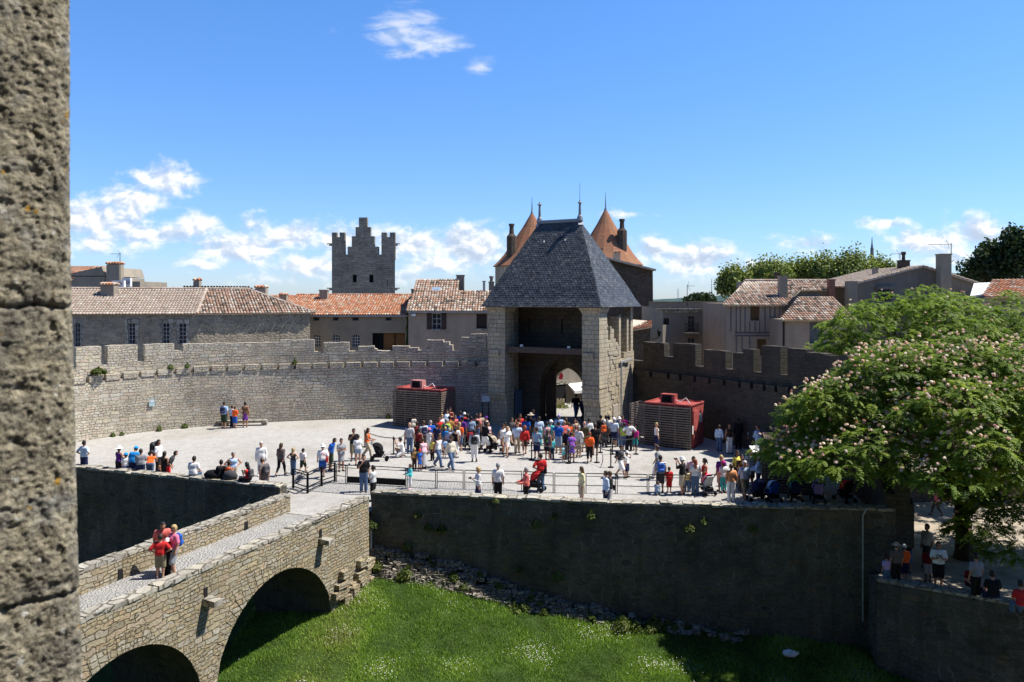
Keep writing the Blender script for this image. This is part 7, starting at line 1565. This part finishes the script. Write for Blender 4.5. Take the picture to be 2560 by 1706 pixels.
 (1454, 'h', 1168, 1.66, 285, 'stand', 'm', 'brown long', 'paleyellow longsleeve', 'beige shorts', 'at the moat wall', dict(fem=True)),
 (1515, 'h', 1179, 1.72, 280, 'stand', 'm', 'dark short', 'paleblue longsleeve', 'navy trousers', 'at the moat wall', {}),
 (1525, 'h', 1180, 1.66, 250, 'stand', 'm', 'brown short', 'black longsleeve', 'lightgrey trousers', 'behind the pale blue shirt', dict(fem=True, bag='black')),
 (1641, 'f', 1126, 1.6, 100, 'stand', 'l', 'blond short', 'white tank', 'navy shorts', 'beyond the grey cardigan', dict(fem=True)),
 (1645, 'f', 1199, 1.70, 250, 'walk', 't', 'dark bun', 'grey shirt', 'white trousers', 'walking in the court', dict(fem=True)),
 (1651, 'f', 1231, 1.74, 180, 'stand', 'm', 'black short', 'navy:stripe tee', 'darkgrey shorts', 'behind the barrier', dict(pack='blue')),
 (1643, 'f', 1238, 1.0, 160, 'crouch', 'm', 'black short', 'lightdenim tee', 'denim trousers', 'crouching at the barrier', {}),
 (1673, 'f', 1232, 1.2, 190, 'stand', 'm', 'brown short', 'red tee', 'red shorts', 'beside the blue backpack', {}),
 (1706, 'f', 1237, 1.76, 235, 'photo', 'm', 'grey short', 'black tee', 'beige shorts', 'in white hat', dict(hat='white hat', cam=True)),
 (1729, 'h', 1139, 1.74, 10, 'look', 'm', 'black short', 'palepink tee', 'denim trousers', 'facing the red hair', {}),
 (1738, 'f', 1237, 1.66, 180, 'stand', 'l', 'red long', 'white tee', 'denim trousers', 'with red hair', dict(fem=True, bag='lightgrey')),
 (1717, 'f', 1231, 1.1, 170, 'stand', 'm', 'dark short', 'yellow:stripe tee', 'denim trousers', 'between two adults', {}),
 (1762, 'f', 1237, 1.70, 270, 'phone', 't', 'black tail', 'red tank', 'grey trousers', 'by the pink stroller', dict(fem=True)),
 (1803, 'f', 1229, 1.72, 190, 'stand', 't', 'blond long', 'purple tee', 'beige shorts', 'behind the pink cap', dict(fem=True)),
 (1809, 'f', 1233, 1.5, 190, 'stand', 'm', 'dark tail', 'white tee', 'teal leggings', 'in pink cap', dict(hat='magenta cap', fem=True)),
 (1828, 'f', 1254, 1.70, 180, 'stand', 't', 'brown short', 'paleorange tee', 'white trousers', 'at the moat wall', dict(fem=True, shoes='white')),
 (1861, 'f', 1248, 1.76, 10, 'walk', 't', 'white short', 'lightblue:plaid shirt', 'khaki shorts', 'walking to the wall', {}),
 (1843, 'h', 1128, 1.70, 20, 'stand', 't', 'dark long', 'yellow tee', 'black trousers', 'behind the orange blouse', dict(fem=True)),
 (1854, 'h', 1138, 1.74, 10, 'phone', 'm', 'dark short', 'brown tee', 'darkgrey trousers', 'behind the checked shirt', {}),
 (1876, 'f', 1217, 1.80, 15, 'stand', 'm', 'dark short', 'navy:stripe tee', 'darkgrey shorts', 'behind the checked shirt', {}),
 (1896, 'f', 1230, 1.74, 255, 'reach', 't', 'grey short', 'lightblue longsleeve', 'navy trousers', 'leaning on the slats', {}),
 (1798, 'f', 1128, 1.5, 150, 'stand', 'm', 'dark short', 'paleblue longsleeve', 'denim trousers', 'in the rampart shade', {}),
 (1823, 'f', 1135, 1.74, 20, 'stand', 't', 'dark short', 'darkbrown tank', 'white trousers', 'in the rampart shade', dict(fem=True)),
 (1846, 'f', 1124, 1.86, 190, 'stand', 'd', 'black short', 'black longsleeve', 'black trousers', 'in the rampart shade', {}),
 (1878, 'f', 1123, 1.3, 10, 'stand', 'm', 'dark short', 'lightblue tee', 'navy trousers', 'in the rampart shade', {}),
 (1893, 'h', 1064, 1.72, 340, 'stand', 'm', 'dark short', 'darkgrey longsleeve', 'black trousers', 'in the rampart shade', {}),
 (1896, 'f', 1140, 1.72, 200, 'phone', 'm', 'brown short', 'paleblue longsleeve', 'white trousers', 'reading near the desk', {}),
]
def court_people():
    for row in PEOPLE:
        px, md, y, H, hd, ps, sk, hr, tp, bt, wh, op = row
        eff = H if ps not in ('sit', 'sitphone') else H*.73+op.get('dz', 0)
        if ps == 'lean': eff = H*.74
        if ps in ('bow', 'look') and md == 'h': eff = H*(.93 if ps == 'bow' else .985)
        loc = at(px, md, y, eff)
        if md == 'h' and px < 1000 or (md == 'h' and y > 1150):
            dw = MW.at(MW.px(px))[0].y
            if op.get('dz'):
                sc = H/1.75; q = MW.pt(MW.px(px), -.34, 0); loc = Vector((q.x, q.y, 0)); op = dict(op, dz=.42-.375*sc)
            else:
                dm = dw+{'lean': 1.25, 'bow': 1.0}.get(ps, .85 if ps != 'look' else 1.0)
                if loc.y < dm: loc = Vector(((px-CX)/F*dm, dm, cz(dm)))
        person(loc, H, hd, ps, sk, hr, tp, bt, wh, **op)
court_people()
# family on the bridge
def bpt(px, py): d = (CZ-ROADZ)*F/(py-HY); return Vector(((px-CX)/F*d, d, ROADZ))
BR = dict(vox=.02, grp='family on the stone bridge')
person(bpt(405, 1430), 1.80, 30, 'look', 't', 'black short', 'coral tee', 'khaki shorts', 'dark-haired, on the bridge', **BR)
person(bpt(401, 1446), 1.46, 190, 'hip', 'm', 'dark short', 'red tee', 'khaki shorts', 'on the bridge', **BR)
person(bpt(419, 1440), 1.25, 160, 'stand', 'm', 'dark short', 'black tee', 'black trousers', 'in white hat on the bridge', hat='white hat', **BR)
person(bpt(434, 1438), 1.68, 320, 'shift', 'm', 'blond short', 'pink tee', 'grey shorts', 'on the bridge', fem=True, pack='blue', **BR)
# people under the trees on the terrace
def tpt(px, y, H, md='h'): d = (CZ-TZ-(H if md == 'h' else 0))*F/(y-HY); return Vector(((px-CX)/F*d, d, TZ))
TR = dict(grp='people on the tree-shaded terrace')
for px, y, H, hd, ps, sk, hr, tp, bt, wh, op in (
  (2318, 1312, 1.82, 290, 'stand', 'm', 'black short', 'white tee', 'darkgrey trousers', 'in profile under the mimosa', {}),
  (2346, 1356, 1.78, 340, 'phone', 't', 'dark short', 'white tee', 'black shorts', 'with backpack straps on the terrace', dict(pack='black')),
  (2268, 1330, 1.68, 330, 'phone', 't', 'dark long', 'black tank', 'denim shorts', 'on the terrace', dict(fem=True)),
  (2241, 1358, 1.66, 180, 'stand', 'm', 'dark short', 'greybrown tee', 'black trousers', 'in beige sun hat', dict(hat='beige sunhat')),
  (2262, 1364, 1.45, 190, 'stand', 'm', 'brown short', 'orange tee', 'navy shorts', 'beside the beige sun hat', dict(hat='lightgrey cap')),
  (2218, 1336, 1.6, 150, 'stand', 'm', 'dark short', 'paleblue tee', 'navy shorts', 'in blue cap', dict(hat='blue cap')),
  (2216, 1390, 1.15, 190, 'stand', 'm', 'dark short', 'lilac tee', 'denim shorts', 'at the terrace corner', {}),
  (2320, 1368, 1.4, 170, 'stand', 'd', 'black short', 'darkred tee', 'grey shorts', 'on the terrace', {}),
  (2440, 1385, 1.76, 190, 'stand', 'm', 'dark short', 'grey tee', 'black trousers', 'under the hanging branches', {}),
  (2342, 1220, 1.45, 270, 'walk', 'm', 'dark tail', 'pink tank', 'darkgrey leggings', 'running under the tree', dict(fem=True)),
  (2392, 1262, 1.2, 200, 'stand', 'm', 'dark short', 'navy tee', 'navy shorts', 'beside the tree trunk', {})):
    person(tpt(px, y, H), H, hd, ps, sk, hr, tp, bt, wh, **op, **TR)
def sitter(px, y, H, hd, *a, up=.0, **k):
    p = tpt(px, y, H*.73+up); person(p, H, hd, *a, dz=up, **k, **TR)
sitter(2424, 1408, 1.66, 10, 'sit', 'm', 'dark short', 'darkred tee', 'black trousers', 'in sunglasses, sitting', fem=True)
sitter(2484, 1432, 1.76, 170, 'sit', 'm', 'dark short', 'black tee', 'navy trousers', 'sitting on the terrace edge')
sitter(2556, 1456, 1.76, 175, 'sit', 'm', 'dark short', 'red tee', 'denim trousers', 'sitting at the right edge')
sitter(2356, 1195, 1.72, 10, 'sit', 'm', 'black short', 'white tee', 'black shorts', 'sitting on the back wall', up=.5)
def shirt_print(key, txt, col, y, z, size, flip):
    o = [k for k in bpy.data.objects if key in k.get('label', '') and k.get('category') == 'person'][0]
    cu = bpy.data.curves.new('shirt_print', 'FONT'); cu.body = txt; cu.size = size; cu.align_x = 'CENTER'; cu.extrude = .004; tmp = bpy.data.objects.new('tmp', cu); scene.collection.objects.link(tmp)
    me = bpy.data.meshes.new_from_object(tmp.evaluated_get(bpy.context.evaluated_depsgraph_get())); bpy.data.objects.remove(tmp); me.materials.clear(); me.materials.append(cloth(col))
    c = link('shirt_print', me, o, (0, y, z)); c.rotation_euler = (R(90), 0, R(180) if flip else 0)
shirt_print('with backpack straps', 'OS', 'black', -.145, 1.20, .17, False)
# people deeper in the gate passage
for u, v, H, hd, tp, bt, wh, fe in ((4.2, 5.0, 1.74, 10, 'black tee', 'denim trousers', 'first in the gate passage', 0), (5.0, 4.4, 1.66, 30, 'navy tee', 'black trousers', 'in the gate passage', 1), (5.4, 6.4, 1.76, 0, 'lightgrey tee', 'denim trousers', 'beyond the gate passage', 0), (5.75, 5.4, 1.7, 350, 'brown tank', 'black shorts', 'in the gate passage', 1), (6.2, 7.2, 1.7, 0, 'darkred tee', 'beige trousers', 'beyond the arch', 0)):
    p = TG(u, v, 0); person(Vector((p.x, p.y, cz(p.y))), H, hd, 'walk', 't', 'dark long' if fe else 'dark short', tp, bt, wh, fem=bool(fe))

# ------------------------------------------------------------------ strollers and bags
def stroller(px, py, rz, c1, c2, label, z=None, parts=None):
    p = G(px, py); root = thing('stroller', p, label, 'stroller', 'strollers in the court', R(rz)); Z = lambda *a: Vector(a)
    def b(name, mb, m): return link(name, mb.mesh(name, m), root)
    mb = MB()
    for s in (-.22, .22):
        mb.tube([Z(s, -.42, .1), Z(s, -.1, .45), Z(s, .3, .85), Z(s, .45, 1.02)], .024, 6); mb.tube([Z(s, .38, .12), Z(s, .05, .55), Z(s, -.05, .62)], .024, 6)
    mb.tube([Z(-.22, .45, 1.02), Z(.22, .45, 1.02)], .02, 6); mb.tube([Z(-.22, .38, .12), Z(.22, .38, .12)], .014, 6); b('frame', mb, M_metal)
    mb = MB(); mb.hexa([Z(-.2, -.28, .42), Z(.2, -.28, .42), Z(.2, .1, .36), Z(-.2, .1, .36), Z(-.2, -.28, .5), Z(.2, -.28, .5), Z(.2, .1, .46), Z(-.2, .1, .46)]); mb.hexa([Z(-.19, .06, .42), Z(.19, .06, .42), Z(.19, .18, .42), Z(-.19, .18, .42), Z(-.2, .26, .9), Z(.2, .26, .9), Z(.2, .36, .9), Z(-.2, .36, .9)]); b('seat', mb, cloth(c2))
    mb = MB(); k = 9
    for i in range(k):
        a0, a1 = R(-20+i*14), R(-20+(i+1)*14)
        for s0, s1, r0, r1 in ((-.23, -.12, .26, .38), (-.12, .12, .38, .38), (.12, .23, .38, .26)):
            f = lambda s, a, r: Z(s, .16-r*math.sin(a), .62+r*math.cos(a)); mb.quad(f(s0, a0, r0), f(s1, a0, r1), f(s1, a1, r1), f(s0, a1, r0))
        for s0, r0 in ((-.23, .26), (.23, .26)): mb.add([f(s0, a0, r0), f(s0, a1, r0), Z(s0, .16, .62)], [(0, 1, 2)])
    b('canopy', mb, cloth(c1)); mb = MB(); mb.hexa([Z(-.18, -.15, .2), Z(.18, -.15, .2), Z(.18, .3, .2), Z(-.18, .3, .2), Z(-.2, -.2, .34), Z(.2, -.2, .34), Z(.2, .34, .34), Z(-.2, .34, .34)]); b('basket', mb, cloth('black'))
    for x, y in ((-.24, -.42), (.24, -.42), (-.26, .38), (.26, .38)): mb = MB(); mb.tube([Z(x-.02, y, .11), Z(x+.02, y, .11)], .11, 14); b('wheel', mb, M_metal)
    return root
for a in ((948, 1152, 95, 'black', 'black', 'black stroller pushed by the woman in orange'), (1232, 1130, 130, 'beige', 'black', 'stroller with beige canopy pushed by the man in black'), (1765, 1236, 200, 'pink', 'lightgrey', 'stroller with bright pink canopy by the barrier'),
          (1893, 1252, 280, 'navy', 'navy', 'blue stroller with grey-trimmed canopy beside the moat wall'), (1338, 1228, 250, 'red', 'darkgrey', 'folding red pushchair against the barrier'), (1178, 1124, 20, 'darkred', 'black', 'dark red stroller in the left queue'),
          (1988, 1254, 170, 'teal', 'navy', 'teal stroller under the slatted container'), (2044, 1256, 170, 'lilac', 'lilac', 'stroller with shiny lilac canopy at the wall'), (2112, 1254, 200, 'red', 'black', 'red stroller in the dark corner by the wall end'), (1930, 1254, 190, 'lightblue', 'blue', 'small light blue stroller beside the slatted screen')): stroller(*a)
mb = MB(); q = MW.pt(MW.px(522), -.28, .60); mb.lathe([(.05, -.2), (.3, -.16), (.34, 0), (.2, .18), (.04, .22)], q, 12, sx=1.3, sy=.7); tag(mb.build('bag', cloth('black'), smooth=True), 'black bag lying on the moat wall coping', 'bag')
mb = MB(); q = MW.pt(MW.px(566), -.28, .60); mb.lathe([(.05, -.2), (.26, -.16), (.3, 0), (.2, .2), (.04, .26)], q, 12, sx=1.2, sy=.7); tag(mb.build('bag', cloth('darkgrey'), smooth=True), 'dark grey bag on the moat wall beside the seated pair', 'bag')
for k, v in LBL.items():
    if len(v) > 1: print('DUP', k, len(v))
    n = len(k.replace(',', ' ').split())
    if n > 16 or n < 4: print('LEN', n, k)
